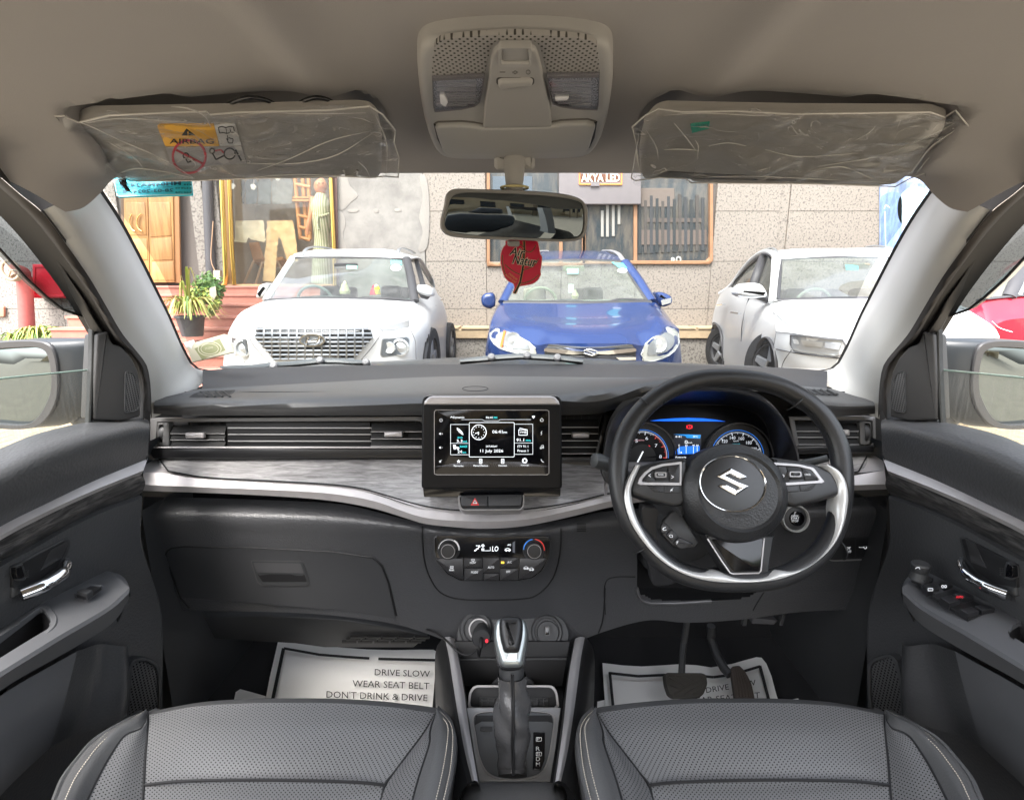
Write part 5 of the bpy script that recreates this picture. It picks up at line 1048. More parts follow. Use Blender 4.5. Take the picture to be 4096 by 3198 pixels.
def folds(m,pl,par,lines):
 for ln_,r_ in lines:tube('wrap_fold',[p+pl.n*.0075 for p in[pl.hit(m(*c)) for c in sm2(ln_,24,False)]],[r_*.5*(.25+.75*math.sin(math.pi*(k+.5)/24)) for k in range(24)],MATS['wrap_fold'],par,5)
folds(A,vp,lv,[([(330,568),(450,610),(620,690),(840,790),(990,885)],.0016),([(400,640),(520,790),(640,900)],.0014),([(880,512),(960,520),(1050,560),(1085,625)],.0016),([(1270,810),(1500,812),(1720,770),(1910,655)],.0015),([(1320,850),(1480,790),(1700,690),(1905,640)],.0012),([(1930,560),(1985,700),(1985,880)],.0016),([(600,870),(680,840),(820,850),(1000,890)],.0014),([(1150,570),(1350,545),(1600,550),(1880,545)],.0009),([(1240,890),(1500,870),(1740,875)],.0012),([(430,600),(600,575),(900,590),(1040,600)],.0009),([(560,700),(700,790),(760,880)],.0010),([(1840,800),(1880,840),(1900,880)],.0014)])
tube('clip_loop',[vp.at(*vp.p2(A(1768,868)),.002),vp.at(*vp.p2(A(1775,886)),.004),vp.at(*vp.p2(A(1835,886)),.004),vp.at(*vp.p2(A(1838,868)),.002)],.0016,m_consgrey,lv,8)
for x0,x1,yy in((1165,1425,488),(1525,1735,488)):
 tube('strap',[vp.up(-.014).hit(A(lerp(x0,x1,k/8),yy+14+42*(2*k/8-1)**2)) for k in range(9)],.0025,m_gloss,lv,8,smooth=24)
vp2=roof_plane(C,(900,920),.785,(900,545),.615)
rv=thing('sun_visor','right plain grey sun visor with a small green tag, wrapped in clear plastic','sun visor',vp2.hit(C(900,700)),'sun visors')
plate('panel',C,[(232,610),(290,548),(340,532),(1000,545),(1700,548),(1785,575),(1770,640),(1620,850),(1530,915),(1400,930),(470,908),(440,872),(340,852),(305,888),(215,892),(200,760)],vp2.up(-.010),m_visor,rv,h=.011,bev=.008,back=-.003,seg=4,r=22)
gt_=plate('green_tag',C,[(466,645),(480,640),(565,632),(560,662),(500,678),(474,685)],vp2.up(.0026),mat('tag_green',(.0,.32,.22),.5),rv,h=.0005,bev=.0002);text('NRS A1',C,524,647,60,16,vp2.up(.0033),mat('tag_ink',(.0,.05,.05),.5),gt_,mirror=True)
sheet('plastic_wrap',C,[(166,622),(235,562),(300,528),(420,545),(700,540),(1000,556),(1700,545),(1775,572),(1830,535),(1898,620),(1865,672),(1690,905),(1670,868),(1600,892),(1520,937),(1100,922),(470,917),(440,895),(310,888),(180,906),(160,890),(190,722)],vp2,.010,13,m_film,rv,.009,.005)
rbag=[(166,622),(235,562),(300,528),(420,545),(700,540),(1000,556),(1700,545),(1775,572),(1830,535),(1898,620),(1865,672),(1690,905),(1670,868),(1600,892),(1520,937),(1100,922),(470,917),(440,895),(310,888),(180,906),(160,890),(190,722)]
tube('wrap_edge',[vp2.at(*vp2.p2(C(*p)),.007) for p in rbag],.0009,MATS['wrap_fold'],rv,5,closed=True)
folds(C,vp2,rv,[([(1830,600),(1650,690),(1450,770),(1120,830)],.0015),([(1825,640),(1700,730),(1600,870)],.0018),([(1800,700),(1680,800),(1620,880)],.0014),([(380,600),(430,660),(490,740)],.0012),([(330,740),(420,738),(510,745)],.0012),([(490,690),(505,720),(500,790)],.0012),([(850,740),(1000,775),(1330,760)],.0010),([(1080,855),(1240,830),(1400,892)],.0014),([(460,892),(700,880),(1000,890),(1500,915)],.0013),([(240,640),(290,730),(300,790)],.0014),([(200,650),(190,760),(210,880)],.0016),([(330,560),(520,548),(800,560),(1000,555)],.0010),([(560,720),(660,705),(750,720)],.0009),([(1300,700),(1400,640),(1420,610)],.0008),([(1540,610),(1550,580),(1530,630)],.0008)])
# === overhead console
op=roof_plane(B,(780,1020),.80,(780,145),.52)
oc=thing('overhead_console','pale grey overhead console with two clear map lamps and a slotted microphone grille','overhead console',op.hit(B(780,600)))
oo=[(118,330),(132,262),(175,215),(300,178),(500,155),(780,144),(1060,152),(1270,176),(1395,212),(1438,255),(1451,320),(1445,560),(1402,800),(1345,945),(1300,995),(1205,1018),(780,1030),(330,1022),(265,998),(228,950),(165,760),(130,540)]
body=plate('body',B,oo,op.up(-.012),m_consgrey,oc,h=.014,bev=.010,back=-.03,seg=5,sm=True,angle=60)
gi=[(215,520),(222,380),(240,300),(280,268),(420,248),(600,235),(800,228),(1000,236),(1180,250),(1300,268),(1340,300),(1355,380),(1360,490),(1005,488),(960,330),(935,285),(890,268),(680,268),(640,285),(615,340),(580,490),(575,500),(215,522)]
oq=op.up(.002)
m_mic=perf('mic_mesh',(.35,.335,.315),.0052,.24,'Object',(.07,.065,.06),.55)
plate('microphone_grille',B,gi,oq,m_mic,oc,h=.0008,bev=.0003)
mat('groove',(.12,.11,.10),.7)
ctr=plate('centre_panel',B,[(565,838),(580,640),(600,520),(625,350),(645,300),(690,272),(780,268),(880,272),(925,300),(945,350),(985,520),(1020,660),(1035,832)],oq.up(-.002),mat('centre_grey',(.365,.355,.34),.5,bump=.08,bscale=1200),oc,h=.007,bev=.003,seg=3,r=10)
oz=oq.up(.005)
frame('switch_rim',B,rnd(box2(672,305,900,442),24),rnd([(698,313),(874,313),(882,412),(690,412)],14),oz,m_consgrey,ctr,h=.003,back=-.004,n=64);plate('sunroof_blank',B,rnd([(702,318),(870,318),(876,406),(696,406)],14),oz.up(-.001),m_consgrey,ctr,h=.0015,bev=.0006)
plate('switch_slot',B,box2(656,528,916,578),oz,mat('slot_dark',(.06,.055,.05),.6),ctr,h=.0004,bev=.0001,r=24)
plate('slide_switch',B,[(668,540),(690,530),(890,527),(908,540),(900,560),(780,572),(720,588),(690,590),(670,570)],oz,m_consgrey,ctr,h=.005,bev=.003,r=12)
aicon(lambda:(icl([(680,492),(718,492)],3),icr(785,494,10,7),icl([(768,488),(768,500)],3),icl([(802,488),(802,500)],3),icr(874,492,14,11)),MATS['groove'],ctr,oz.up(.0003),B)
m_lens=glass('lamp_lens',(.9,.9,.93),.22,dust_haze=.06,rough=.08)
m_refl=mixcol('lamp_ribs',(.22,.21,.23),(.75,.75,.78),1,.25,'noise',.42,.58,stretch=(900,350,1),metal=.2,detail=1)
for nm_,po in(('left',[(218,526),(578,506),(560,620),(545,680),(510,710),(420,730),(235,748),(224,700)]),('right',[(1004,506),(1362,500),(1356,690),(1348,735),(1200,728),(1090,712),(1040,690),(1020,640)])):
 lp=thing('map_lamp','clear ribbed map lamp on the '+nm_+' of the overhead console','lamp',oq.hit(B(*po[0])),'overhead map lamps')
 plate('reflector',B,po,oq.up(.0002),m_refl,lp,h=.001,bev=.0003);plate('lens',B,po,oq.up(.003),m_lens,lp,h=.002,bev=.001);frame('lens_rim',B,po,[(lerp(sum(p[0] for p in po)/len(po),x,.965),lerp(sum(p[1] for p in po)/len(po),y,.95)) for x,y in po],oq.up(.002),mat('rim_grey',(.14,.13,.14),.4),lp,h=.0035,n=70)
 x0,x1=min(p[0] for p in po)+30,max(p[0] for p in po)-60
 m_=MB()
 for k in range(11):m_.plate(tr(B,box2(x0,535+k*17,x1,541+k*17),oq),oq.up(.0012),.0016,.0006)
 stuff(m_.build('ribs',mat('rib_clear',(.62,.62,.65),.2,metal=.2),lp))
 plate('bulb',B,[(270,640),(300,640),(328,690),(310,722),(275,700)] if nm_=='left' else[(1055,660),(1155,655),(1140,675),(1060,680)],oq.up(.005),mat('bulb_white',(.8,.8,.82),.2),lp,h=.0015,bev=.0006,r=8)
sgp=[(238,838),(260,828),(420,822),(500,830),(560,842),(1010,832),(1100,816),(1280,808),(1332,824),(1330,850),(1290,985),(1260,1000),(780,1022),(320,1018),(290,1000),(255,900)]
plate('sunglass_lid',B,sgp,oq.up(-.001),mat('lid_grey',(.365,.358,.345),.5,bump=.08,bscale=1200),oc,h=.0075,bev=.004,seg=4,r=14)
tube('lid_gap',[oq.hit(B(*p))+oq.n*.0006 for p in[(240,842),(262,940),(300,1012)]],.0022,m_black,oc,6);tube('lid_gap',[oq.hit(B(*p))+oq.n*.0006 for p in[(1334,826),(1318,930),(1286,998)]],.0022,m_black,oc,6)
tube('lid_gap',[oq.hit(B(*p))+oq.n*.0004 for p in[(240,838),(260,828),(420,822),(500,830),(560,842),(1010,832),(1100,816),(1280,808),(1332,824)]],.0013,MATS['groove'],oc,6)
# === mirror and air freshener
mp_=px_plane(B(780,1470),.80,-7,11)
rm=thing('rear_view_mirror','grey framed rear view mirror hanging from the windscreen header','mirror',mp_.hit(B(780,1470)))
fo=[(345,1296),(560,1292),(900,1304),(1160,1334),(1232,1366),(1266,1412),(1272,1480),(1264,1560),(1238,1620),(1180,1642),(780,1636),(420,1621),(320,1602),(286,1560),(282,1510),(308,1400),(322,1325)]
fi=[(385,1324),(725,1322),(1000,1338),(1180,1363),(1238,1388),(1250,1440),(1250,1540),(1236,1592),(1190,1622),(780,1616),(420,1594),(330,1572),(305,1540),(318,1450),(348,1350)]
plate('shell',B,fo,mp_.up(-.012),mat('mirror_grey',(.20,.195,.185),.5,bump=.05),rm,h=.012,bev=.006,back=-.03,seg=4,sm=True);frame('bezel',B,sm2(fo,120),sm2(fi,120),mp_.up(-.001),MATS['mirror_grey'],rm,h=.005,n=120,bev=.002)
plate('glass',B,sm2(fi,90),mp_.up(.0),mat('mirror_glass',(.11,.125,.13),.02,metal=1),rm,h=.0008,bev=.0002)
plate('tilt_lever',B,[(735,1640),(812,1640),(812,1675),(800,1682),(745,1680),(735,1670)],mp_.up(-.006),MATS['mirror_grey'],rm,h=.006,bev=.002,r=6)
b0=D(B(780,1290),.815);b1_=D(B(780,1170),.825);tube('stem',[b0+V3((0,.01,-.03)),b0,b1_,D(B(780,1060),.83)],[.0135,.0125,.0150,.017],m_consgrey,rm,20)
tube('ball_ring',[b0+V3((.020*math.cos(R(k*15)),.016*math.sin(R(k*15)),.002)) for k in range(24)],.0018,mat('string_yellow',(.6,.52,.25),.6),rm,6,closed=True)
fp=px_plane(B(780,1090),.835,-25)
plate('mount_cover',B,[(640,1030),(920,1030),(920,1130),(905,1156),(660,1156),(642,1130)],fp,m_consgrey,rm,h=.01,bev=.006,back=-.03,seg=4,r=16)
fpl=px_plane(F(470,840),.845,3,-6)
af=thing('air_freshener','red leaf shaped card air freshener hanging below the rear view mirror','air freshener',fpl.hit(F(470,700)))
leaf=[(345,628),(600,628),(615,670),(628,735),(640,755),(634,830),(628,870),(630,900),(600,950),(560,975),(500,988),(455,1000),(430,1052),(404,1050),(415,1010),(408,975),(370,955),(340,925),(320,880),(303,800),(308,720),(328,675),(345,655)]
lf=plate('leaf_border',F,leaf,fpl,mat('leaf_edge',(.75,.55,.5),.6),af,h=.0012,bev=.0002,back=-.0008,sm=True)
plate('leaf_card',F,[(lerp(472,x,.972),lerp(830,y,.978)) for x,y in leaf],fpl.up(.0012),mat('leaf_red',(.5,.008,.04),.5),af,h=.0006,bev=.0001,sm=True)
m_=MB();fq=fpl.up(.0019)
def ficon(fn,mt,nm,P=fq):
 g=globals();o=g['icp'];mm_=MB();g['icp']=lambda poly:mm_.plate(tr(F,poly,P),P,.0003,.0001);fn();g['icp']=o;mm_.build(nm,mt,af)
def veins(wd):
 icl([(494,630),(496,690),(490,800),(478,880),(462,960),(440,1010),(417,1050)],14*wd)
 for ln_ in([(468,900),(420,880),(370,845),(340,818)],[(484,862),(540,845),(585,815),(612,770)],[(462,970),(510,962),(570,935),(610,900)],[(495,700),(540,720),(575,690),(590,660)],[(494,680),(460,655)],[(320,740),(325,830),(345,900)]):icl(sm2(ln_,12,False),5*wd)
ficon(lambda:veins(1.5),mat('leaf_gold',(.55,.33,.1),.5),'vein_edges');fq2=fq.up(.0004);ficon(lambda:veins(1),m_ink,'veins',fq2)
for k,(mt_,g_,li) in enumerate(((mat('leaf_cream',(.8,.72,.55),.6),5,.0026),(m_ink,0,.003))):
 text('Air',F,440,716,128+g_,66+g_,fpl.up(li),mt_,af,ital=.25,bold=.05 if k==0 else .015,ang=6);text('Natur',F,500,788,196+g_,76+g_,fpl.up(li),mt_,af,ital=.25,bold=.05 if k==0 else .015,ang=8)
text('PREMIUM',F,405,915,80,16,fpl.up(.003),MATS['leaf_gold'],af,ang=38);text('Aroma Leaf',F,388,930,110,18,fpl.up(.003),MATS['leaf_gold'],af,ang=38,ital=.2)
# === door corners, side glass, outside mirrors
def smoked():return glass('smoked_acrylic',(.20,.23,.25),.10,dust_haze=.05)
def streaky():
 m=bpy.data.materials.new('dirty_glass');m.use_nodes=True;t=m.node_tree;t.nodes.clear();out=nd(t,'ShaderNodeOutputMaterial');tb=nd(t,'ShaderNodeBsdfTransparent');tb.inputs[0].default_value=(.86,.88,.86,1);df=nd(t,'ShaderNodeBsdfDiffuse');df.inputs[0].default_value=(.62,.6,.56,1)
 tc=nd(t,'ShaderNodeTexCoord');mp=nd(t,'ShaderNodeMapping');mp.inputs['Scale'].default_value=(1,110,5);n=nd(t,'ShaderNodeTexNoise',Scale=1.6,Detail=7,Roughness=.7);t.links.new(tc.outputs['Object'],mp.inputs[0]);t.links.new(mp.outputs[0],n.inputs['Vector'])
 r_=nd(t,'ShaderNodeMapRange');r_.inputs['From Min'].default_value=.40;r_.inputs['From Max'].default_value=.75;r_.inputs['To Min'].default_value=.08;r_.inputs['To Max'].default_value=.34;t.links.new(n.outputs[0],r_.inputs[0])
 m1=nd(t,'ShaderNodeMixShader');t.links.new(r_.outputs[0],m1.inputs[0]);t.links.new(tb.outputs[0],m1.inputs[1]);t.links.new(df.outputs[0],m1.inputs[2]);t.links.new(m1.outputs[0],out.inputs[0]);return m
m_dirty=streaky();m_smoke=smoked()
m_body=mat('car_grey_blue',(.022,.027,.032),.4,coat=.15,var=.05,vscale=10);m_mirr=mat('wing_mirror_glass',(.20,.23,.24),.02,metal=1)
def corner(s):
 global MIR;MIR=s;d_=DOORS[s]
 def ln(pts,x0,x1):return[X(DD(x,y),-(x0+(x1-x0)*min(1,max(0,y/1000)))) for x,y in pts]
 l1=ln([(-160,20),(0,150),(150,285),(270,420),(420,620),(540,800),(645,985),(668,1035)],.675,.725)
 l2=ln([(-160,70),(0,195),(130,310),(240,430),(390,640),(500,800),(600,965),(645,1035)],.68,.728)
 l3=ln([(-160,125),(0,250),(100,350),(200,460),(350,660),(470,860),(545,1000),(600,1065)],.70,.74)
 loft('window_frame',[[l1,[a.lerp(b,.5)+V3((.006*s,-.004,0)) for a,b in zip(resample(l1,9),resample(l2,9))],l2]],mat('frame_steel',(.16,.17,.18),.35,metal=.5),d_,nx=40,ny=4)
 loft('frame_rubber',[[l2,[a.lerp(b,.5)+V3((.012*s,-.008,0)) for a,b in zip(resample(l2,9),resample(l3,9))],l3],[l3,[p+V3((-.02*s,.02,0)) for p in l3]]],m_rubber,d_,nx=40,ny=5)
 MIR=1
 ppts=[X(DD(*p),-.748) for p in[(-220,60),(0,230),(100,335),(200,445),(350,645),(470,845),(512,915),(470,905),(370,870),(280,800),(160,690),(60,580),(0,515),(-220,330)]]
 PP=[V3((p.x*s,p.y,p.z)) for p in ppts];o_=[p+V3((-.012*s,.0,.003)) for p in PP];n=len(PP)
 rvz=thing('rain_deflector','smoked rain deflector above the '+('left' if s>0 else 'right')+' door window','rain deflector',PP[3],'rain deflectors')
 mk('strip',[*PP,*o_],[tuple(range(n))]+[(k,(k+1)%n,n+(k+1)%n,n+k) for k in range(n)],m_smoke,rvz,40)
 tube('edge',PP[6:],.0022,m_black,rvz,6)
 sp_=Plane(V3((-.712,.9,1.1)),(1,-.55,.06)) if s>0 else Plane(V3((.712,.9,1.1)),(-1,-.55,.06))
 def fl_(pts):return pts if s>0 else[tuple(mirpx(p)) for p in pts]
 def mirpx(p):u=DD(*p);return(u[0],u[1])
 base=Plane(V3((-.712,.9,1.1)),(1,-.55,.06))
 def poly(pts):return[((a,b) if s>0 else(-a,b)) for a,b in(base.p2(DD(*p)) for p in pts)]
 sail=poly([(572,1018),(600,1012),(640,1000),(652,1040),(668,1075),(720,1092),(780,1160),(818,1240),(830,1330),(832,1505),(720,1532),(560,1528),(548,1520),(556,1300)])
 plate('sail_panel',None,rnd(sail,.004),sp_.up(-.012),mat('sail_black',(.030,.029,.029),.55,bump=.06),d_,h=.014,bev=.004,back=-.03,seg=4)
 g=poly([(742,1240),(782,1246),(812,1310),(822,1380),(820,1445),(800,1468),(738,1482)])
 tw=thing('tweeter','small black tweeter grille in the corner panel of the '+('left' if s>0 else 'right')+' door','speaker',sp_.at(*g[0],0),'door corner tweeters')
 plate('grille',None,rnd(g,.004),sp_.up(.0022),perf('tweeter_mesh',(.07,.07,.072),.0034,.3,'Object',rot=0,yz=True),tw,h=.001,bev=.0004)
 v,f=frame_g(inset(rnd(g,.004),-.0018),rnd(g,.004),sp_.up(.0022),.0022,-.001,50);mk('rim',v,f,m_plastic,tw)
 bar=[V3((p.x*s,p.y,p.z)) for p in[X(LW(*p),-.738) for p in[(752,670),(750,900),(738,1200),(722,1480)]]];bar2=[V3((p.x*s,p.y,p.z)) for p in[X(LW(*p),-.738) for p in[(815,700),(812,900),(800,1200),(782,1480)]]]
 loft('division_bar',[[bar,[a.lerp(b,.5)+V3((.008*s,-.006,0)) for a,b in zip(bar,bar2)],bar2]],mat('bar_rubber',(.02,.021,.02),.3,bump=.3,bscale=120),d_,nx=16,ny=5)
 tube('bar_line',[p+V3((.004*s,-.003,0)) for p in bar2],.0016,mat('frame_steel',(1,1,1)),d_,6)
 gp=[V3((p.x*s,p.y,p.z)) for p in[X(LW(*p),-.742) for p in[(-420,1180),(0,1095),(300,1065),(770,1020),(735,1500),(0,1760),(-420,1900)]]]
 mk('lowered_glass',gp,[tuple(range(7))],m_dirty,d_,0);tube('glass_edge',gp[:4],.0016,mat('glass_green',(.25,.34,.30),.1),d_,6)
 d0=.985;mpl=px_plane(LW(200,1150),d0,-3,-6)
 if s<0:mpl=Plane(V3((-mpl.o.x,mpl.o.y,mpl.o.z)),V3((-mpl.n.x,mpl.n.y,mpl.n.z)))
 bpl=px_plane(LW(200,1150),d0,-3,-6)
 def p2(pts):return[((a,b) if s>0 else(-a,b)) for a,b in(bpl.p2(LW(*p)) for p in pts)]
 bez=sm2(p2([(-330,815),(-100,790),(150,768),(350,775),(440,805),(480,880),(508,1060),(503,1250),(440,1400),(330,1500),(200,1525),(0,1520),(-250,1490),(-400,1400),(-430,1200),(-410,950)]),90)
 gls=sm2(p2([(-290,860),(-100,848),(150,832),(330,832),(395,860),(424,930),(446,1050),(440,1200),(390,1330),(320,1432),(230,1482),(0,1478),(-220,1450),(-350,1370),(-380,1200),(-360,960)]),90)
 wm=thing('wing_mirror','dark grey wing mirror outside the '+('left door, reflecting the parked car itself' if s>0 else 'right door, reflecting a pale building'),'wing mirror',mpl.hit(DD(0,0)) if False else mpl.o,'wing mirrors')
 v,f=frame_g(bez,gls,mpl,.004,-.012,100,.002);mk('bezel',v,f,mat('bezel_grey',(.05,.05,.053),.35),wm)
 yawp=Plane(mpl.at(0,0,-.006),mpl.n+V3(((.05 if s>0 else .13),0,.04)));yawp.u=mpl.u;yawp.v=mpl.v
 v,f=plate_g(gls,yawp,.001,.0003,-.001);mk('glass',v,f,m_mirr,wm,30)
 rings=[(bez,0,0,1),(bez,.05*s,-.02,1.02),(bez,.085*s,-.06,.96),(bez,.10*s,-.11,.82),(bez,.105*s,-.15,.55),(bez,.10*s,-.165,.2)]
 cx_=sum(p[0] for p in bez)/90;cy_=sum(p[1] for p in bez)/90;v=[]
 for r_,dx,dz,k in rings:
  for a,b in r_:
   inner=max(0,min(1,((a-cx_)*s+.12)/.24));v.append(mpl.at(cx_+(a-cx_)*k+dx*inner,cy_+(b-cy_)*k-.01*(1-k),dz-.002))
 f=[]
 for r_ in range(len(rings)-1):
  for k in range(90):j=(k+1)%90;f.append((r_*90+k,r_*90+j,(r_+1)*90+j,(r_+1)*90+k))
 mk('housing',v,f,m_body,wm,60)
 foot=[mpl.at(cx_+.09*s,cy_-.07,-.06),mpl.at(cx_+.14*s,cy_-.08,-.055),mpl.at(cx_+.185*s,cy_-.09,-.05)]
 tube('mirror_foot',foot,[.03,.03,.022],m_plastic,wm,16)
corner(1);corner(-1)
hd_=thing('car_shell','outer body of the car around the cabin, dark grey','car body',(0,1,.6))
for s in(-1,1):MB().add([(s*.76,-.6,.35),(s*.80,-.6,.6),(s*.79,-.6,.9),(s*.745,-.6,1.0),(s*.76,1.25,.35),(s*.80,1.25,.6),(s*.79,1.25,.9),(s*.745,1.25,1.0)],[(0,1,5,4),(1,2,6,5),(2,3,7,6)]).build('side_panel',m_body,hd_)
loft('bonnet',[[q((380,792,1.35),(700,789,1.6),(1092,786,1.72),(1500,789,1.6),(1810,792,1.35)),[V3((-.72,2.1,.98)),V3((0,2.3,1.0)),V3((.72,2.1,.98))],[V3((-.68,2.35,.80)),V3((0,2.5,.82)),V3((.68,2.35,.80))]]],m_body,hd_,nx=30,ny=8)
cw=loft('cowl',[[q((395,790,1.30),(700,784,1.50),(1092,778,1.58),(1500,783,1.50),(1795,790,1.30)),q((380,792,1.36),(700,788,1.62),(1092,785,1.74),(1500,788,1.62),(1810,792,1.36))]],m_plastic,hd_,nx=30,ny=2)
m_wip=mat('wiper_grey',(.10,.11,.115),.4)
def wiper(pts,lab,knobs,par=None):
 w_=thing('wiper',lab,'wiper',D(E(*pts[0][:2]),pts[0][2]),'windscreen wipers')
 P=[D(E(x,y),d) for x,y,d in pts];tube('arm',P,[.006]+[.011]*(len(P)-2)+[.006],m_wip,w_,8,flat=.5,ref=(0,-.4,1));B_=[p+V3((0,.012,-.008)) for p in P];tube('blade',B_,.0045,m_rubber,w_,6)
 for x,y,d in knobs:revolve('pivot',[(.011,0),(.011,.006),(.008,.010),(0,.011)],D(E(x,y),d),(0,-.8,.5),mat('pivot_grey',(.2,.2,.21),.5),w_,14)
wiper([(60,1490,1.30),(300,1487,1.36),(420,1472,1.40),(640,1455,1.44),(780,1440,1.46),(900,1440,1.46),(1020,1448,1.47),(1140,1452,1.48)],'black wiper resting in front of the white car with the mesh grille',[(785,1441,1.445),(450,1480,1.395),(1120,1455,1.465)])
wiper([(1800,1443,1.50),(1950,1428,1.50),(2090,1415,1.50),(2250,1405,1.49),(2420,1414,1.48),(2560,1424,1.47),(2700,1445,1.46)],'black wiper resting in front of the blue car',[(2030,1418,1.485),(2290,1405,1.475),(2510,1422,1.46)])
# === stickers on the windscreen
skp=px_plane(PL(440,200),.83,28,4)
sk=thing('permit_sticker','bright blue permit sticker with reversed lettering at the top left of the windscreen','sticker',skp.hit(PL(440,200)))
m_cy=mat('sticker_blue',(.06,.70,.85),.6);sb_=plate('card',PL,rnd([(100,60),(765,60),(785,270),(148,290)],10),skp,m_cy,sk,h=.0005,bev=.0001)  # blue brightened to stand in for daylight coming through the sticker
frame('edge',PL,rnd([(98,58),(767,58),(788,272),(145,293)],10),rnd([(106,66),(760,66),(779,264),(152,284)],8),skp.up(.0004),mat('sticker_edge',(.35,.75,.82),.6),sk,h=.0003,back=-.0004,n=60,bev=.0001)
m_si=mat('sticker_ink',(.005,.09,.14),.6);sq_=skp.up(.0008)
text('MH04MA2425',PL,432,188,520,32,sq_,m_si,sb_,mirror=True,bold=.03,ang=-2);text('28-03-2024',PL,455,243,345,28,sq_,m_si,sb_,mirror=True,bold=.02,ang=-2);text('GOVERNMENT OF MAHARASHTRA',PL,420,130,400,16,sq_,m_si,sb_,mirror=True,ang=-1.5);text('AMBERNATH : AMBERNATH',PL,446,216,350,9,sq_,m_si,sb_,mirror=True,ang=-2)
plate('print_block',PL,[(190,232),(225,230),(232,262),(195,264)],sq_,m_si,sb_,h=.0002,bev=.00005)
mm_=MB()
for y in(148,160,186,192,216,222,252,258):
 for x in range(140,765,24):
  if(150<y<200 and 170<x<700) or(y>200 and 220<x<640):continue
  mm_.plate(tr(PL,box2(x,y-2+random.uniform(-1,1),x+random.uniform(10,20),y+2),sq_),sq_,.0002,.00005)
stuff(mm_.build('fine_print',m_si,sb_))
tag(tube('hanging_strap',resample([D(PL(*p),.80) for p in[(175,60),(185,130),(205,185),(235,230),(272,258)]],14),[.0018]*3+[.005]*5+[.003]*4+[.001]*2,m_gloss,None,8),'short black curl of strap hanging over the blue permit sticker','strap')
rp_=px_plane(PL(930,1600),1.17,30,6)
rs=thing('round_seal_sticker','cream sticker with a round olive seal low on the left of the windscreen','sticker',rp_.hit(PL(930,1600)))
plate('card',PL,[(735,1555),(1060,1462),(1090,1472),(1145,1615),(785,1700)],rp_,mat('sticker_cream',(.60,.56,.42),.6),rs,h=.0004,bev=.0001);plate('panel',PL,[(805,1585),(1020,1500),(1070,1600),(870,1680)],rp_.up(.0004),mat('sticker_olive',(.26,.27,.13),.6),rs,h=.0003,bev=.0001)
aicon(lambda:(icl(circ(935,1588,98,60,40)+[(1033,1588)],6),icl(circ(935,1588,74,44,40)+[(1009,1588)],5)),MATS['sticker_cream'],rs,rp_.up(.0009),PL);text('STUDIO',PL,930,1582,70,16,rp_.up(.0009),MATS['sticker_cream'],rs,ang=-12);plate('torn_edge',PL,[(715,1535),(800,1512),(808,1540),(790,1560),(780,1590),(755,1570),(735,1580)],rp_.up(.0004),mat('torn_white',(.75,.75,.73),.7),rs,h=.0006,bev=.0002)
gmk=thing('glass_marking','small printed maker marks in the lower left corner of the windscreen','marking',D(E(180,1450),1.2));gpl=px_plane(E(180,1450),1.22,20)
for s,x,y,w_,h_ in(('TEMPERED',180,1440,60,8),('AS1 E1',160,1452,44,12),('DOT 43R',220,1450,38,14),('SAFETY GLASS',185,1464,96,6),('43R 001',70,1485,56,10),('LAMINATED',170,1478,100,8)):text(s,E,x,y,w_,h_,gpl,mat('frit_print',(.1,.1,.1),.6),gmk,mirror=True)
# === door furniture
xl=Plane((-.688,.8,.9),(1,0,0));xr_=Plane((.688,.8,.9),(-1,0,0))
dl=DOORS[1];dr=DOORS[-1]
def hpx(m,x,y,pl):return pl.hit(m(x,y))
def handle(m,bez,lever,lock,cup,pl,d_,dark):
 plate('handle_bezel',m,bez,pl.up(.002),m_plastic,d_,h=.004,bev=.003,r=14);plate('handle_cup',m,cup,pl.up(.0055),m_black,d_,h=.001,bev=.0004,r=8);plate('handle_cup_shade',m,dark,pl.up(.0066),mat('cup_grey',(.03,.03,.032),.35),d_,h=.0008,bev=.0003)
 pts=[pl.hit(m(x,y))+pl.n*h for x,y,h in lever];tube('door_handle',resample(pts,24),[.010]*8+[.0088]*8+[.0065]*6+[.004]*2,m_chrome,d_,12,flat=.75)
 plate('lock_bezel',m,lock,pl.up(.007),m_plastic,d_,h=.005,bev=.003,r=8);cxx=sum(p[0] for p in lock)/len(lock);cyy=sum(p[1] for p in lock)/len(lock)
 k=MB()
 for i in range(4):
  for j in range(2):k.plate(tr(m,box2(cxx-9+j*9,cyy-16+i*9,cxx-4+j*9,cyy-11+i*9),pl),pl.up(.012),.0015,.0006)
 plate('lock_button',m,[(lerp(cxx,x,.72),lerp(cyy,y,.75)) for x,y in lock],pl.up(.011),m_gloss,d_,h=.003,bev=.001,r=5);k.build('lock_ribs',m_plastic,d_)
handle(K,[(42,850),(46,712),(150,650),(288,582),(298,612),(280,662),(245,728),(130,805)],[(50,830,.012),(110,795,.022),(180,750,.026),(230,712,.020),(264,680,.008)],[(52,708),(86,692),(104,750),(98,768),(66,772),(55,750)],[(52,800),(52,716),(285,592),(290,615),(272,660),(240,715),(130,790)],xl,dl,[(170,728),(215,640),(285,600),(288,615),(262,672)])
handle(L,[(576,580),(600,582),(700,640),(822,690),(826,840),(720,800),(640,745),(600,680)],[(818,832,.012),(760,800,.022),(690,752,.026),(640,712,.020),(606,676,.008)],[(785,685),(815,700),(818,755),(800,768),(770,758),(775,710)],[(583,590),(602,590),(820,700),(820,800),(720,780),(650,730),(606,675)],xr_,dr,[(600,590),(640,610),(690,715),(625,690)])
zl=Plane((0,0,DOORS[1,'z']+.005),(0,0,1),(0,1,0));zl.u=V3((1,0,0));zl.v=V3((0,1,0))
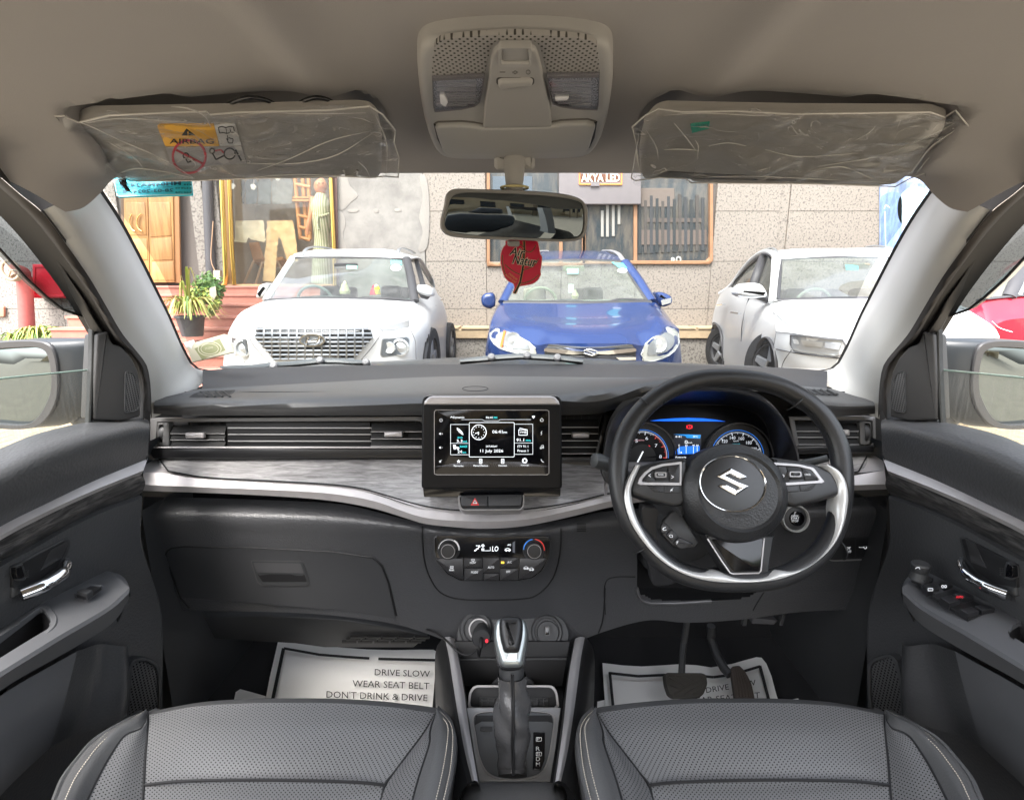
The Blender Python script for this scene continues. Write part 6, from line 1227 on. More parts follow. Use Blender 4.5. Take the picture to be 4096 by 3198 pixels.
plate('switch_bezel',K,[(318,832),(385,788),(438,796),(372,848)],zl.up(-.002),m_doorp,dl,h=.003,bev=.001);plate('switch_well',K,[(326,831),(386,793),(432,798),(372,843)],zl.up(.001),m_black,dl,h=.0005,bev=.0002);plate('window_switch',K,[(330,829),(352,815),(398,822),(372,842)],zl.up(.0015),m_plastic,dl,h=.006,bev=.002)
gr_=[(-160,1115),(0,1015),(160,893),(178,884),(198,906),(218,935),(212,965),(190,990),(0,1104),(-160,1210)]
pocket('pull_recess',K,gr_,zl.up(-.004),.05,m_black,dl,ins=.012,r=12);v,f=frame_g(inset(tr(K,rnd(gr_,12),zl),-.007),tr(K,rnd(gr_,12),zl),zl.up(-.003),.004,-.004,80);mk('recess_rim',v,f,m_doorp,dl)
zr=Plane((0,0,DOORS[1,'z']+.005),(0,0,1));zr.u=V3((1,0,0));zr.v=V3((0,1,0))
gr2=[(1040,1132),(849,1047),(790,1012),(778,995),(798,965),(835,942),(849,950),(1040,1040)]
pocket('pull_recess',L,gr2,zr.up(-.004),.05,m_black,dr,ins=.012,r=12);v,f=frame_g(inset(tr(L,rnd(gr2,12),zr),-.007),tr(L,rnd(gr2,12),zr),zr.up(-.003),.004,-.004,80);mk('recess_rim',v,f,m_doorp,dr)
kc=zr.hit(L(398,760));revolve('mirror_knob',[(.013,0),(.0115,.006),(.010,.012),(.0125,.016),(.013,.024),(.011,.027),(0,.0275)],kc,(0,0,1),m_plastic,dr,24)
plate('knob_plate',L,[(370,765),(420,748),(460,768),(400,780)],zr.up(-.003),mbk,dr,h=.004,bev=.001);plate('knob_key',L,[(402,770),(436,758),(456,768),(420,778)],zr.up(.001),m_plastic,dr,h=.003,bev=.001)
def sw_(po,nm,h=.005):return plate(nm,L,po,zr.up(.0008),mbk,dr,h=h,bev=.0015)
plate('switch_plate',L,[(410,796),(495,774),(728,905),(620,938)],zr.up(-.003),mat('switch_grey',(.045,.046,.05),.45),dr,h=.0038,bev=.001)
b1_=sw_([(416,803),(464,789),(486,814),(434,826)],'lock_switch');b2_=sw_([(484,788),(516,778),(543,800),(506,812)],'window_lock_switch')
plate('switch_well',L,[(455,832),(550,806),(632,852),(540,880)],zr.up(.0006),m_black,dr,h=.0005,bev=.0002);plate('switch_well',L,[(532,882),(632,856),(724,903),(612,934)],zr.up(.0006),m_black,dr,h=.0005,bev=.0002)
sw_([(488,857),(536,846),(575,872),(528,884)],'window_switch',.007);b3_=sw_([(546,840),(588,828),(632,852),(580,862)],'auto_window_switch',.007);sw_([(572,908),(622,897),(655,916),(606,930)],'window_switch',.007);sw_([(636,893),(680,884),(722,905),(668,915)],'window_switch',.007)
text('AUTO',L,574,840,30,9,zr.up(.0085),m_red,b3_,ang=0)
def licon(fn,par):aicon(fn,m_dimw,par,zr.up(.0062),L)
licon(lambda:icl(box2(440,802,460,812)+[(440,802)],2.5),b1_);licon(lambda:(icr(502,794,5,2,n=10),icr(514,794,5,2,n=10)),b2_);aicon(lambda:icl([(386,718),(392,713),(402,713),(404,720)],3),m_dimw,dr,Plane(kc+V3((0,0,.0278)),(0,0,1),(0,1,0)),L)
# === mats and pedals
fz=Plane((0,0,.345),(0,0,1));fz.u=V3((1,0,0));fz.v=V3((0,1,0))
def paper(nm,lab,m,pts,h=0,amp=.0025):
 t=thing(nm,lab,'paper mat',fz.hit(m(*pts[0])));sheet('paper',m,pts,fz,amp,4,m_paper,t,.03,h);return t
def strip(m,a,b,w_,par,h=.012):
 dx,dy=b[0]-a[0],b[1]-a[1];l=math.hypot(dx,dy);nx,ny=-dy/l*w_/2,dx/l*w_/2
 plate('border_line',m,[(a[0]+nx,a[1]+ny),(b[0]+nx,b[1]+ny),(b[0]-nx,b[1]-ny),(a[0]-nx,a[1]-ny)],fz.up(h),m_ink,par,h=.0004,bev=.0001,back=-.0002)
p1=paper('paper_mat','printed paper floor mat with black border and driving advice before the left seat',M,[(755,462),(900,478),(1060,512),(1400,540),(1880,543),(1935,570),(1975,605),(1985,1120),(640,1120),(655,920),(690,740)])
fzt=fz.up(.0095)
for a_,b_,w_ in(((792,530),(1050,576),17),((1050,576),(1250,592),17),((1250,592),(1415,603),17),((1480,606),(1925,617),17),((790,530),(705,930),24),((1916,612),(1885,980),26)):strip(M,a_,b_,w_,p1,.0095)
for s,x,y,w_,h_,a_ in(('DRIVE SLOW',1655,711,402,46,2),('WEAR SEAT BELT',1572,796,560,48,2),("DON'T DRINK & DRIVE",1470,878,735,50,2)):text(s,M,x,y,w_,h_,fzt,m_ink,p1,ang=a_)
paper('paper_sheet','blank white paper sheet sticking out left under the printed mat of the left footwell',M,[(418,930),(440,832),(472,810),(658,860),(658,1060),(400,1060)],-.006,.003)
p2_=paper('paper_mat','printed paper floor mat under the pedals in front of the right seat',FT,[(218,597),(380,612),(530,622),(820,605),(960,612),(1080,630),(1250,602),(1440,548),(1482,552),(1520,600),(1560,700),(1600,850),(1645,980),(1650,1150),(252,1150),(235,880)])
for a_,b_,w_ in(((270,675),(500,700),20),((500,700),(720,690),20),((720,690),(900,690),20),((900,690),(1100,708),20),((1100,708),(1250,688),20),((1250,688),(1470,622),20),((276,668),(308,1000),22),((1468,618),(1568,1000),24)):strip(FT,a_,b_,w_,p2_,.0095)
for s,x,y,w_,h_,a_ in(('DRIVE SLOW',1238,782,400,44,-9),('WEAR SEAT BELT',1175,876,590,46,-5),("DON'T DRINK & DRIVE",1095,962,800,46,-3)):text(s,FT,x,y,w_,h_,fzt,m_ink,p2_,ang=a_)
paper('paper_sheet','blank paper sheet lying right of the printed mat under the pedals',FT,[(1616,885),(1775,858),(1830,965),(1840,1100),(1640,1100)],-.006,.003);paper('paper_scrap','small paper scrap at the left edge of the mat under the pedals',FT,[(178,892),(240,876),(246,1030),(172,1030)],-.004,.002)
pp_=px_plane(FT(870,780),1.03,50)
bk=thing('brake_pedal','wide ribbed rubber brake pedal','pedal',pp_.hit(FT(870,780)));m_ped=mat('pedal_rubber',(.05,.046,.04),.75,bump=.2,bscale=400)
bpp=[(704,695),(722,678),(1000,680),(1034,696),(1043,770),(1012,850),(978,876),(775,876),(738,850),(712,770)]
plate('pad',FT,bpp,pp_,m_ped,bk,h=.012,bev=.004,back=-.012,r=20);frame('pad_rim',FT,rnd([(lerp(873,x,.92),lerp(780,y,.92)) for x,y in bpp],20),rnd([(lerp(873,x,.86),lerp(780,y,.84)) for x,y in bpp],20),pp_.up(.012),m_ped,bk,h=.003,n=60)
for a_,b_ in(((740,720),(860,790)),((790,705),(900,765)),((860,705),(940,745)),((740,775),(830,815)),((770,850),(1010,720)),((850,855),(1020,760)),((920,850),(1020,800))):
 tube('rib',[pp_.at(*pp_.p2(FT(*a_)),.012),pp_.at(*pp_.p2(FT(*b_)),.012)],.0026,m_ped,bk,6)
tube('arm',[pp_.hit(FT(850,700))-pp_.n*.005,D(FT(852,560),1.08),D(FT(862,450),1.12),D(FT(880,330),1.13),D(FT(892,220),1.13)],.008,m_plastic,bk,10)
ap=px_plane(FT(1330,790),1.06,50,-8);ac=thing('accelerator_pedal','long narrow ribbed accelerator pedal right of the brake','pedal',ap.hit(FT(1330,790)))
app=[(1240,628),(1300,620),(1345,665),(1395,760),(1418,860),(1430,1000),(1285,1000),(1262,860),(1245,740),(1232,660)]
plate('pad',FT,app,ap,mat('pedal_brown',(.045,.034,.028),.75,bump=.2,bscale=400),ac,h=.012,bev=.005,back=-.01,r=16)
for dx in(-50,-25,0,25,50):tube('rib',[ap.at(*ap.p2(FT(1295+dx*.6,660)),.012),ap.at(*ap.p2(FT(1325+dx*.9,780)),.012),ap.at(*ap.p2(FT(1352+dx,960)),.012)],.002,MATS['pedal_brown'],ac,6)
tube('arm',[ap.hit(FT(1230,690)),D(FT(1185,640),1.10),D(FT(1130,540),1.16),D(FT(1080,400),1.2),D(FT(1080,300),1.2)],.011,m_plastic,ac,10)
pv_=MB();pl_u=px_plane(M(1400,470),1.08,0)
plate('footwell_duct',M,[(120,270),(800,275),(1250,300),(1640,370),(1840,420),(1740,500),(1100,500),(880,470),(350,440),(130,420)],px_plane(M(900,400),1.13,-20),m_plastic,dash,h=.01,bev=.004);du=px_plane(M(1500,470),1.115,-20)
for k in range(3):
 for j in range(5):plate('duct_slot',M,box2(1215+j*118+(2-k)*30,448+k*16,1320+j*118+(2-k)*30,460+k*16),du,m_black,dash,h=.001,bev=.0003) if 1320+j*118<1810 else None
ft=px_plane(FT(1500,230),1.05,0)
plate('under_bracket',FT,[(1285,188),(1370,192),(1352,290),(1322,290),(1340,215),(1288,215)],ft,m_plastic,dash,h=.006);plate('under_box',FT,[(1395,215),(1590,240),(1560,270),(1390,262)],ft,mat('box_grey',(.06,.06,.065),.5),dash,h=.01,back=-.05);plate('under_bracket',FT,[(1640,200),(1660,205),(1640,290),(1610,285)],ft,m_plastic,dash,h=.006)
seam('knee_panel_seam',FT,[(240,0),(228,180),(215,280),(186,358)],.0016,m_black,dash,30);seam('knee_panel_seam',FT,[(1500,35),(1440,130),(1415,178)],.0014,m_black,dash,20)
tube('knee_lip',[p for p in[on(FT(*p),.002) for p in[(490,0),(505,60),(530,100),(600,122),(800,122),(1080,105),(1300,85),(1360,60)]] if p] or[V3(),V3((0,0,.01))],.004,MATS['hood_edge'],dash,8)
# === outside: ground, building, shop
def pr3(m,pts):return[D(m(p[0],p[1]),p[2]) for p in pts]
WY=8.6
g_=MB();g_.add([(-60,-60,0),(60,-60,0),(60,60,0),(-60,60,0)],[(0,1,2,3)]);struct(g_.build('ground',mat('paving_tan',(.33,.285,.215),.9,var=.15,vscale=3)))
def pavers():
 root=struct(mk('pavement',[(-9,3.0,.004),(9,3.0,.004),(9,8.6,.004),(-9,8.6,.004)],[(0,1,2,3)],mat('paver_joint',(.14,.11,.08),.9)))
 mts=[mat('paver_a',(.33,.26,.16),.85,var=.12,vscale=20),mat('paver_b',(.37,.29,.185),.85,var=.12,vscale=20)]
 v,f=plate_g(box2(-.145,-.07,.145,.07),Plane((0,0,0),(0,0,1)),.012,.004,0,1);mes=[]
 for k in range(2):
  me=bpy.data.meshes.new('paver');me.from_pydata([tuple(p) for p in v],[],f);me.materials.append(mts[k]);mes.append(me)
 n=0
 for s in(-1,1):
  for i in range(9):
   for j in range(16):
    if n>=280:break
    o=bpy.data.objects.new('paver',mes[(i*7+j*3)%2]);COL.objects.link(o);o.parent=root;o.location=(s*(2.75+.30*i+(.15 if j%2 else 0)),3.1+j*.15,.005+random.uniform(-.001,.001));n+=1
pavers()
m_gran=mixcol('granite',(.27,.25,.225),(.10,.09,.08),33,.55,'noise',.50,.62,detail=3,bump=.15)
m_gran2=mixcol('granite_pale',(.30,.265,.23),(.115,.10,.09),33,.55,'noise',.52,.64,detail=3,bump=.15)
bld=thing('building','speckled granite building behind the parked cars with brown framed windows','building',(0,WY,0))
def wbox(nm,x0,x1,z0,z1,y0,y1,mt,par=None,bev=.004):
 pl=Plane((0,y0,0),(0,-1,0));return mk(nm,*plate_g([(x0,z0),(x1,z0),(x1,z1),(x0,z1)],pl,0,bev,y0-y1,1),mt,par or bld,30)
mk('wall',[(-12,WY+.04,0),(12,WY+.04,0),(12,WY+.04,7),(-12,WY+.04,7)],[(0,1,2,3)],mat('joint_grey',(.15,.135,.125),.9),bld)
def wx(px,d=WY):return D((px,1000),d).x
def wz(py,d=WY):return D((2048,py),d).z
zl_=[.0,wz(1430),wz(1235),wz(1046),wz(845),wz(640),wz(440)]
def panels(x0,x1,n,mt,rows=range(6)):
 for r in rows:
  for k in range(n):
   a,b=lerp(x0,x1,k/n),lerp(x0,x1,(k+1)/n);wbox('granite_panel',a+.003,b-.003,zl_[r]+.003,zl_[r+1]-.003,WY+random.uniform(-.002,.002),WY+.04,mt)
panels(-12,wx(495),5,m_gran);panels(wx(1702),wx(1945),1,m_gran2);panels(wx(1945),wx(2850),3,m_gran2,range(3));panels(wx(2850),wx(3105),1,m_gran2);panels(wx(3140),wx(3510),1,m_gran2)
wbox('pilaster',wx(3105)+.002,wx(3140)-.002,0,4,WY+.02,WY+.06,m_gran2);panels(wx(3510),12,5,m_gran2)
wbox('ledge',wx(1690),7.5,.56,.70,WY-.45,WY-.003,mat('ledge_tan',(.46,.35,.22),.8,var=.15,vscale=9))
for k in range(14):wbox('ledge_stone',wx(1690)+.02+k*.62,wx(1690)+.60+k*.62,.703,.73,WY-.47,WY-.006,mat('ledge_stone',(.50,.38,.24),.8,var=.15,vscale=9))
wbox('ledge_face',wx(1690),7.5,0,.555,WY-.40,WY-.01,m_gran)
wbox('plaster',wx(1347),wx(1700),0,4.2,WY-.01,WY+.04,mixcol('plaster',(.30,.285,.265),(.20,.19,.18),2.6,.9,'noise',.4,.65,detail=10,bump=.5))
m_pl2=mat('plaster_patch',(.31,.29,.265),.9,bump=.6,bscale=40,dist=.01);wp=Plane((0,WY-.012,0),(0,-1,0))
for nm,po in(('plaster_patch',[(910,90),(975,100),(1000,170),(1060,240),(1010,290),(950,345),(915,340)]),('plaster_patch',[(915,350),(950,370),(970,450),(950,520),(975,640),(915,640)]),('plaster_patch',[(1510,90),(1548,90),(1552,640),(1500,650),(1530,500),(1505,400),(1530,260)]),('plaster_lump',[(985,345),(1030,338),(1070,345),(1050,362),(990,360)]),('plaster_lump',[(1170,340),(1205,338),(1210,360),(1180,366)]),('plaster_lump',[(1325,340),(1370,336),(1375,355),(1330,358)])):
 plate(nm,E,po,wp,m_pl2,bld,h=.005,bev=.003,sm=True)
m_brown=mat('frame_brown',(.36,.19,.10),.5,var=.1);m_pane=mat('dark_pane',(.030,.040,.048),.05,spec=.8);m_pane2=mixcol('dusk_pane',(.05,.062,.07),(.13,.12,.105),1.6,.08,'noise',.42,.6,stretch=(4,1,1),detail=4)
def fz(x,y):return F(x,y)
def wq(nm,x0,y0,x1,y1,mt,par,dy=0,th=.05,m=F):
 pl=Plane((0,WY-dy,0),(0,-1,0));return plate(nm,m,box2(x0,y0,x1,y1),pl,mt,par,h=0,bev=.003,back=-th,seg=1)
def window(nm_lab,x0,y0,x1,y1,bars,nm='window'):
 f_=frame('window',F,box2(x0,y0,x1,y1),box2(x0+26,y0+26,x1-26,y1-28),Plane((0,WY-.02,0),(0,-1,0)),m_brown,bld,h=.03,back=-.06,n=80,bev=.006)
 wq('pane',x0+20,y0+20,x1-20,y1-20,m_pane2,f_,-.02,.01)
 for b in bars:wq('mullion',b-14,y0+20,b+14,y1-20,m_brown,f_,.02,.04)
 return f_
w1=window('',195,-420,985,832,[790]);w2=window('',960,-420,2006,815,[1388])
for k,(x,y0,y1) in enumerate(((1122,385,595),(1163,335,595),(1210,335,590),(1256,335,495))):wq('tube_lamp',x-11,y0,x+11,y1,mat('pale_tube',(.36,.35,.32),.5),w2,.0,.01)
wq('cloth_bundle',1420,205,1700,355,mat('bundle_tan',(.17,.14,.12),.8),w2,-.005,.01);wq('shelf_row',1460,445,1920,480,mat('shelf_mid',(.10,.08,.07),.7),w2,-.005,.01);wq('shelf_row',1420,540,1960,660,mat('shelf_brown',(.13,.10,.085),.7),w2,-.006,.01);wq('poster_pane',240,110,560,470,mat('pane_blue',(.10,.13,.16),.3),w1,-.006,.01)
for x in range(1410,1960,46):wq('hanging_cloth',x,250+(x*7)%60,x+26,640+(x*13)%120,mat('cloth_%d'%((x//46)%3),((.035,.042,.045),(.075,.068,.062),(.05,.055,.06))[(x//46)%3],.8),w2,-.004,.01)
for x,h_ in((1687,20),(1733,34)):tube('door_ring',[Plane((0,WY-.03,0),(0,-1,0)).at(*Plane((0,WY-.03,0),(0,-1,0)).p2(F(x+h_*.5*math.cos(R(a)),778+h_*.6*math.sin(R(a))))) for a in range(0,360,30)],.012,mat('pale_ring',(.6,.6,.58),.4),w2,6,closed=True)
sg=thing('shop_sign','grey shop sign board with glowing white letters in an orange frame','sign',(wx(2400),WY-.1,wz(750)))
spn=Plane((0,WY-.12,0),(0,-1,0));plate('board',F,box2(775,-300,1432,332),spn,mat('sign_board',(.22,.20,.205),.6,var=.06),sg,h=.0,bev=.005,back=-.1)
m_or=mat('sign_orange',(.85,.28,.08),.5,emit=.5);m_sl=mat('sign_lit',(1,.93,.75),.5,emit=1.3)
frame('lit_frame',F,box2(934,40,1280,182),box2(944,50,1270,170),spn.up(.002),m_or,sg,h=.02,back=0,n=60);wq('frame_gap',1030,160,1100,190,MATS['sign_board'],sg,.155,.03)
plate('letter_back',F,box2(950,92,1262,152),spn.up(.002),mat('sign_back_brown',(.16,.06,.03),.5),sg,h=.004);text('AKYA LED',F,1108,121,310,64,spn.up(.008),m_sl,sg,bold=.02,ext=.01)  # plain dark brown backing, unlit, behind the lit letters
ps3=Plane((0,WY-.012,0),(0,-1,0));pst=thing('shop_poster','blue poster of denim shirts on hangers at the far right of the granite wall','poster',ps3.hit(G(1380,300)))
plate('sheet',G,box2(1212,-300,1800,520),ps3,mixcol('poster_blue',(.10,.15,.30),(.38,.46,.62),1.3,.5,'noise',.38,.62,stretch=(5,1,1),detail=6),pst,h=.003,bev=.001)
for k,(po,c) in enumerate(((([(1225,200),(1330,180),(1345,330),(1330,500),(1240,510),(1220,330)]),(.12,.19,.34)),([(1330,210),(1420,140),(1520,190),(1560,330),(1480,380),(1340,360)],(.36,.55,.66)),([(1440,360),(1560,300),(1640,420),(1540,520),(1420,500)],(.20,.27,.42)))):plate('printed_shirt',G,po,ps3.up(.003),mixcol('shirt_print%d'%k,c,tuple(min(1,x*1.6) for x in c),3,.5,stretch=(6,1,1.2)),pst,h=.002,bev=.0005,sm=True)
aicon(lambda:(icl([(1240,275),(1250,250),(1275,268)],5),icl([(1245,290),(1250,500)],5),icl([(1400,140),(1420,120),(1440,145)],5),icl([(1420,140),(1440,280)],5)),mat('hanger_print',(.75,.8,.85),.5),pst,ps3.up(.006),G)
m_step=mat('red_stone',(.36,.15,.11),.6,var=.12,vscale=7,bump=.1,bscale=60);m_nose=mat('red_stone_edge',(.40,.18,.14),.55,var=.1,vscale=9)
stp=thing('steps','flight of red stone steps leading up to the clothes shop','steps',(-4.5,7,0))
xs0,xs1=-6.25,wx(1347)-.02
prof=[(8.2,1.37),(7.9,1.245),(7.6,1.107),(7.3,.946),(7.0,.80),(6.7,.655),(6.4,.51),(6.1,.365),(5.8,.22),(5.5,.10)]
for i,(d,z) in enumerate(prof):
 x0=xs0+(.0 if i<3 else 0);zb=prof[i+1][1] if i+1<len(prof) else 0;bk_=8.62 if i==0 else prof[i-1][0]+.03
 b_=MB();b_.box(x0,xs1,d+.02,bk_+.02,zb,z-.03);b_.build('riser',m_step,stp,0);b_=MB();b_.box(x0-.02,xs1+.003,d,bk_,z-.03,z);b_.build('tread',m_nose,stp,0)
m_door_w=mixcol('shop_wood',(.30,.15,.05),(.42,.23,.08),2.2,.4,stretch=(8,1,.6),coat=.2);m_dark=mat('shop_dark',(.035,.03,.03),.7)
sd=thing('shop_door','polished brown wooden double door with curved brass handles at the top of the red steps','door',(wx(600),WY-.1,1.37))
dpl=Plane((0,WY-.08,0),(0,-1,0))
plate('jamb',PL,[(175,-400),(205,-400),(215,1025),(195,1025)],dpl.up(.01),mat('jamb_dark',(.10,.06,.035),.5),sd,h=.02);plate('leaf',PL,[(205,-400),(398,-400),(435,1022),(222,1022)],dpl,m_door_w,sd,h=.03,bev=.006,back=-.02);plate('leaf',PL,[(402,-400),(620,-400),(645,1022),(440,1022)],dpl,m_door_w,sd,h=.03,bev=.006,back=-.02)
for po in([(420,340),(600,340),(612,625),(430,635)],[(440,650),(612,640),(625,830),(445,835)],[(446,850),(628,845),(640,1005),(450,1005)],[(225,340),(385,340),(400,620),(235,620)],[(238,650),(402,650),(412,830),(244,830)]):plate('panel',PL,po,dpl.up(.028),m_door_w,sd,h=.012,bev=.010)
m_brass=mat('brass',(.78,.55,.22),.2,metal=1)
for po in([(300,442),(282,480),(280,530),(300,575),(325,590)],[(378,440),(350,470),(340,520),(352,565),(385,592)]):tube('handle',resample([dpl.at(*dpl.p2(PL(*p)),.07) for p in po],14),.010,m_brass,sd,8)
plate('edge_post',PL,[(622,-400),(668,-400),(695,1025),(648,1025)],dpl.up(-.02),mat('post_wood',(.34,.17,.07),.5),sd,h=.03)
lvr=thing('louvre_cabinet','light wood cabinet with dark louvres standing inside the shop doorway','cabinet',(wx(760),WY,1.4));lpl=Plane((0,WY+.25,0),(0,-1,0));plate('back',PL,box2(660,-400,830,1030),lpl.up(-.01),m_dark,lvr,h=.005)
plate('board',PL,[(712,-400),(765,-400),(780,680),(726,680)],lpl,m_door_w,lvr,h=.03);plate('board',PL,[(668,620),(724,625),(726,700),(690,880),(678,760)],lpl,m_door_w,lvr,h=.03);plate('board',PL,[(765,630),(822,640),(825,730),(800,730)],lpl,m_door_w,lvr,h=.02)
for y in range(306,620,15):plate('louvre',PL,[(664,y),(718,y+3),(718,y+11),(664,y+8)],lpl,mat('louvre_brown',(.16,.10,.06),.5),lvr,h=.02,bev=.003);plate('louvre',PL,[(766,y+26),(816,y+29),(816,y+37),(766,y+34)],lpl,MATS['louvre_brown'],lvr,h=.02,bev=.003)
wbox('granite_post',D(PL(798,300),WY).x,D(PL(905,300),WY).x,1.3,4,WY-.10,WY+.04,m_gran);wbox('granite_post',D(PL(952,300),WY).x,D(PL(1030,300),WY).x,1.3,4,WY-.10,WY+.04,m_gran)
tag(tube('drain_pipe',[D(PL(905,-400),WY-.14),D(PL(920,300),WY-.14),D(PL(950,990),WY-.14)],.075,mat('pipe_grey',(.09,.09,.10),.5),None,14),'dark grey vertical pipe between the granite posts of the shop','pipe')
tag(tube('loose_wire',resample([D(PL(*p),WY-.22) for p in[(965,500),(958,600),(950,850),(985,930)]],20),.008,mat('wire_tan',(.5,.34,.22),.6),None,6),'thin tan wire hanging down beside the grey pipe','wire')
jb=thing('junction_box','small cream electrical box low beside the brass window frame','box',D(PL(1012,965),WY-.2));jp=Plane(D(PL(1012,965),WY-.18),(0,-1,0));plate('box',PL,box2(985,920,1040,970),jp,mat('cream',(.6,.5,.38),.5),jb,h=.06);plate('cover',PL,box2(982,972,1048,1002),jp,mat('off_white',(.7,.66,.6),.5),jb,h=.06)
sw_w=thing('shop_window','large shop display window in a bright brass frame','shop window',(wx(1100),WY,1.4));m_gold=mat('gold_frame',(.85,.58,.16),.18,metal=1)
tube('frame_tube',[D(PL(1030,-400),WY-.25),D(PL(1035,110),WY-.25),D(PL(1058,640),WY-.25),D(PL(1072,960),WY-.25),D(PL(1066,1035),WY-.25),D(PL(1030,1060),WY-.25)],.035,m_gold,sw_w,12)
tube('frame_tube',[D(PL(1095,-400),WY-.12),D(PL(1100,110),WY-.12),D(PL(1120,700),WY-.12),D(PL(1145,1040),WY-.12)],.032,m_gold,sw_w,12);tube('frame_tube',[D(E(852,-200),WY-.12),D(E(860,100),WY-.12),D(E(885,640),WY-.12),D(E(890,900),WY-.12)],.03,m_gold,sw_w,12)
plate('frame_panel',PL,[(1040,-400),(1092,-400),(1140,1045),(1078,1045)],Plane((0,WY-.06,0),(0,-1,0)),mat('frame_bronze',(.30,.17,.07),.35,metal=.4),sw_w,h=.01);plate('frame_panel',E,[(866,-200),(902,-200),(920,900),(892,900)],Plane((0,WY-.06,0),(0,-1,0)),mat('frame_dark',(.12,.06,.05),.5),sw_w,h=.02)
plate('sill',E,box2(85,885,890,905),Plane((0,WY-.1,0),(0,-1,0)),mat('sill_tan',(.45,.28,.14),.5),sw_w,h=.02,back=-.2)
wpn=Plane((0,WY-.03,0),(0,-1,0));plate('pane',E,[(95,-200),(862,-200),(890,892),(140,892)],wpn,glass('shop_glass',(.9,.88,.82),.1,dust_haze=.03),sw_w,h=.004,bev=.001,back=0)
m_in=mat('shop_inside',(.36,.30,.23),.8);sx0,sx1=wx(880),wx(1350)
rb_=MB();rb_.add([(sx0,WY+1.6,1.3),(sx1,WY+1.6,1.3),(sx1,WY+1.6,4),(sx0,WY+1.6,4),(sx0,WY+.05,1.3),(sx1,WY+.05,1.3),(sx1,WY+.05,4),(sx0,WY+.05,4)],[(0,1,2,3),(4,5,1,0),(0,3,7,4),(1,5,6,2)]);rb_.build('display_room',m_in,sw_w)
for o in list(bld.children):
 if o.name=='wall':
  x0,x1=sx0+.01,sx1-.01;me=bpy.data.meshes.new('wall');y=WY+.04;X_=[-12,x0,x1,12];Zs=[0,1.3,4,7];v=[(x,y,z) for z in Zs for x in X_];f=[(r*4+c,r*4+c+1,r*4+c+5,r*4+c+4) for r in range(3) for c in range(3) if not(r==1 and c==1)]
  lx0=wx(700);me.from_pydata(v,[],f);me.materials.append(o.data.materials[0]);me.transform(Matrix.Translation(-OFF[o]));o.data=me
def cloth(nm,lab,cat,m,po,d,mt,grp=None,amp=.03):
 pl=Plane((0,d,0),(0,-1,0));o=sheet(nm,m,po,pl,amp,7,mt,None,.05,0);return tag(o,lab,cat,grp)
def fabric(n,c):return mat(n,c,.9,bump=.3,bscale=60,var=.12,vscale=12)
cloth('hanging_shorts','pale cream shorts hanging in the shop window','shorts',E,[(168,425),(370,420),(388,560),(375,580),(280,560),(265,545),(250,585),(160,575)],WY+.35,fabric('cloth_cream',(.78,.74,.54)))
cloth('hanging_trousers','tan wide trousers hanging in the shop window','trousers',E,[(398,425),(585,420),(610,560),(622,720),(545,720),(500,560),(480,540),(465,700),(455,868),(365,862),(390,600)],WY+.32,fabric('cloth_tan',(.62,.47,.26)))
for k,(x0,x1,c) in enumerate(((130,240,(.10,.11,.12)),(240,330,(.16,.19,.21)),(330,430,(.22,.25,.26)),(430,585,(.28,.30,.30)))):cloth('hanging_shirt',('near black','dark slate','slate grey','light grey')[k]+' shirt on the rail at the back of the shop window','shirt',E,[(x0+15,120),(x1-15,118),(x1,150),(x1-8,300),(x0+8,305),(x0,150)],WY+.9-k*.05,fabric('shirt_%d'%k,c),'shirts on the shop rail')
cloth('hanging_curtain','grey beige curtain along the back of the shop window','curtain',E,[(150,310),(600,305),(600,900),(150,900)],WY+1.3,fabric('curtain',(.42,.38,.31)))
lad=thing('wooden_rack','orange wooden ladder rack beside the mannequin','rack',D(E(640,640),WY+.5));m_rack=mat('rack_wood',(.55,.27,.10),.5)
for a_,b_ in(((600,90),(640,560)),((655,90),(690,560)),((700,60),(712,560))):tube('post',[D(E(*a_),WY+.5),D(E(*b_),WY+.5)],.035,m_rack,lad,8)
for y in(160,265,385,470,545):tube('rung',[D(E(600+y*.07,y),WY+.48),D(E(712,y+20),WY+.48)],.03,m_rack,lad,8)
for y in(255,275):plate('shelf',E,box2(600,y,718,y+14),Plane((0,WY+.45,0),(0,-1,0)),m_rack,lad,h=.1)
ch=thing('display_chair','orange plywood chair standing in the shop window','chair',D(E(330,880),WY+.55));cpl=Plane((0,WY+.6,0),(0,-1,.15))
plate('backrest',E,[(268,585),(340,580),(378,700),(300,715)],cpl,m_rack,ch,h=.02);plate('seat',E,[(300,705),(515,690),(518,715),(310,732)],Plane((0,WY+.5,0),(0,-1,.3)),m_rack,ch,h=.03,back=-.3)
for a_,b_,d in(((300,715),(225,890),.5),((362,725),(312,890),.55),((470,715),(515,800),.5),((372,720),(420,800),.8)):tube('leg',[D(E(*a_),WY+d),D(E(*b_),WY+d)],.018,mat('chair_leg',(.5,.33,.2),.4),ch,6)
mn=thing('mannequin','bald mannequin in a green and white striped belted dress in the shop window','mannequin',D(E(790,700),WY+.3));md=WY+.3
def body_chain(pts,nm,mt,par):
 P=[D(E(x,y),md+(d_[0] if d_ else 0)) for x,y,r_,*d_ in pts];rr_=[r_ for x,y,r_,*_ in pts];p2=resample(P,40);r2=[q_.z for q_ in resample([(i,0,r_) for i,r_ in enumerate(rr_)],40)];v,f=tube_g(p2,r2,16,True,ref=(0,-1,0),flat=1.0);return mk(nm,v,f,mt,par,80)
m_skin=mat('mannequin_skin',(.62,.27,.14),.4)
body_chain([(797,108,.01),(796,114,.06),(795,128,.095),(792,150,.105),(789,170,.095),(786,188,.07),(787,200,.048),(790,215,.05),(790,230,.06),(790,250,.10),(790,330,.10)],'body',m_skin,mn)
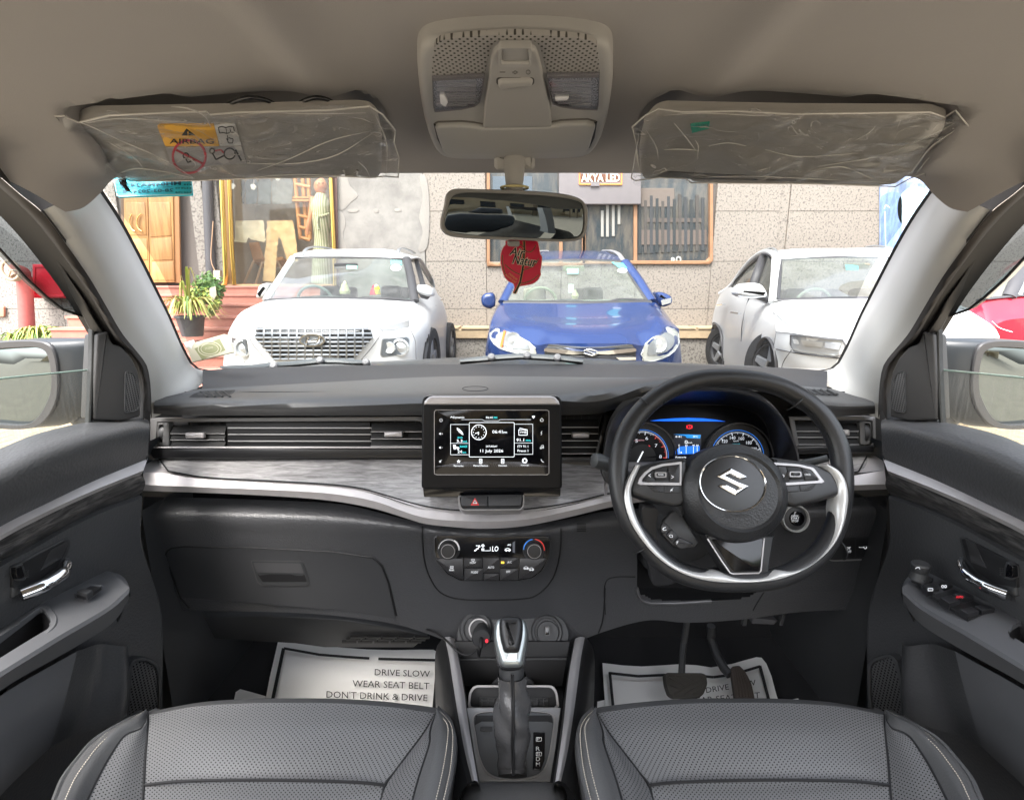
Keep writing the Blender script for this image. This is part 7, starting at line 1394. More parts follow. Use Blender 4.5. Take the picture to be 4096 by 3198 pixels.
hp_=D(E(768,160),md-.10);revolve('nose',[(.014,0),(.008,.02),(0,.03)],hp_,(-.3,-1,-.1),m_skin,mn,8)
mkd=mat('face_dark',(.08,.03,.03),.5)
for x,y,rx_ in((775,150,.013),(803,150,.013)):revolve('eye',[(rx_,0),(rx_*.7,.006),(0,.008)],D(E(x,y),md-.098),(0,-1,0),mkd,mn,8)
revolve('mouth',[(.018,0),(.01,.006),(0,.008)],D(E(777,178),md-.085),(0,-1,0),mat('lips',(.5,.08,.06),.4),mn,8)
body_chain([(730,255,.05),(722,330,.045,-.05),(708,400,.04,-.1),(695,460,.034,-.12),(692,505,.04,-.12),(696,525,.02,-.12)],'arm',m_skin,mn)
mst=mat('striped_dress',(.6,.62,.45),.85);t_=mst.node_tree;tc_=nd(t_,'ShaderNodeTexCoord');wv=nd(t_,'ShaderNodeTexWave',Scale=9.0);wv.inputs['Distortion'].default_value=.6;t_.links.new(tc_.outputs['Object'],wv.inputs['Vector']);mx_=nd(t_,'ShaderNodeMix',data_type='RGBA');mx_.inputs[6].default_value=(.26,.34,.17,1);mx_.inputs[7].default_value=(.72,.72,.58,1);t_.links.new(wv.outputs[0],mx_.inputs[0]);t_.links.new(mx_.outputs[2],t_.nodes['Principled BSDF'].inputs['Base Color'])
body_chain([(790,224,.07),(790,236,.145),(790,262,.155),(790,320,.145),(792,385,.125),(792,400,.127),(795,460,.15),(797,560,.165),(800,700,.17),(800,880,.185)],'dress',mst,mn)
body_chain([(792,384,.127),(792,392,.133),(793,402,.133),(793,408,.128)],'belt_wrap',mst,mn);tube('belt',[D(E(735,378),md-.12),D(E(790,392),md-.15),D(E(850,372),md-.12)],.02,mst,mn,8);tube('belt_tail',[D(E(770,392),md-.15),D(E(758,440),md-.18),D(E(772,490),md-.2)],.022,mst,mn,8)
for x,y in((147,165),(298,172),(476,105)):
 l_=thing('spot_lamp','small white spotlight under the shop window ceiling, '+('leftmost' if x<200 else 'second from the left' if x<400 else 'rightmost of the three'),'lamp',D(E(x,y),WY+.4),'shop spotlights');revolve('shade',[(.03,.05),(.045,.0),(.02,-.01)],D(E(x,y),WY+.4),(0,-.5,-.8),mat('lamp_white',(.8,.8,.75),.4,emit=.6),l_,12);tube('stem',[D(E(x,y),WY+.4),D(E(x+6,y-60),WY+.4)],.01,m_silver2,l_,6)
fpm=mat('faded_red',(.42,.10,.09),.6,var=.12,vscale=12);fpp=thing('fire_pipe','faded red fire hydrant pipe with a valve wheel against the granite wall','hydrant pipe',D(LW(230,690),WY-.35));tube('pipe',[D(LW(205,225),WY-.35),D(LW(245,860),WY-.35)],.10,fpm,fpp,16);tube('elbow',[D(LW(205,240),WY-.35),D(LW(200,190),WY-.38),D(LW(140,170),WY-.45),D(LW(110,165),WY-.5)],.085,fpm,fpp,14,smooth=14)
wc=D(LW(90,172),WY-.6);tube('wheel',[wc+V3((.13*math.cos(R(a)),0,.14*math.sin(R(a)))) for a in range(0,360,20)],.022,mat('valve_tan',(.36,.28,.2),.6),fpp,8,closed=True)
for a in(0,120,240):tube('spoke',[wc,wc+V3((.12*math.cos(R(a)),0,.13*math.sin(R(a))))],.016,MATS['valve_tan'],fpp,6)
tube('outlet',[D(LW(120,200),WY-.45),D(LW(140,235),WY-.5)],.07,MATS['valve_tan'],fpp,12)
rdp=Plane((0,WY-.2,0),(0,-1,0));rbx=thing('fire_box','bright red fire hose box on the granite wall beside the red pipe','box',rdp.hit(LW(350,350)));plate('case',LW,box2(275,120,560,410),rdp,mat('fire_red',(.65,.012,.03),.35),rbx,h=.0,bev=.01,back=-.2);frame('door_rim',LW,box2(285,130,550,400),box2(305,150,530,382),rdp,MATS['fire_red'],rbx,h=.012,n=40)
tag(plate('wall_plate',LW,box2(-60,480,46,566),Plane((0,WY-.02,0),(0,-1,0)),mat('plate_orange',(.55,.24,.16),.6),None,h=.03,bev=.005,r=8),'small orange plate on the granite wall left of the red pipe','plate')
def leaf_tuft(base,n,L_,w_,mts,par,up=.9,sp=1.0,nm='blade',rng=None):
 rng=rng or random.Random(5);mbs=[MB() for _ in mts]
 for k in range(n):
  a=rng.uniform(0,2*math.pi);l=L_*rng.uniform(.6,1.1);out=rng.uniform(.3,1.0)*sp;P=[]
  for j in range(8):
   t=j/7;r_=out*l*(t*.9);z=l*(up*math.sin(min(1,t*1.15)*2.5)*.75-.35*t*t*out);P.append(base+V3((r_*math.cos(a),r_*math.sin(a),z)))
  sd_=V3((-math.sin(a),math.cos(a),0));v=[]
  for j,p in enumerate(P):ww=w_*(1-(j/7)**2.2)*.5+.0008;v+=[p-sd_*ww,p+V3((0,0,-ww*.5)),p+sd_*ww]
  mbs[k%len(mts)].add(v,[(j*3+i,j*3+i+1,j*3+i+4,j*3+i+3) for j in range(7) for i in range(2)])
 for m_,mt_ in zip(mbs,mts):stuff(m_.build(nm,mt_,par,0))
def leaf_bush(pts,n,ls,mts,par,rng):
 mbs=[MB() for _ in mts]
 for k in range(n):
  c,r_=pts[rng.randrange(len(pts))];d=V3((rng.gauss(0,1),rng.gauss(0,1),rng.gauss(0,1)));d=d.normalized()*r_*rng.uniform(.5,1.05);p=c+d;nrm=(d.normalized()+V3((rng.uniform(-.6,.6),rng.uniform(-.9,.2),rng.uniform(-.2,.8)))).normalized();u=nrm.orthogonal().normalized();u=(Matrix.Rotation(rng.uniform(0,6.28),3,nrm)@u);w2_=nrm.cross(u);l=ls*rng.uniform(.7,1.3)
  mbs[k%len(mts)].add([p,p+u*l*.5+w2_*l*.32+nrm*l*.06,p+u*l,p+u*l*.5-w2_*l*.32+nrm*l*.06],[(0,1,2,3)])
 for m_,mt_ in zip(mbs,mts):stuff(m_.build('leaves',mt_,par,0))
lg1,lg2,lg3,lg4=mat('leaf_green',(.06,.14,.03),.5),mat('leaf_mid',(.12,.22,.04),.5),mat('leaf_lime',(.30,.36,.06),.5),mat('leaf_yellow',(.48,.46,.14),.55)
m_pot=mat('pot_dark',(.04,.045,.05),.5)
def pot(base,r_,h_,mt,par):return revolve('pot',[(r_*.7,0),(r_*.95,h_*.9),(r_*1.05,h_*.9),(r_*1.05,h_),(r_*.9,h_),(r_*.85,h_*.85),(0,h_*.85)],base,(0,0,1),mt,par,24)
b1p=D(PL(790,1480),6.6);sp1=thing('spider_plant','yellow striped spider plant arching over its dark pot on the red steps','potted plant',b1p);pot(b1p,.17,.26,m_pot,sp1);leaf_tuft(b1p+V3((0,0,.24)),110,.50,.028,[lg3,lg4,lg2],sp1,up=.75,sp=1.15,rng=random.Random(8));leaf_tuft(b1p+V3((0,0,.24)),6,.75,.035,[lg3,lg4],sp1,up=1.05,sp=.3,rng=random.Random(2))
b2p=D(PL(900,1210),7.2);sp2=thing('leafy_plant','bushy green plant in a dark pot on the steps beside the brass window frame','potted plant',b2p);pot(b2p,.16,.22,m_pot,sp2);r9=random.Random(4);leaf_bush([(D(PL(*p[:2]),7.2+p[2]),p[3]) for p in[(880,1020,.1,.13),(930,1010,.0,.14),(980,1050,.0,.12),(1010,1100,.05,.08),(850,1050,0,.08)]],520,.06,[lg1,lg2],sp2,r9);leaf_bush([(D(PL(*p[:2]),7.1+p[2]),p[3]) for p in[(780,1120,-.1,.07),(840,1110,-.1,.09),(900,1120,-.1,.09),(950,1150,-.1,.07),(970,1210,-.1,.07),(945,1270,-.1,.06),(1000,1190,-.1,.04)]],420,.055,[lg3,lg2],sp2,r9)
plate('card_tag',PL,[(935,1070),(985,1055),(995,1130),(960,1185),(935,1160)],Plane(D(PL(960,1120),6.95),(.2,-1,.1)),mat('card_tan',(.5,.44,.34),.8),sp2,h=.004)
b3p=D(LW(350,790),7.4);sp3=thing('grassy_plant','pale yellow green grassy plant at the foot of the red fire pipe','plant',b3p);leaf_tuft(b3p,150,.42,.03,[lg3,lg4,lg2],sp3,up=.8,sp=1.3,rng=random.Random(11));leaf_tuft(b3p+V3((.35,0,0)),90,.36,.03,[lg3,lg2],sp3,up=.8,sp=1.3,rng=random.Random(12));leaf_tuft(b3p+V3((-.35,0,0)),70,.32,.03,[lg3,lg2],sp3,up=.7,sp=1.2,rng=random.Random(13))
# === parked cars
m_wpaint=mat('white_paint',(.58,.59,.595),.34,coat=.12);m_bpaint=mat('blue_paint',(.016,.045,.17),.25,metal=.15,coat=.6);m_rpaint=mat('red_paint',(.42,.008,.03),.25,coat=.7)
m_cglass=glass('car_glass',(.58,.70,.65),.06,dust_haze=.08);m_cglass2=glass('car_side_glass',(.30,.34,.34),.16,dust_haze=.03)
m_lamp=mat('lamp_inside',(.52,.54,.55),.2,metal=.5);m_clad=mat('cladding',(.05,.05,.055),.5);m_tyre=mat('tyre',(.02,.02,.021),.8,bump=.3,bscale=90);m_rim=mat('alloy',(.30,.31,.32),.4,metal=.4);m_gril=mat('grille_silver',(.30,.31,.32),.28,metal=.85)
m_lensc=glass('lamp_cover',(.92,.94,.95),.2,dust_haze=.05)
def tree_of(*obs):
 v,f=[],[]
 for o in obs:
  b=len(v);v+=[w.co+OFF.get(o,V3()) for w in o.data.vertices];f+=[tuple(i+b for i in p.vertices) for p in o.data.polygons]
 return BVHTree.FromPolygons(v,f)
def wheel(par,c,r,ax):
 ax=V3(ax).normalized();w_=bpy.data.objects.new('wheel',None);COL.objects.link(w_);w_.parent=par;w_.empty_display_size=.1;OFF[w_]=OFF[par]
 revolve('tyre',[(r*.7,-.10),(r*.97,-.10),(r,-.07),(r,.07),(r*.97,.10),(r*.68,.10),(r*.66,.06)],c,ax,m_tyre,w_,36);revolve('rim',[(r*.66,.085),(r*.62,.09),(r*.58,.05),(0,.05)],c,ax,m_clad,w_,32)
 pl=Plane(c+ax*.055,ax)
 for k in range(5):
  a=R(72*k+90);ca_,sa_=math.cos(a),math.sin(a);q_=[(ca_*.05-sa_*.05,sa_*.05+ca_*.05),(ca_*r*.62-sa_*.035,sa_*r*.62+ca_*.035),(ca_*r*.62+sa_*.035,sa_*r*.62-ca_*.035),(ca_*.05+sa_*.05,sa_*.05-ca_*.05)]
  mk('spoke',*plate_g(q_,pl,.03,.01,0,1),m_rim,w_,40)
def inside(par,cl_,cr_,zroof,depth,seatc,drv=-1,back=None):
 u=(cr_-cl_);wd=u.length;u.z=0;u.normalize()
 if back:u=V3((back[1],-back[0],0)).normalized();wd*=.96
 bk_=V3((-u.y,u.x,0));c=(cl_+cr_)*.5;zc=c.z
 def P(x,y,z):return c+u*x+bk_*y+V3((0,0,z-zc))
 def pl_at(x,y,z,tilt=.12):return Plane(P(x,y,z),-bk_+V3((0,0,tilt)))
 mt=mat('trim_%s'%seatc[0],seatc[1],.7)
 b=MB();b.add([P(-wd*.48,.02,zc-.03),P(wd*.48,.02,zc-.03),P(wd*.47,.5,zc+.02),P(-wd*.47,.5,zc+.02),P(wd*.47,.55,zc-.25),P(-wd*.47,.55,zc-.25)],[(0,1,2,3),(3,2,4,5)]);b.build('dashboard',mat('car_dash_%s'%seatc[0],seatc[2],.6),par)
 for x in(-.36,.36):
  pl=pl_at(x,1.15,zc-.45,.2);s_=mk('seat',*plate_g(rnd([(-.24,-.3),(.24,-.3),(.25,.28),(.15,.40),(-.15,.40),(-.25,.28)],.08),pl,.1,.05,-.08,3),mt,par,50);pl2=pl_at(x,1.22,zc+.06,.1);mk('headrest',*plate_g(rnd([(-.13,-.09),(.13,-.09),(.12,.10),(-.12,.10)],.05),pl2,.05,.03,-.05,3),mt,s_,50)
 pl=pl_at(0,2.1,zc-.35,.25);mk('rear_seat',*plate_g(rnd([(-.54,-.3),(.54,-.3),(.52,.3),(-.52,.3)],.08),pl,.1,.05,-.08,3),mt,par,50)
 for x in(-.36,.36):mk('rear_headrest',*plate_g(rnd(box2(-.12,-.08,.12,.09),.04),pl_at(x,2.2,zc+.06,.1),.04,.02,-.04,2),mt,par,50)
 sw0=P(.36*drv,.50,zc-.02);sp0=Plane(sw0,bk_+V3((0,0,.35)));tube('steering_wheel',[sp0.at(.185*math.cos(R(a)),.185*math.sin(R(a))) for a in range(0,360,15)],.016,mat('wheel_%s'%seatc[0],seatc[3],.5),par,8,closed=True)
 b=MB();b.add([P(-wd*.4,.3,zc-.3),P(wd*.4,.3,zc-.3),P(wd*.38,depth,zc-.5),P(-wd*.38,depth,zc-.5)],[(0,1,2,3)]);b.build('cabin_floor',m_dark,par)
 mk('rear_mirror',*plate_g(rnd(box2(-.12,-.03,.12,.03),.02),pl_at(0,.42,zroof-.10,-.2),.01,.005,-.02,2),mt if seatc[0]!='dark' else m_clad,par,40)
 return P
def strake(nm,pts,w_,mt,par,flat=.45):return tube(nm,resample(pts,16),w_,mt,par,10,flat=flat,ref=(0,-.5,1))
c1=thing('parked_car','white compact SUV with a chrome mesh grille and square lower headlamps','car',D(E(740,1560),4.3)*1.0,'cars parked facing the camera')
fT=pr3(E,[(165,1140,4.55),(250,1182,4.34),(320,1204,4.22),(740,1207,4.08),(1160,1206,4.2),(1300,1184,4.34),(1445,1138,4.55)])
hM=pr3(E,[(215,1085,4.75),(320,1110,4.62),(480,1110,4.55),(740,1108,4.52),(1050,1110,4.55),(1240,1110,4.64),(1478,1085,4.82)])
hC=pr3(E,[(375,1008,5.2),(480,998,5.16),(740,990,5.1),(1100,994,5.12),(1300,1004,5.16),(1468,1012,5.24)])
loft('bonnet',[[fT,hM,hC]],m_wpaint,c1,nx=50,ny=8)
strake('bonnet_crease',[p+V3((0,0,.004)) for p in pr3(E,[(320,1200,4.23),(345,1110,4.6),(395,1030,5.0)])],.012,m_wpaint,c1);strake('bonnet_crease',[p+V3((0,0,.004)) for p in pr3(E,[(1190,1200,4.23),(1270,1110,4.66),(1330,1040,5.0)])],.012,m_wpaint,c1)
f1=pr3(E,[(118,1230,4.58),(150,1245,4.40),(300,1255,4.2),(740,1290,4.05),(1170,1268,4.18),(1440,1245,4.42),(1535,1235,4.66)])
f2=pr3(E,[(85,1400,4.58),(250,1420,4.30),(440,1440,4.18),(740,1445,4.06),(1030,1442,4.14),(1430,1420,4.34),(1525,1425,4.64)])
f3=pr3(E,[(75,1580,4.6),(250,1600,4.32),(740,1650,4.12),(1430,1600,4.36),(1520,1580,4.66)])
fa=loft('bumper',[[fT,f1,f2,f3]],m_wpaint,c1,nx=60,ny=10)
s0=pr3(E,[(1445,1138,4.55),(1478,1085,4.82),(1468,1012,5.24),(1560,965,5.9),(1610,905,6.6),(1640,960,7.4),(1668,990,8.0)])
s1_=pr3(E,[(1535,1235,4.66),(1575,1190,4.9),(1590,1120,5.4),(1640,1060,6.2),(1690,1060,7.2),(1705,1110,7.9)])
s2_=pr3(E,[(1525,1425,4.64),(1560,1440,5.0),(1590,1430,5.4),(1640,1400,6.2),(1700,1340,7.2),(1722,1290,7.9)])
s3_=pr3(E,[(1520,1580,4.66),(1560,1570,5.0),(1600,1560,5.4),(1650,1520,6.2),(1700,1460,7.2),(1722,1420,7.9)])
loft('side_panel',[[s0,s1_,s2_,s3_]],m_wpaint,c1,nx=60,ny=8,cut=[[E(*p) for p in sm2([(1520,1600),(1530,1420),(1555,1290),(1580,1250),(1610,1290),(1625,1400),(1620,1600)],40)]])
strake('arch_trim',[p+V3((.01,-.01,0)) for p in pr3(E,[(1522,1520,4.75),(1528,1420,4.75),(1552,1290,4.9),(1580,1248,5.1),(1612,1290,5.4),(1628,1400,5.55),(1625,1500,5.55)])],.03,m_clad,c1)
wheel(c1,D(E(1560,1440),5.1)+V3((-.02,0,0)),.33,(1,-.05,0));wheel(c1,D(E(1700,1330),7.5),.33,(1,-.05,0))
mk('arch_inside',pr3(E,[(1520,1600,4.9),(1535,1300,4.9),(1580,1240,5.2),(1630,1300,5.6),(1640,1600,5.6)]),[(0,1,2,3,4)],m_black,c1)
r0=pr3(E,[(590,690,5.88),(700,688,5.83),(1000,690,5.8),(1300,696,5.83),(1408,702,5.88)]);r1_=pr3(E,[(588,672,6.0),(720,650,6.3),(1000,642,6.3),(1340,654,6.3),(1488,690,6.2)]);r2_=pr3(E,[(640,652,7.0),(760,634,7.0),(1000,630,7.0),(1330,640,7.0),(1500,720,7.0)]);r3_=pr3(E,[(680,660,8.0),(1000,640,8.0),(1480,760,8.0)])
loft('roof',[[r0,r1_,r2_],[r2_,r3_]],m_wpaint,c1,nx=40,ny=5)
ws=loft('windscreen',[[r0,pr3(E,[(500,840,5.50),(740,836,5.44),(1000,838,5.42),(1436,850,5.54)]),pr3(E,[(392,1000,5.22),(600,990,5.14),(1100,994,5.14),(1455,1008,5.25)])]],m_cglass,c1,nx=20,ny=5)
strake('pillar',pr3(E,[(585,690,5.87),(490,840,5.5),(384,1002,5.2)]),.035,m_wpaint,c1,.6);strake('pillar',pr3(E,[(1412,698,5.87),(1446,850,5.54),(1472,1010,5.25)]),.045,m_clad,c1,.6);strake('windscreen_edge',pr3(E,[(592,692,5.86),(1000,691,5.79),(1406,703,5.86)]),.018,m_black,c1);strake('cowl',pr3(E,[(385,1004,5.2),(740,992,5.12),(1100,996,5.13),(1470,1010,5.24)]),.03,m_clad,c1)
loft('side_window',[[pr3(E,[(1418,708,5.95),(1480,712,6.4),(1530,768,7.0),(1590,872,7.6)]),pr3(E,[(1478,1000,5.35),(1545,965,5.95),(1590,920,6.6),(1600,890,7.4)])]],m_cglass2,c1,nx=16,ny=3);strake('window_pillar',pr3(E,[(1475,712,6.4),(1545,965,5.98)]),.04,m_clad,c1);strake('roof_edge',pr3(E,[(1412,700,5.88),(1484,692,6.3),(1540,755,7.0),(1606,880,7.6),(1612,905,7.6)]),.03,m_wpaint,c1)
for pts_ in([(640,688,5.95),(672,640,6.0),(720,616,6.3),(800,616,6.8),(868,628,7.4)],[(1342,692,5.95),(1350,650,5.97),(1364,626,6.1),(1420,632,6.6),(1472,660,7.2)]):strake('roof_rail',pr3(E,pts_),.022,mat('rail_grey',(.32,.33,.34),.35,metal=.6),c1)
Pn=inside(c1,hC[0],hC[-1],D(E(740,690),5.8).z,2.8,('dark',(.03,.032,.035),(.28,.30,.30),(.25,.27,.27)),back=(-.1,1))
T1=tree_of(fa)
gp_=[(318,1206),(1148,1208),(1168,1275),(1090,1350),(1025,1440),(450,1440),(390,1360),(305,1275)]
gr1=bpy.data.objects.new('grille',None);COL.objects.link(gr1);gr1.parent=c1;OFF[gr1]=OFF[c1];gr1.empty_display_size=.1
conform('backing',E,gp_,.01,m_black,gr1,T1,step=60)
def onl(m,a,b,n,tree,lift):
 P=[on(m(lerp(a[0],b[0],k/n),lerp(a[1],b[1],k/n)),lift,tree) for k in range(n+1)];return[p for p in P if p]
def xr_at(y):return(lerp(305,318,(1275-y)/69),lerp(1168,1148,(1275-y)/69)) if y<1275 else(lerp(305,450,(y-1275)/165),lerp(1168,1025,(y-1275)/165))
for k,y in enumerate((1212,1243,1274,1305,1336,1367,1398,1429)):
 x0,x1=xr_at(y);P=onl(E,(x0+4,y),(x1-4,y),16,T1,.03);tube('grille_bar',P,.010,m_gril,gr1,6)
for x in range(375,1130,60):
 y1=1434 if 450<x<1025 else 1275+(165*(x-305)/145 if x<450 else 165*(1168-x)/143)-6;P=onl(E,(x,1212),(x,y1),8,T1,.034);tube('grille_post',P,.009,m_gril,gr1,6)
strake('grille_edge',onl(E,gp_[0],gp_[1],10,T1,.035),.012,m_chrome,gr1)
em1=conform('badge_back',E,circ(730,1293,88,42,30),.05,mat('badge_pale',(.42,.44,.45),.3),gr1,T1,step=60);bpl1=Plane(on(E(730,1293),.055,T1),(.05,-1,.05));mk('badge',*frame_g(tr(E,circ(730,1293,96,48,40),bpl1),tr(E,circ(730,1293,80,36,40),bpl1),bpl1,.02,-.01,60,.005),m_chrome,gr1)
for po in([(672,1318),(690,1268),(708,1268),(690,1320)],[(752,1316),(770,1266),(790,1268),(770,1318)],[(690,1298),(775,1282),(770,1300),(700,1310)]):mk('badge_letter',*plate_g(tr(E,po,bpl1),bpl1,.015,.005,-.005,1),m_chrome,gr1)
def lamp(nm,m,po,par,tree,lift=.006,mt=None,r=8):
 l_=conform(nm,m,po,lift,mt or m_lamp,par,tree,step=80,r=r);return l_
for po in([(140,1275),(245,1290),(258,1405),(215,1412),(150,1380)],[(1240,1285),(1415,1270),(1432,1290),(1420,1380),(1395,1398),(1240,1412),(1228,1395)]):
 cx_=sum(p[0] for p in po)/len(po);cy_=sum(p[1] for p in po)/len(po);lamp('lamp_surround',E,[(lerp(cx_,x,1.08),lerp(cy_,y,1.08)) for x,y in po],c1,T1,.004,mat('surround_silver',(.4,.41,.42),.3,metal=.7),14);l_=lamp('headlamp',E,po,c1,T1,.010,mat('lamp_dark',(.09,.10,.11),.15),12)
 k_=1 if cx_>700 else .8;c_=on(E(cx_+28*k_,cy_),.014,T1);revolve('projector',[(.065,-.02),(.075,.01),(.06,.015),(.055,-.005),(0,.02)],c_,(-.1 if cx_<700 else .1,-1,.05),m_lamp,l_,24);c_=on(E(cx_-50*k_,cy_),.012,T1);revolve('reflector',[(.05,0),(.045,.012),(0,.004)],c_,(0,-1,.05),m_lamp,l_,16)
for po in([(160,1160),(200,1182),(268,1200),(245,1222),(185,1210),(155,1185)],[(1205,1200),(1330,1170),(1430,1148),(1432,1195),(1330,1216),(1225,1222)]):lamp('upper_lamp',E,po,c1,T1,.008,mat('lamp_strip',(.45,.46,.46),.2,metal=.5));lamp('lamp_line',E,[(x,lerp(min(p[1] for p in po),y,.35)) for x,y in po],c1,T1,.014,m_lamp)
def carmirror(m,po,d,mt,par,thick=.12,dark=None):
 pl=Plane(D(m(*po[0]),d),(0,-1,0));o_=plate('mirror',m,po,pl,mt,par,h=.06,bev=.05,back=-thick,seg=5,sm=True,angle=70)
 if dark:plate('mirror_base',m,dark,pl.up(-.03),m_clad,o_,h=.04,bev=.02,back=-.08,seg=3)
carmirror(E,[(335,940),(350,895),(415,880),(418,960),(395,985),(328,985)],5.45,m_wpaint,c1,dark=[(330,955),(405,960),(420,985),(340,990)]);carmirror(E,[(1492,895),(1545,890),(1598,925),(1606,965),(1580,975),(1500,945)],5.35,m_wpaint,c1,dark=[(1498,948),(1580,972),(1560,995),(1520,985)])
strake('door_handle',pr3(E,[(1590,1045,6.0),(1618,1040,6.1)]),.02,m_chrome,c1);strake('door_handle',pr3(E,[(1648,1002,6.9),(1668,998,7.0)]),.02,m_chrome,c1);strake('wiper',pr3(E,[(600,985,5.17),(860,970,5.2),(990,985,5.14)]),.012,m_clad,c1);strake('wiper',pr3(E,[(1090,980,5.16),(1300,988,5.18),(1430,1000,5.22)]),.012,m_clad,c1)
lx=Plane(D(E(740,840),5.44),(0,-1,.7))
for po,mt in(([(975,748),(1055,750),(1052,775),(978,774)],mat('tag_green2',(.25,.62,.52),.5)),([(1295,712),(1375,712),(1380,745),(1300,742)],mat('tag_teal',(.1,.55,.55),.5)),(circ(1335,765,38,24,20),m_white)):plate('sticker',E,po,lx,mt,c1,h=.002,bev=.0005)
fg=thing('figurine','small pale yellow figurine standing on the dashboard of the white car','figurine',D(E(965,950),5.35));revolve('base',[(.05,0),(.055,.03),(.03,.06)],D(E(965,955),5.35),(0,0,1),mat('fig_cream',(.7,.6,.35),.5),fg,14);revolve('body',[(.03,0),(.045,.03),(.03,.08),(.02,.09)],D(E(965,945),5.35),(0,0,1),MATS['fig_cream'],fg,14);revolve('head',[(.012,0),(.028,.02),(.024,.04),(.012,.055),(0,.07)],D(E(965,910),5.35),(0,0,1),MATS['fig_cream'],fg,12)
fg2=thing('figurine','tiny red and yellow figure on the right of the dashboard of the white car','figurine',D(E(1190,960),5.35));revolve('robe',[(.06,0),(.04,.06),(.02,.09),(0,.1)],D(E(1185,962),5.35),(0,0,1),mat('fig_red',(.7,.03,.08),.5),fg2,12);revolve('shawl',[(.035,0),(.03,.06),(.012,.08)],D(E(1200,958),5.33),(0,0,1),mat('fig_yellow',(.85,.6,.05),.5),fg2,12);revolve('head',[(.01,0),(.025,.015),(.02,.04),(0,.05)],D(E(1195,922),5.34),(0,0,1),MATS['fig_cream'],fg2,10)
gapm=mat('panel_gap',(.16,.16,.165),.6)
def gap(par,m,pts,tree,r_=.005):
 P=[p for p in[on(m(*q_),.001,tree) for q_ in sm2(pts,24,False)] if p]
 if len(P)>3:strake('panel_gap',P,r_,gapm,par)
gap(c1,E,[(318,1202),(250,1180),(175,1142)],T1);gap(c1,E,[(1160,1203),(1300,1182),(1440,1140)],T1);gap(c1,E,[(320,1203),(740,1206),(1160,1203)],T1);gap(c1,E,[(1440,1215),(1475,1300),(1480,1420),(1500,1500)],T1,.004);gap(c1,E,[(265,1262),(300,1330),(420,1460)],T1,.004);gap(c1,E,[(1215,1262),(1170,1330),(1060,1460)],T1,.004)
c2=thing('parked_car','blue hatchback with large swept headlamps and a chrome winged grille','car',D(F(1000,1700),4.4),'cars parked facing the camera')
fT=pr3(F,[(222,1330,4.85),(330,1320,4.68),(470,1390,4.5),(590,1462,4.36),(700,1452,4.27),(1020,1450,4.2),(1340,1452,4.27),(1450,1466,4.36),(1570,1385,4.5),(1640,1315,4.68),(1735,1330,4.85)])
hM0=pr3(F,[(232,1270,4.95),(360,1260,4.82),(480,1300,4.66),(800,1340,4.45),(1020,1345,4.42),(1230,1340,4.45),(1470,1305,4.66),(1590,1240,4.82),(1690,1290,4.95)])
hM=pr3(F,[(270,1190,5.15),(330,1190,5.1),(480,1215,5.0),(1020,1240,4.85),(1450,1215,5.0),(1570,1190,5.1),(1640,1245,5.15)])
hC=pr3(F,[(310,1125,5.42),(360,1122,5.4),(700,1124,5.3),(1020,1126,5.28),(1300,1124,5.32),(1500,1118,5.42),(1545,1122,5.45)])
loft('bonnet',[[fT,hM0,hM,hC]],m_bpaint,c2,nx=70,ny=8)
f1=pr3(F,[(190,1460,4.9),(222,1440,4.74),(420,1500,4.5),(620,1540,4.36),(1020,1540,4.2),(1420,1545,4.36),(1600,1500,4.5),(1720,1450,4.74),(1748,1470,4.9)]);f2=pr3(F,[(185,1620,4.9),(400,1660,4.55),(1020,1680,4.22),(1600,1660,4.55),(1758,1620,4.9)]);f3=pr3(F,[(190,1780,4.95),(1020,1850,4.3),(1755,1780,4.95)])
fb=loft('bumper',[[fT,f1,f2,f3]],m_bpaint,c2,nx=70,ny=8)
for sg_,pts_ in((1,[[(222,1330,4.85),(232,1270,4.95),(270,1190,5.15),(310,1125,5.42),(325,1080,5.9),(370,1040,7.8)],[(190,1460,4.9),(205,1360,5.1),(235,1240,5.6),(300,1150,7.8)],[(185,1620,4.9),(200,1600,5.4),(250,1450,7.8)]]),(-1,[[(1735,1330,4.85),(1690,1290,4.95),(1640,1245,5.15),(1545,1122,5.45),(1520,1060,5.9),(1480,1000,7.8)],[(1748,1470,4.9),(1738,1400,5.1),(1690,1300,5.6),(1580,1200,7.8)],[(1758,1620,4.9),(1740,1600,5.4),(1640,1450,7.8)]])):loft('side_panel',[[pr3(F,p) for p in pts_]],m_bpaint,c2,nx=24,ny=6)
r0=pr3(F,[(520,792,6.0),(640,782,5.96),(900,778,5.94),(1150,782,5.96),(1292,790,6.0)]);r1_=pr3(F,[(535,765,6.2),(640,745,6.4),(900,738,6.4),(1150,745,6.4),(1280,768,6.2)]);r2_=pr3(F,[(560,740,7.2),(660,716,7.2),(900,708,7.2),(1140,714,7.2),(1245,742,7.2)]);r3_=pr3(F,[(590,740,8.0),(900,715,8.0),(1220,745,8.0)])
loft('roof',[[r0,r1_,r2_],[r2_,r3_]],m_bpaint,c2,nx=30,ny=5)
for pts_ in([(1292,788,6.0),(1250,732,6.6),(1190,708,7.2),(1130,708,7.6)],[(520,790,6.0),(560,735,6.6),(620,712,7.2),(680,710,7.6)]):strake('roof_rail',pr3(F,pts_),.03,mat('rail_pale',(.5,.5,.52),.35,metal=.5),c2)
loft('windscreen',[[r0,pr3(F,[(430,950,5.72),(900,945,5.62),(1385,950,5.74)]),pr3(F,[(345,1112,5.44),(700,1112,5.34),(1020,1114,5.32),(1490,1108,5.46)])]],m_cglass,c2,nx=20,ny=5)
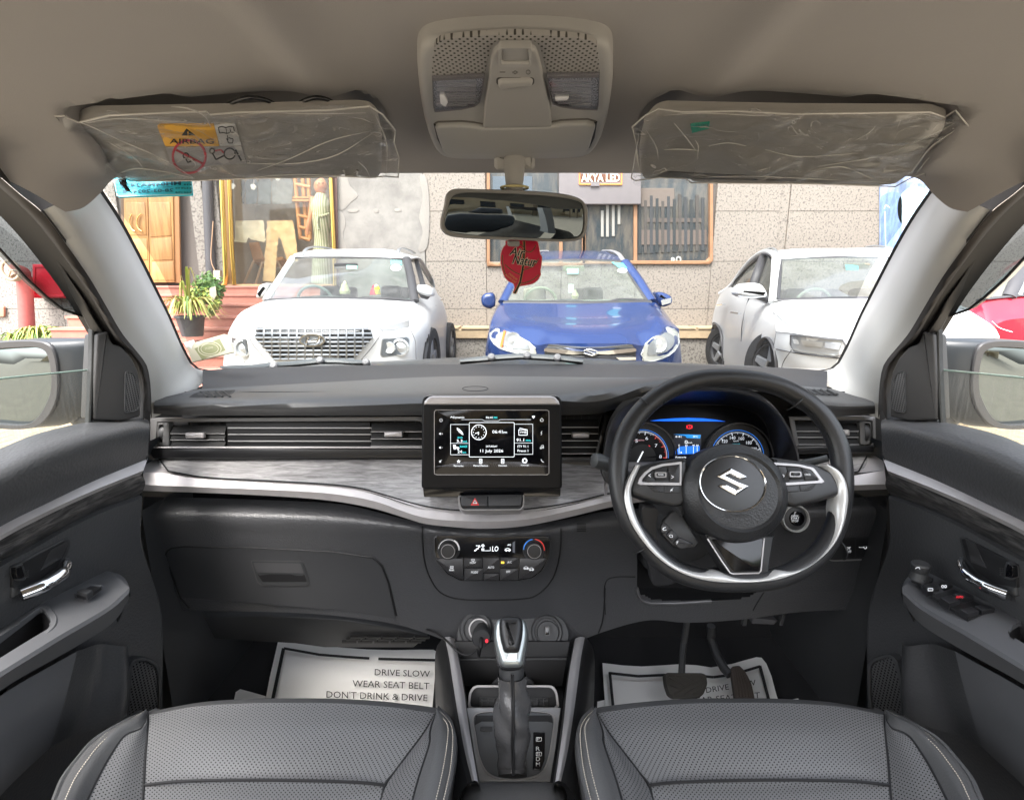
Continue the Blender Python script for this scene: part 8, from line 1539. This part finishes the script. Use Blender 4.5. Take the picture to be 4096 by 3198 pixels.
strake('pillar',pr3(F,[(508,800,6.0),(410,950,5.75),(322,1120,5.44)]),.05,m_bpaint,c2,.6);strake('pillar',pr3(F,[(1304,795,6.0),(1405,930,5.76),(1520,1112,5.46)]),.055,m_bpaint,c2,.6);strake('pillar_edge',pr3(F,[(1285,800,5.99),(1370,940,5.74),(1482,1105,5.45)]),.018,m_clad,c2);strake('roof_edge',pr3(F,[(520,792,6.0),(900,779,5.94),(1292,790,6.0)]),.018,m_clad,c2);strake('cowl',pr3(F,[(330,1122,5.42),(700,1124,5.31),(1020,1126,5.29),(1510,1116,5.44)]),.035,m_clad,c2)
for pts_ in([[(500,810,6.05),(470,900,6.6),(450,940,7.6)],[(330,1085,5.6),(355,1060,6.4),(390,1040,7.6)]],[[(1312,805,6.05),(1350,880,6.6),(1380,920,7.6)],[(1510,1080,5.6),(1500,1040,6.4),(1470,1000,7.6)]]):loft('side_window',[[pr3(F,p) for p in pts_]],m_cglass2,c2,nx=10,ny=3)
inside(c2,hC[0],hC[-1],D(F(900,780),5.95).z,2.6,('beige',(.40,.36,.26),(.42,.42,.34),(.42,.40,.30)))
T2=tree_of(fb)
for po,orange in(([(222,1365),(262,1332),(345,1312),(430,1350),(520,1420),(580,1480),(597,1540),(400,1520),(285,1480),(228,1420)],[(330,1345),(346,1350),(318,1480),(300,1475)]),([(1732,1365),(1692,1332),(1640,1312),(1560,1370),(1480,1430),(1450,1480),(1438,1590),(1520,1592),(1650,1550),(1715,1490),(1740,1420)],None)):
 l_=lamp('headlamp',F,po,c2,T2,.010,mat('lamp_milky',(.50,.52,.49),.16,metal=.2),20);cx_=sum(p[0] for p in po)/len(po);cy_=sum(p[1] for p in po)/len(po)
 conform('reflector',F,[(lerp(cx_,x,.74),lerp(cy_+4,y,.68)) for x,y in po],.016,mat('reflector_grey',(.34,.36,.37),.22,metal=.5),l_,T2,step=60,r=16)
 for dx in(18 if cx_<1000 else-30,):c_=on(F(cx_+dx,cy_+6),.024,T2);revolve('bulb_bowl',[(.075,0),(.072,.006),(.05,-.002),(.02,.004),(0,.008)],c_,(0,-1,.1),m_lamp,l_,20)
 if orange:conform('orange_strip',F,orange,.03,mat('orange_lens',(.85,.20,.03),.3),l_,T2,step=40)
 strake('lamp_edge',[p for p in[on(F(*p_),.012,T2) for p_ in po+po[:1]] if p],.005,mat('lamp_rim',(.5,.52,.5),.3),l_)
gr2_=bpy.data.objects.new('grille',None);COL.objects.link(gr2_);gr2_.parent=c2;OFF[gr2_]=OFF[c2];gr2_.empty_display_size=.1
conform('backing',F,[(660,1495),(690,1460),(1360,1460),(1392,1495),(1388,1640),(655,1640)],.012,mat('grille_black',(.03,.032,.035),.35),gr2_,T2,step=80);conform('top_bar',F,[(690,1458),(1360,1458),(1372,1484),(1100,1486),(1020,1486),(940,1486),(676,1484)],.022,mat('grille_grey',(.22,.23,.24),.3,metal=.6),gr2_,T2,step=80)
for po in([(655,1495),(672,1488),(900,1510),(980,1515),(985,1535),(880,1540),(690,1520),(655,1512)],[(1395,1495),(1378,1488),(1150,1510),(1075,1515),(1070,1535),(1170,1540),(1360,1520),(1395,1512)]):conform('chrome_wing',F,po,.035,m_chrome,gr2_,T2,step=60)
b2pl=Plane(on(F(1028,1520),.05,T2),(0,-1,.1));k_=.47;cx0,cy0=1101,263
plate('badge',F,[(1028+(x-cx0)*k_,1522+(y-cy0)*k_*.62) for x,y in S_],b2pl,m_chrome,gr2_,h=.015,bev=.006,back=-.02)
for y in range(1556,1630,16):tube('grille_bar',onl(F,(690,y),(1360,y),12,T2,.02),.008,m_clad,gr2_,6)
conform('chrome_strip',F,[(1230,1562),(1390,1560),(1392,1582),(1260,1584)],.035,m_chrome,gr2_,T2,step=60)
carmirror(F,[(150,1085),(175,1052),(240,1044),(262,1075),(255,1150),(225,1170),(165,1150)],5.75,m_bpaint,c2,dark=[(205,1085),(262,1075),(262,1150),(225,1172)]);carmirror(F,[(1548,1045),(1590,1038),(1660,1065),(1676,1085),(1672,1130),(1600,1156),(1565,1130)],5.75,m_bpaint,c2)
plate('mirror_signal',F,[(1590,1105),(1674,1085),(1670,1125),(1600,1145)],Plane(D(F(1640,1110),5.66),(0,-1,0)),m_lamp,c2,h=.01)
strake('wiper',pr3(F,[(620,1122,5.36),(860,1100,5.36),(1000,1118,5.33)]),.014,m_clad,c2);strake('wiper',pr3(F,[(1170,1115,5.36),(1260,1095,5.4),(1460,1100,5.46)]),.014,m_clad,c2)
lx=Plane(D(F(900,945),5.62),(0,-1,.75))
for po,mt in(([(838,850),(928,850),(930,892),(842,892)],MATS['tag_green2']),([(850,975),(892,975),(894,1046),(850,1046)],mat('tag_pale',(.62,.68,.6),.5)),([(1195,798),(1290,808),(1322,850),(1260,845)],MATS['tag_teal']),(circ(1282,866,40,18,20),m_white)):plate('sticker',F,po,lx,mt,c2,h=.002,bev=.0005)
fg3=thing('figurine','tiny cream charm on the dashboard of the blue car','figurine',D(F(903,1085),5.5));revolve('body',[(.03,0),(.04,.03),(.02,.07),(0,.1)],D(F(903,1092),5.5),(0,0,1),MATS['fig_cream'],fg3,12)
c3=thing('parked_car','white SUV on the right showing its flank, wing mirror and rectangular headlamp','car',D(G(900,1300),4.3),'cars parked facing the camera')
fT=pr3(G,[(600,1000,4.45),(690,1008,4.2),(770,1022,4.02),(1020,1050,3.88),(1300,1060,3.85),(1600,1062,3.85),(1800,1055,3.95),(1925,1030,4.15)])
hM=pr3(G,[(592,910,4.8),(680,920,4.6),(800,935,4.45),(1100,935,4.35),(1450,935,4.35),(1750,935,4.45),(1880,965,4.6)])
hC=pr3(G,[(580,835,5.25),(640,820,5.2),(800,812,5.1),(1000,808,5.06),(1200,806,5.1),(1500,820,5.2),(1700,850,5.3)])
loft('bonnet',[[fT,hM,hC]],m_wpaint,c3,nx=60,ny=8);strake('bonnet_crease',[p+V3((0,0,.004)) for p in pr3(G,[(583,882,4.95),(640,930,4.6),(728,1008,4.16)])],.014,m_wpaint,c3)
f1=pr3(G,[(590,1100,4.5),(690,1110,4.2),(1000,1150,3.9),(1300,1170,3.82),(1700,1160,3.9),(1920,1130,4.15)]);f2=pr3(G,[(598,1200,4.5),(800,1220,4.1),(1300,1300,3.82),(1700,1290,3.9),(1925,1240,4.15)]);f3=pr3(G,[(600,1400,4.55),(1300,1500,3.9),(1925,1400,4.2)])
fc=loft('bumper',[[fT,f1,f2,f3]],m_wpaint,c3,nx=60,ny=8)
s0=pr3(G,[(600,1000,4.45),(592,910,4.8),(580,835,5.25),(500,800,5.8),(400,768,6.6),(320,738,7.3),(268,780,7.9)]);s1_=pr3(G,[(590,1060,4.5),(560,960,4.85),(520,900,5.3),(420,850,6.2),(300,820,7.3),(240,850,7.9)]);s2_=pr3(G,[(595,1150,4.5),(540,1080,4.85),(480,1060,5.3),(390,1030,6.2),(290,980,7.3),(218,960,7.9)]);s3_=pr3(G,[(598,1260,4.5),(540,1240,4.85),(480,1200,5.3),(385,1190,6.2),(280,1130,7.3),(218,1100,7.9)]);s4_=pr3(G,[(600,1400,4.55),(480,1330,5.3),(380,1290,6.2),(280,1230,7.3),(218,1190,7.9)])
a1_=[G(*p) for p in sm2([(478,1400),(478,1180),(492,1090),(530,1040),(575,1060),(600,1140),(606,1400)],40)];a2_=[G(*p) for p in sm2([(214,1300),(216,1000),(226,955),(248,960),(272,1010),(284,1120),(284,1300)],40)]
loft('side_panel',[[s0,s1_,s2_,s3_,s4_]],m_wpaint,c3,nx=90,ny=8,cut=[a1_,a2_])
for pts_ in([(478,1300,5.28),(479,1180,5.26),(494,1090,5.1),(530,1040,4.9),(572,1060,4.62),(598,1130,4.48),(606,1300,4.5)],[(217,1050,7.88),(228,955,7.85),(250,962,7.6),(274,1010,7.35),(286,1120,7.25),(286,1200,7.25)]):strake('arch_trim',pr3(G,pts_),.02,m_clad,c3)
mk('arch_inside',pr3(G,[(470,1400,5.5),(475,1080,5.4),(540,1030,5.0),(615,1080,4.75),(615,1400,4.75)]),[(0,1,2,3,4)],m_black,c3);mk('arch_inside',pr3(G,[(216,1300,8.0),(220,940,8.0),(260,945,7.7),(290,1050,7.5),(290,1300,7.5)]),[(0,1,2,3,4)],m_black,c3)
wheel(c3,D(G(556,1215),4.95)+V3((.09,.03,0)),.35,(-1,-.25,0));wheel(c3,D(G(250,1110),7.55)+V3((.12,0,0)),.35,(-1,-.25,0))
r0=pr3(G,[(618,578,5.85),(700,568,5.8),(900,560,5.74),(1100,558,5.74),(1290,562,5.8),(1480,575,5.9)]);r1_=pr3(G,[(592,548,6.0),(700,528,6.2),(900,520,6.2),(1100,520,6.2),(1300,525,6.2),(1480,560,6.1)]);r2_=pr3(G,[(540,530,7.0),(700,512,7.0),(1000,508,7.0),(1300,512,7.0),(1440,550,7.0)]);r3_=pr3(G,[(440,600,8.0),(700,520,8.0),(1300,520,8.0)])
loft('roof',[[r0,r1_,r2_],[r2_,r3_]],m_wpaint,c3,nx=40,ny=5);strake('roof_edge',pr3(G,[(612,575,5.86),(590,545,6.0),(540,530,6.4),(480,560,6.9),(410,630,7.4),(330,735,7.8),(270,775,8.0)]),.045,m_wpaint,c3,.7)
for pts_ in([(606,540,6.0),(590,512,6.1),(540,515,6.5),(490,540,7.0)],[(1140,500,6.8),(1210,494,6.4),(1290,512,6.2),(1310,530,6.1)]):strake('roof_rail',pr3(G,pts_),.022,mat('rail_grey',(1,1,1)),c3)
loft('windscreen',[[r0,pr3(G,[(615,700,5.52),(900,690,5.42),(1230,690,5.48),(1560,710,5.6)]),pr3(G,[(608,812,5.25),(800,806,5.14),(1160,800,5.1),(1640,830,5.3)])]],m_cglass,c3,nx=24,ny=5);strake('windscreen_edge',pr3(G,[(625,578,5.84),(620,700,5.5),(612,808,5.25)]),.018,m_clad,c3);strake('pillar',pr3(G,[(602,570,5.88),(596,700,5.55),(585,830,5.27)]),.05,m_wpaint,c3,.6);strake('cowl',pr3(G,[(608,815,5.24),(800,809,5.13),(1160,804,5.1),(1640,832,5.3)]),.025,m_clad,c3);strake('windscreen_edge',pr3(G,[(620,578,5.85),(900,562,5.74),(1290,564,5.8)]),.018,m_clad,c3)
loft('side_window',[[pr3(G,[(582,590,6.0),(560,555,6.2),(530,552,6.5),(480,590,6.95),(410,650,7.35),(345,725,7.7)]),pr3(G,[(552,830,5.45),(500,795,5.8),(430,772,6.4),(380,758,6.9),(335,740,7.6)])]],m_cglass2,c3,nx=24,ny=4);strake('window_pillar',pr3(G,[(528,552,6.45),(490,650,6.2),(450,775,6.15)]),.05,m_clad,c3);strake('window_trim',pr3(G,[(582,585,5.98),(552,550,6.2),(525,548,6.5),(470,592,6.95),(400,655,7.35),(328,738,7.7),(400,768,6.6),(480,792,5.9),(550,832,5.43)]),.016,m_clad,c3)
inside(c3,hC[0],hC[-1],D(G(900,560),5.75).z,2.8,('tan',(.30,.25,.19),(.34,.36,.33),(.40,.38,.32)),back=(.24,.97))
T3=tree_of(fc)
lp_=[(688,1024),(740,1028),(900,1045),(1020,1062),(1010,1100),(985,1140),(960,1152),(760,1128),(692,1108)]
l_=lamp('headlamp',G,lp_,c3,T3,.008,mat('lamp_clear',(.42,.44,.46),.15,metal=.4),14);conform('light_line',G,[(700,1100),(760,1116),(945,1142),(972,1128),(1000,1075),(1010,1078),(985,1138),(960,1150),(760,1126),(698,1108)],.016,m_lamp,l_,T3,step=50);conform('light_block',G,[(745,1050),(880,1064),(870,1096),(760,1086)],.016,m_lamp,l_,T3,step=50);conform('light_block',G,[(892,1066),(985,1075),(970,1110),(885,1098)],.016,mat('lamp_blue',(.55,.6,.68),.2,metal=.5),l_,T3,step=50);strake('lamp_edge',[p for p in[on(G(*q_),.012,T3) for q_ in lp_+lp_[:1]] if p],.010,m_clad,l_)
strake('bumper_seam',[p for p in[on(G(*q_),.004,T3) for q_ in[(600,1105),(650,1116),(760,1135),(960,1158),(1020,1165)]] if p],.008,m_clad,c3)
l2_=lamp('headlamp',RW,[(690,752),(760,740),(830,708),(848,740),(800,750)],c3,T3,.01,MATS['lamp_clear'])
g3=bpy.data.objects.new('grille',None);COL.objects.link(g3);g3.parent=c3;OFF[g3]=OFF[c3];g3.empty_display_size=.1
conform('backing',RW,[(250,775),(515,775),(500,1000),(260,1000)],.012,m_black,g3,T3,step=60);conform('frame_bar',RW,[(250,768),(518,775),(512,792),(250,786)],.03,m_chrome,g3,T3,step=60)
for y in(815,842,870,900):tube('grille_bar',onl(RW,(255,y),(500,y),8,T3,.03),.010,m_chrome,g3,6)
for x in(370,430):tube('grille_post',onl(RW,(x,800),(x,950),6,T3,.035),.012,m_chrome,g3,6)
carmirror(G,[(362,775),(372,745),(400,722),(470,714),(510,728),(540,790),(500,800),(400,796)],5.35,m_wpaint,c3,dark=[(480,800),(545,790),(552,828),(530,820)]);strake('mirror_line',pr3(G,[(375,790,5.28),(450,800,5.28),(535,792,5.28)]),.010,m_chrome,c3)
for a_,b_ in(((265,845,7.35),(300,840,7.1)),((348,888,6.2),(396,895,6.0))):strake('door_handle',[p+V3((-.03,-.02,0)) for p in pr3(G,[a_,b_])],.025,m_chrome,c3)
gap(c3,G,[(600,1003),(690,1012),(800,1026),(1020,1053)],T3);gap(c3,G,[(692,1110),(640,1190),(625,1280)],T3,.004);strake('door_gap',[p+V3((-.006,-.004,0)) for p in pr3(G,[(450,778,6.15),(420,870,6.2),(400,960,6.15),(395,1060,6.15)])],.006,m_clad,c3);lx=Plane(D(G(1040,620),5.6),(0,-1,.7));plate('sticker',G,[(1010,605),(1085,612),(1090,640),(1015,638)],lx,MATS['tag_teal'],c3,h=.002);strake('wiper',pr3(G,[(800,802,5.16),(1000,798,5.14),(1160,800,5.12)]),.012,m_clad,c3)
c4=thing('parked_car','red car seen side on through the right door window','car',D(RW(900,1000),6.2))
b0=pr3(RW,[(560,520,5.9),(640,455,6.1),(700,420,6.2),(850,405,6.2),(1057,385,6.2),(1500,360,6.2)]);b1_=pr3(RW,[(600,600,5.85),(750,560,6.1),(900,540,6.12),(1057,500,6.12),(1500,470,6.12)]);b2_=pr3(RW,[(620,700,5.85),(800,640,6.05),(900,600,6.05),(1057,580,6.05),(1500,560,6.05)]);b3_=pr3(RW,[(620,900,5.9),(800,900,6.1),(1057,900,6.1),(1500,900,6.1)]);b4_=pr3(RW,[(620,1300,5.95),(1057,1300,6.2),(1500,1300,6.2)])
loft('side_panel',[[b0,b1_,b2_],[b2_,b3_,b4_]],m_rpaint,c4,nx=40,ny=6,angle=40)
loft('side_window',[[pr3(RW,[(690,400,6.2),(800,290,6.35),(940,170,6.5),(1057,130,6.55),(1500,60,6.6)]),pr3(RW,[(700,415,6.2),(800,405,6.2),(940,395,6.2),(1057,383,6.2),(1500,358,6.2)])]],m_cglass,c4,nx=14,ny=3)
strake('window_pillar',pr3(RW,[(930,395,6.19),(990,270,6.3),(1060,130,6.5)]),.07,m_clad,c4);strake('pillar_chrome',pr3(RW,[(1015,385,6.17),(1060,270,6.28)]),.025,m_rim,c4)
loft('roof',[[pr3(RW,[(780,300,6.36),(920,160,6.52),(1057,95,6.58),(1500,0,6.6)]),pr3(RW,[(800,285,6.5),(930,130,7.2),(1057,62,7.2),(1500,-40,7.2)])]],m_rpaint,c4,nx=20,ny=3);strake('window_trim',pr3(RW,[(690,418,6.18),(850,402,6.18),(1057,383,6.18),(1500,358,6.18)]),.022,m_clad,c4)
strake('scratch',[p+V3((0,-.01,0)) for p in pr3(RW,[(780,608,6.03),(840,660,6.03),(950,697,6.02)])],.008,m_white,c4);inb=MB();inb.add(pr3(RW,[(600,600,7.4),(1500,500,7.6),(1500,300,7.6),(650,420,7.4)]),[(0,1,2,3)]);inb.build('far_door',m_clad,c4)
rsp=Plane(D(RW(1000,380),6.8),(-.3,-1,.2));mk('seat',*plate_g(rnd(tr(RW,[(960,380),(1057,250),(1130,250),(1130,420),(960,430)],rsp),.04),rsp,.1,.04,-.1,3),m_clad,c4,50)
wheel(c4,D(RW(700,1100),5.95),.34,(-.2,-1,0))
# === behind the camera: seat backs, rear pillars, street opposite
for s in(-1,1):
 bp_=thing('centre_pillar',('left' if s<0 else 'right')+' centre pillar trim behind the front seats','pillar trim',(.68*s,-.5,1.1));b_=MB();b_.add([(.70*s,-.42,.9),(.66*s,-.46,.9),(.66*s,-.62,.9),(.70*s,-.64,.9),(.66*s,-.46,1.46),(.60*s,-.48,1.46),(.60*s,-.58,1.46),(.66*s,-.6,1.46)],[(0,1,5,4),(1,2,6,5),(2,3,7,6)]);b_.build('cover',m_trim,bp_)
 rd=thing('rear_door',('left' if s<0 else 'right')+' rear door lining behind the front seats','car door',(.7*s,-1,.7));b_=MB();b_.add([(.70*s,-.6,.35),(.70*s,-1.5,.35),(.70*s,-1.5,.98),(.70*s,-.6,.98)],[(0,1,2,3)]);b_.build('lining',m_door,rd);b_=MB();b_.add([(.66*s,-1.38,.95),(.66*s,-1.6,.95),(.60*s,-1.5,1.46),(.60*s,-1.38,1.46)],[(0,1,2,3)]);b_.build('rear_pillar',m_trim,rd);b_=MB();b_.add([(.665*s,-.62,1.38),(.655*s,-1.5,1.38),(.60*s,-1.5,1.46),(.60*s,-.62,1.46)],[(0,1,2,3)]);b_.build('window_top',m_rubber,rd)
 wgl=MB();wgl.add([(.70*s,-.64,.98),(.70*s,-1.45,.98),(.655*s,-1.4,1.39),(.655*s,-.6,1.39)],[(0,1,2,3)]);wgl.build('tinted_glass',glass('tinted_glass',(.62,.66,.65),.06),rd)
rs_=thing('bench_seat','dark rear bench behind the front seats','bench',(0,-1.2,.6));pl=Plane((0,-1.25,.95),(0,1,.25));mk('backrest',*plate_g(rnd(box2(-.62,-.35,.62,.22),.08),pl,.08,.05,-.08,3),m_seat,rs_,50)
for x in(-.38,.38):mk('headrest',*plate_g(rnd(box2(x-.13,.25,x+.13,.42),.05),pl,.05,.03,-.05,3),m_seat,rs_,50)
ob=thing('building_opposite','pale yellow apartment block across the street reflected in the wing mirrors','building',(0,-16,0))
m_ybl=mat('yellow_wall',(.50,.40,.26),.85,var=.1,vscale=2);m_wdk=mat('window_dark',(.03,.035,.04),.15)
b_=MB();b_.box(-16,16,-22,-16,0,6.4);b_.build('wall',m_ybl,ob)
for r_ in range(2):
 for k in range(14):
  x=-15+k*2.2;b_=MB();b_.box(x,x+1.1,-16.05,-15.98,1.2+r_*2.8,2.6+r_*2.8);w_=b_.build('window',m_wdk,ob);b_=MB();b_.box(x-.1,x+1.2,-16.0,-15.75,1.05+r_*2.8,1.2+r_*2.8);b_.build('sill',m_ybl,w_)
  if k%2:b_=MB();b_.box(x-.3,x+1.5,-16.0,-15.1,.6+r_*2.8,.72+r_*2.8);b_.box(x-.3,x+1.5,-15.16,-15.1,.72+r_*2.8,1.5+r_*2.8);b_.build('balcony',m_ybl,ob)
for k,x in enumerate((5.5,8.5,11)):
 pt_=thing('palm_tree',('tall','middle','short')[k]+' palm tree in front of the pale building across the street','palm tree',(x,-13,0),'palms across the street');h_=5.5-k*.6;tube('trunk',[V3((x,-13,0)),V3((x+.1,-13,h_*.5)),V3((x,-13,h_))],[.17,.13,.11],mat('palm_trunk',(.20,.15,.10),.9,bump=.4,bscale=20),pt_,10);leaf_tuft(V3((x,-13,h_)),60,2.2,.22,[lg1,lg2],pt_,up=.55,sp=1.3,nm='frond',rng=random.Random(k))
flush_texts()
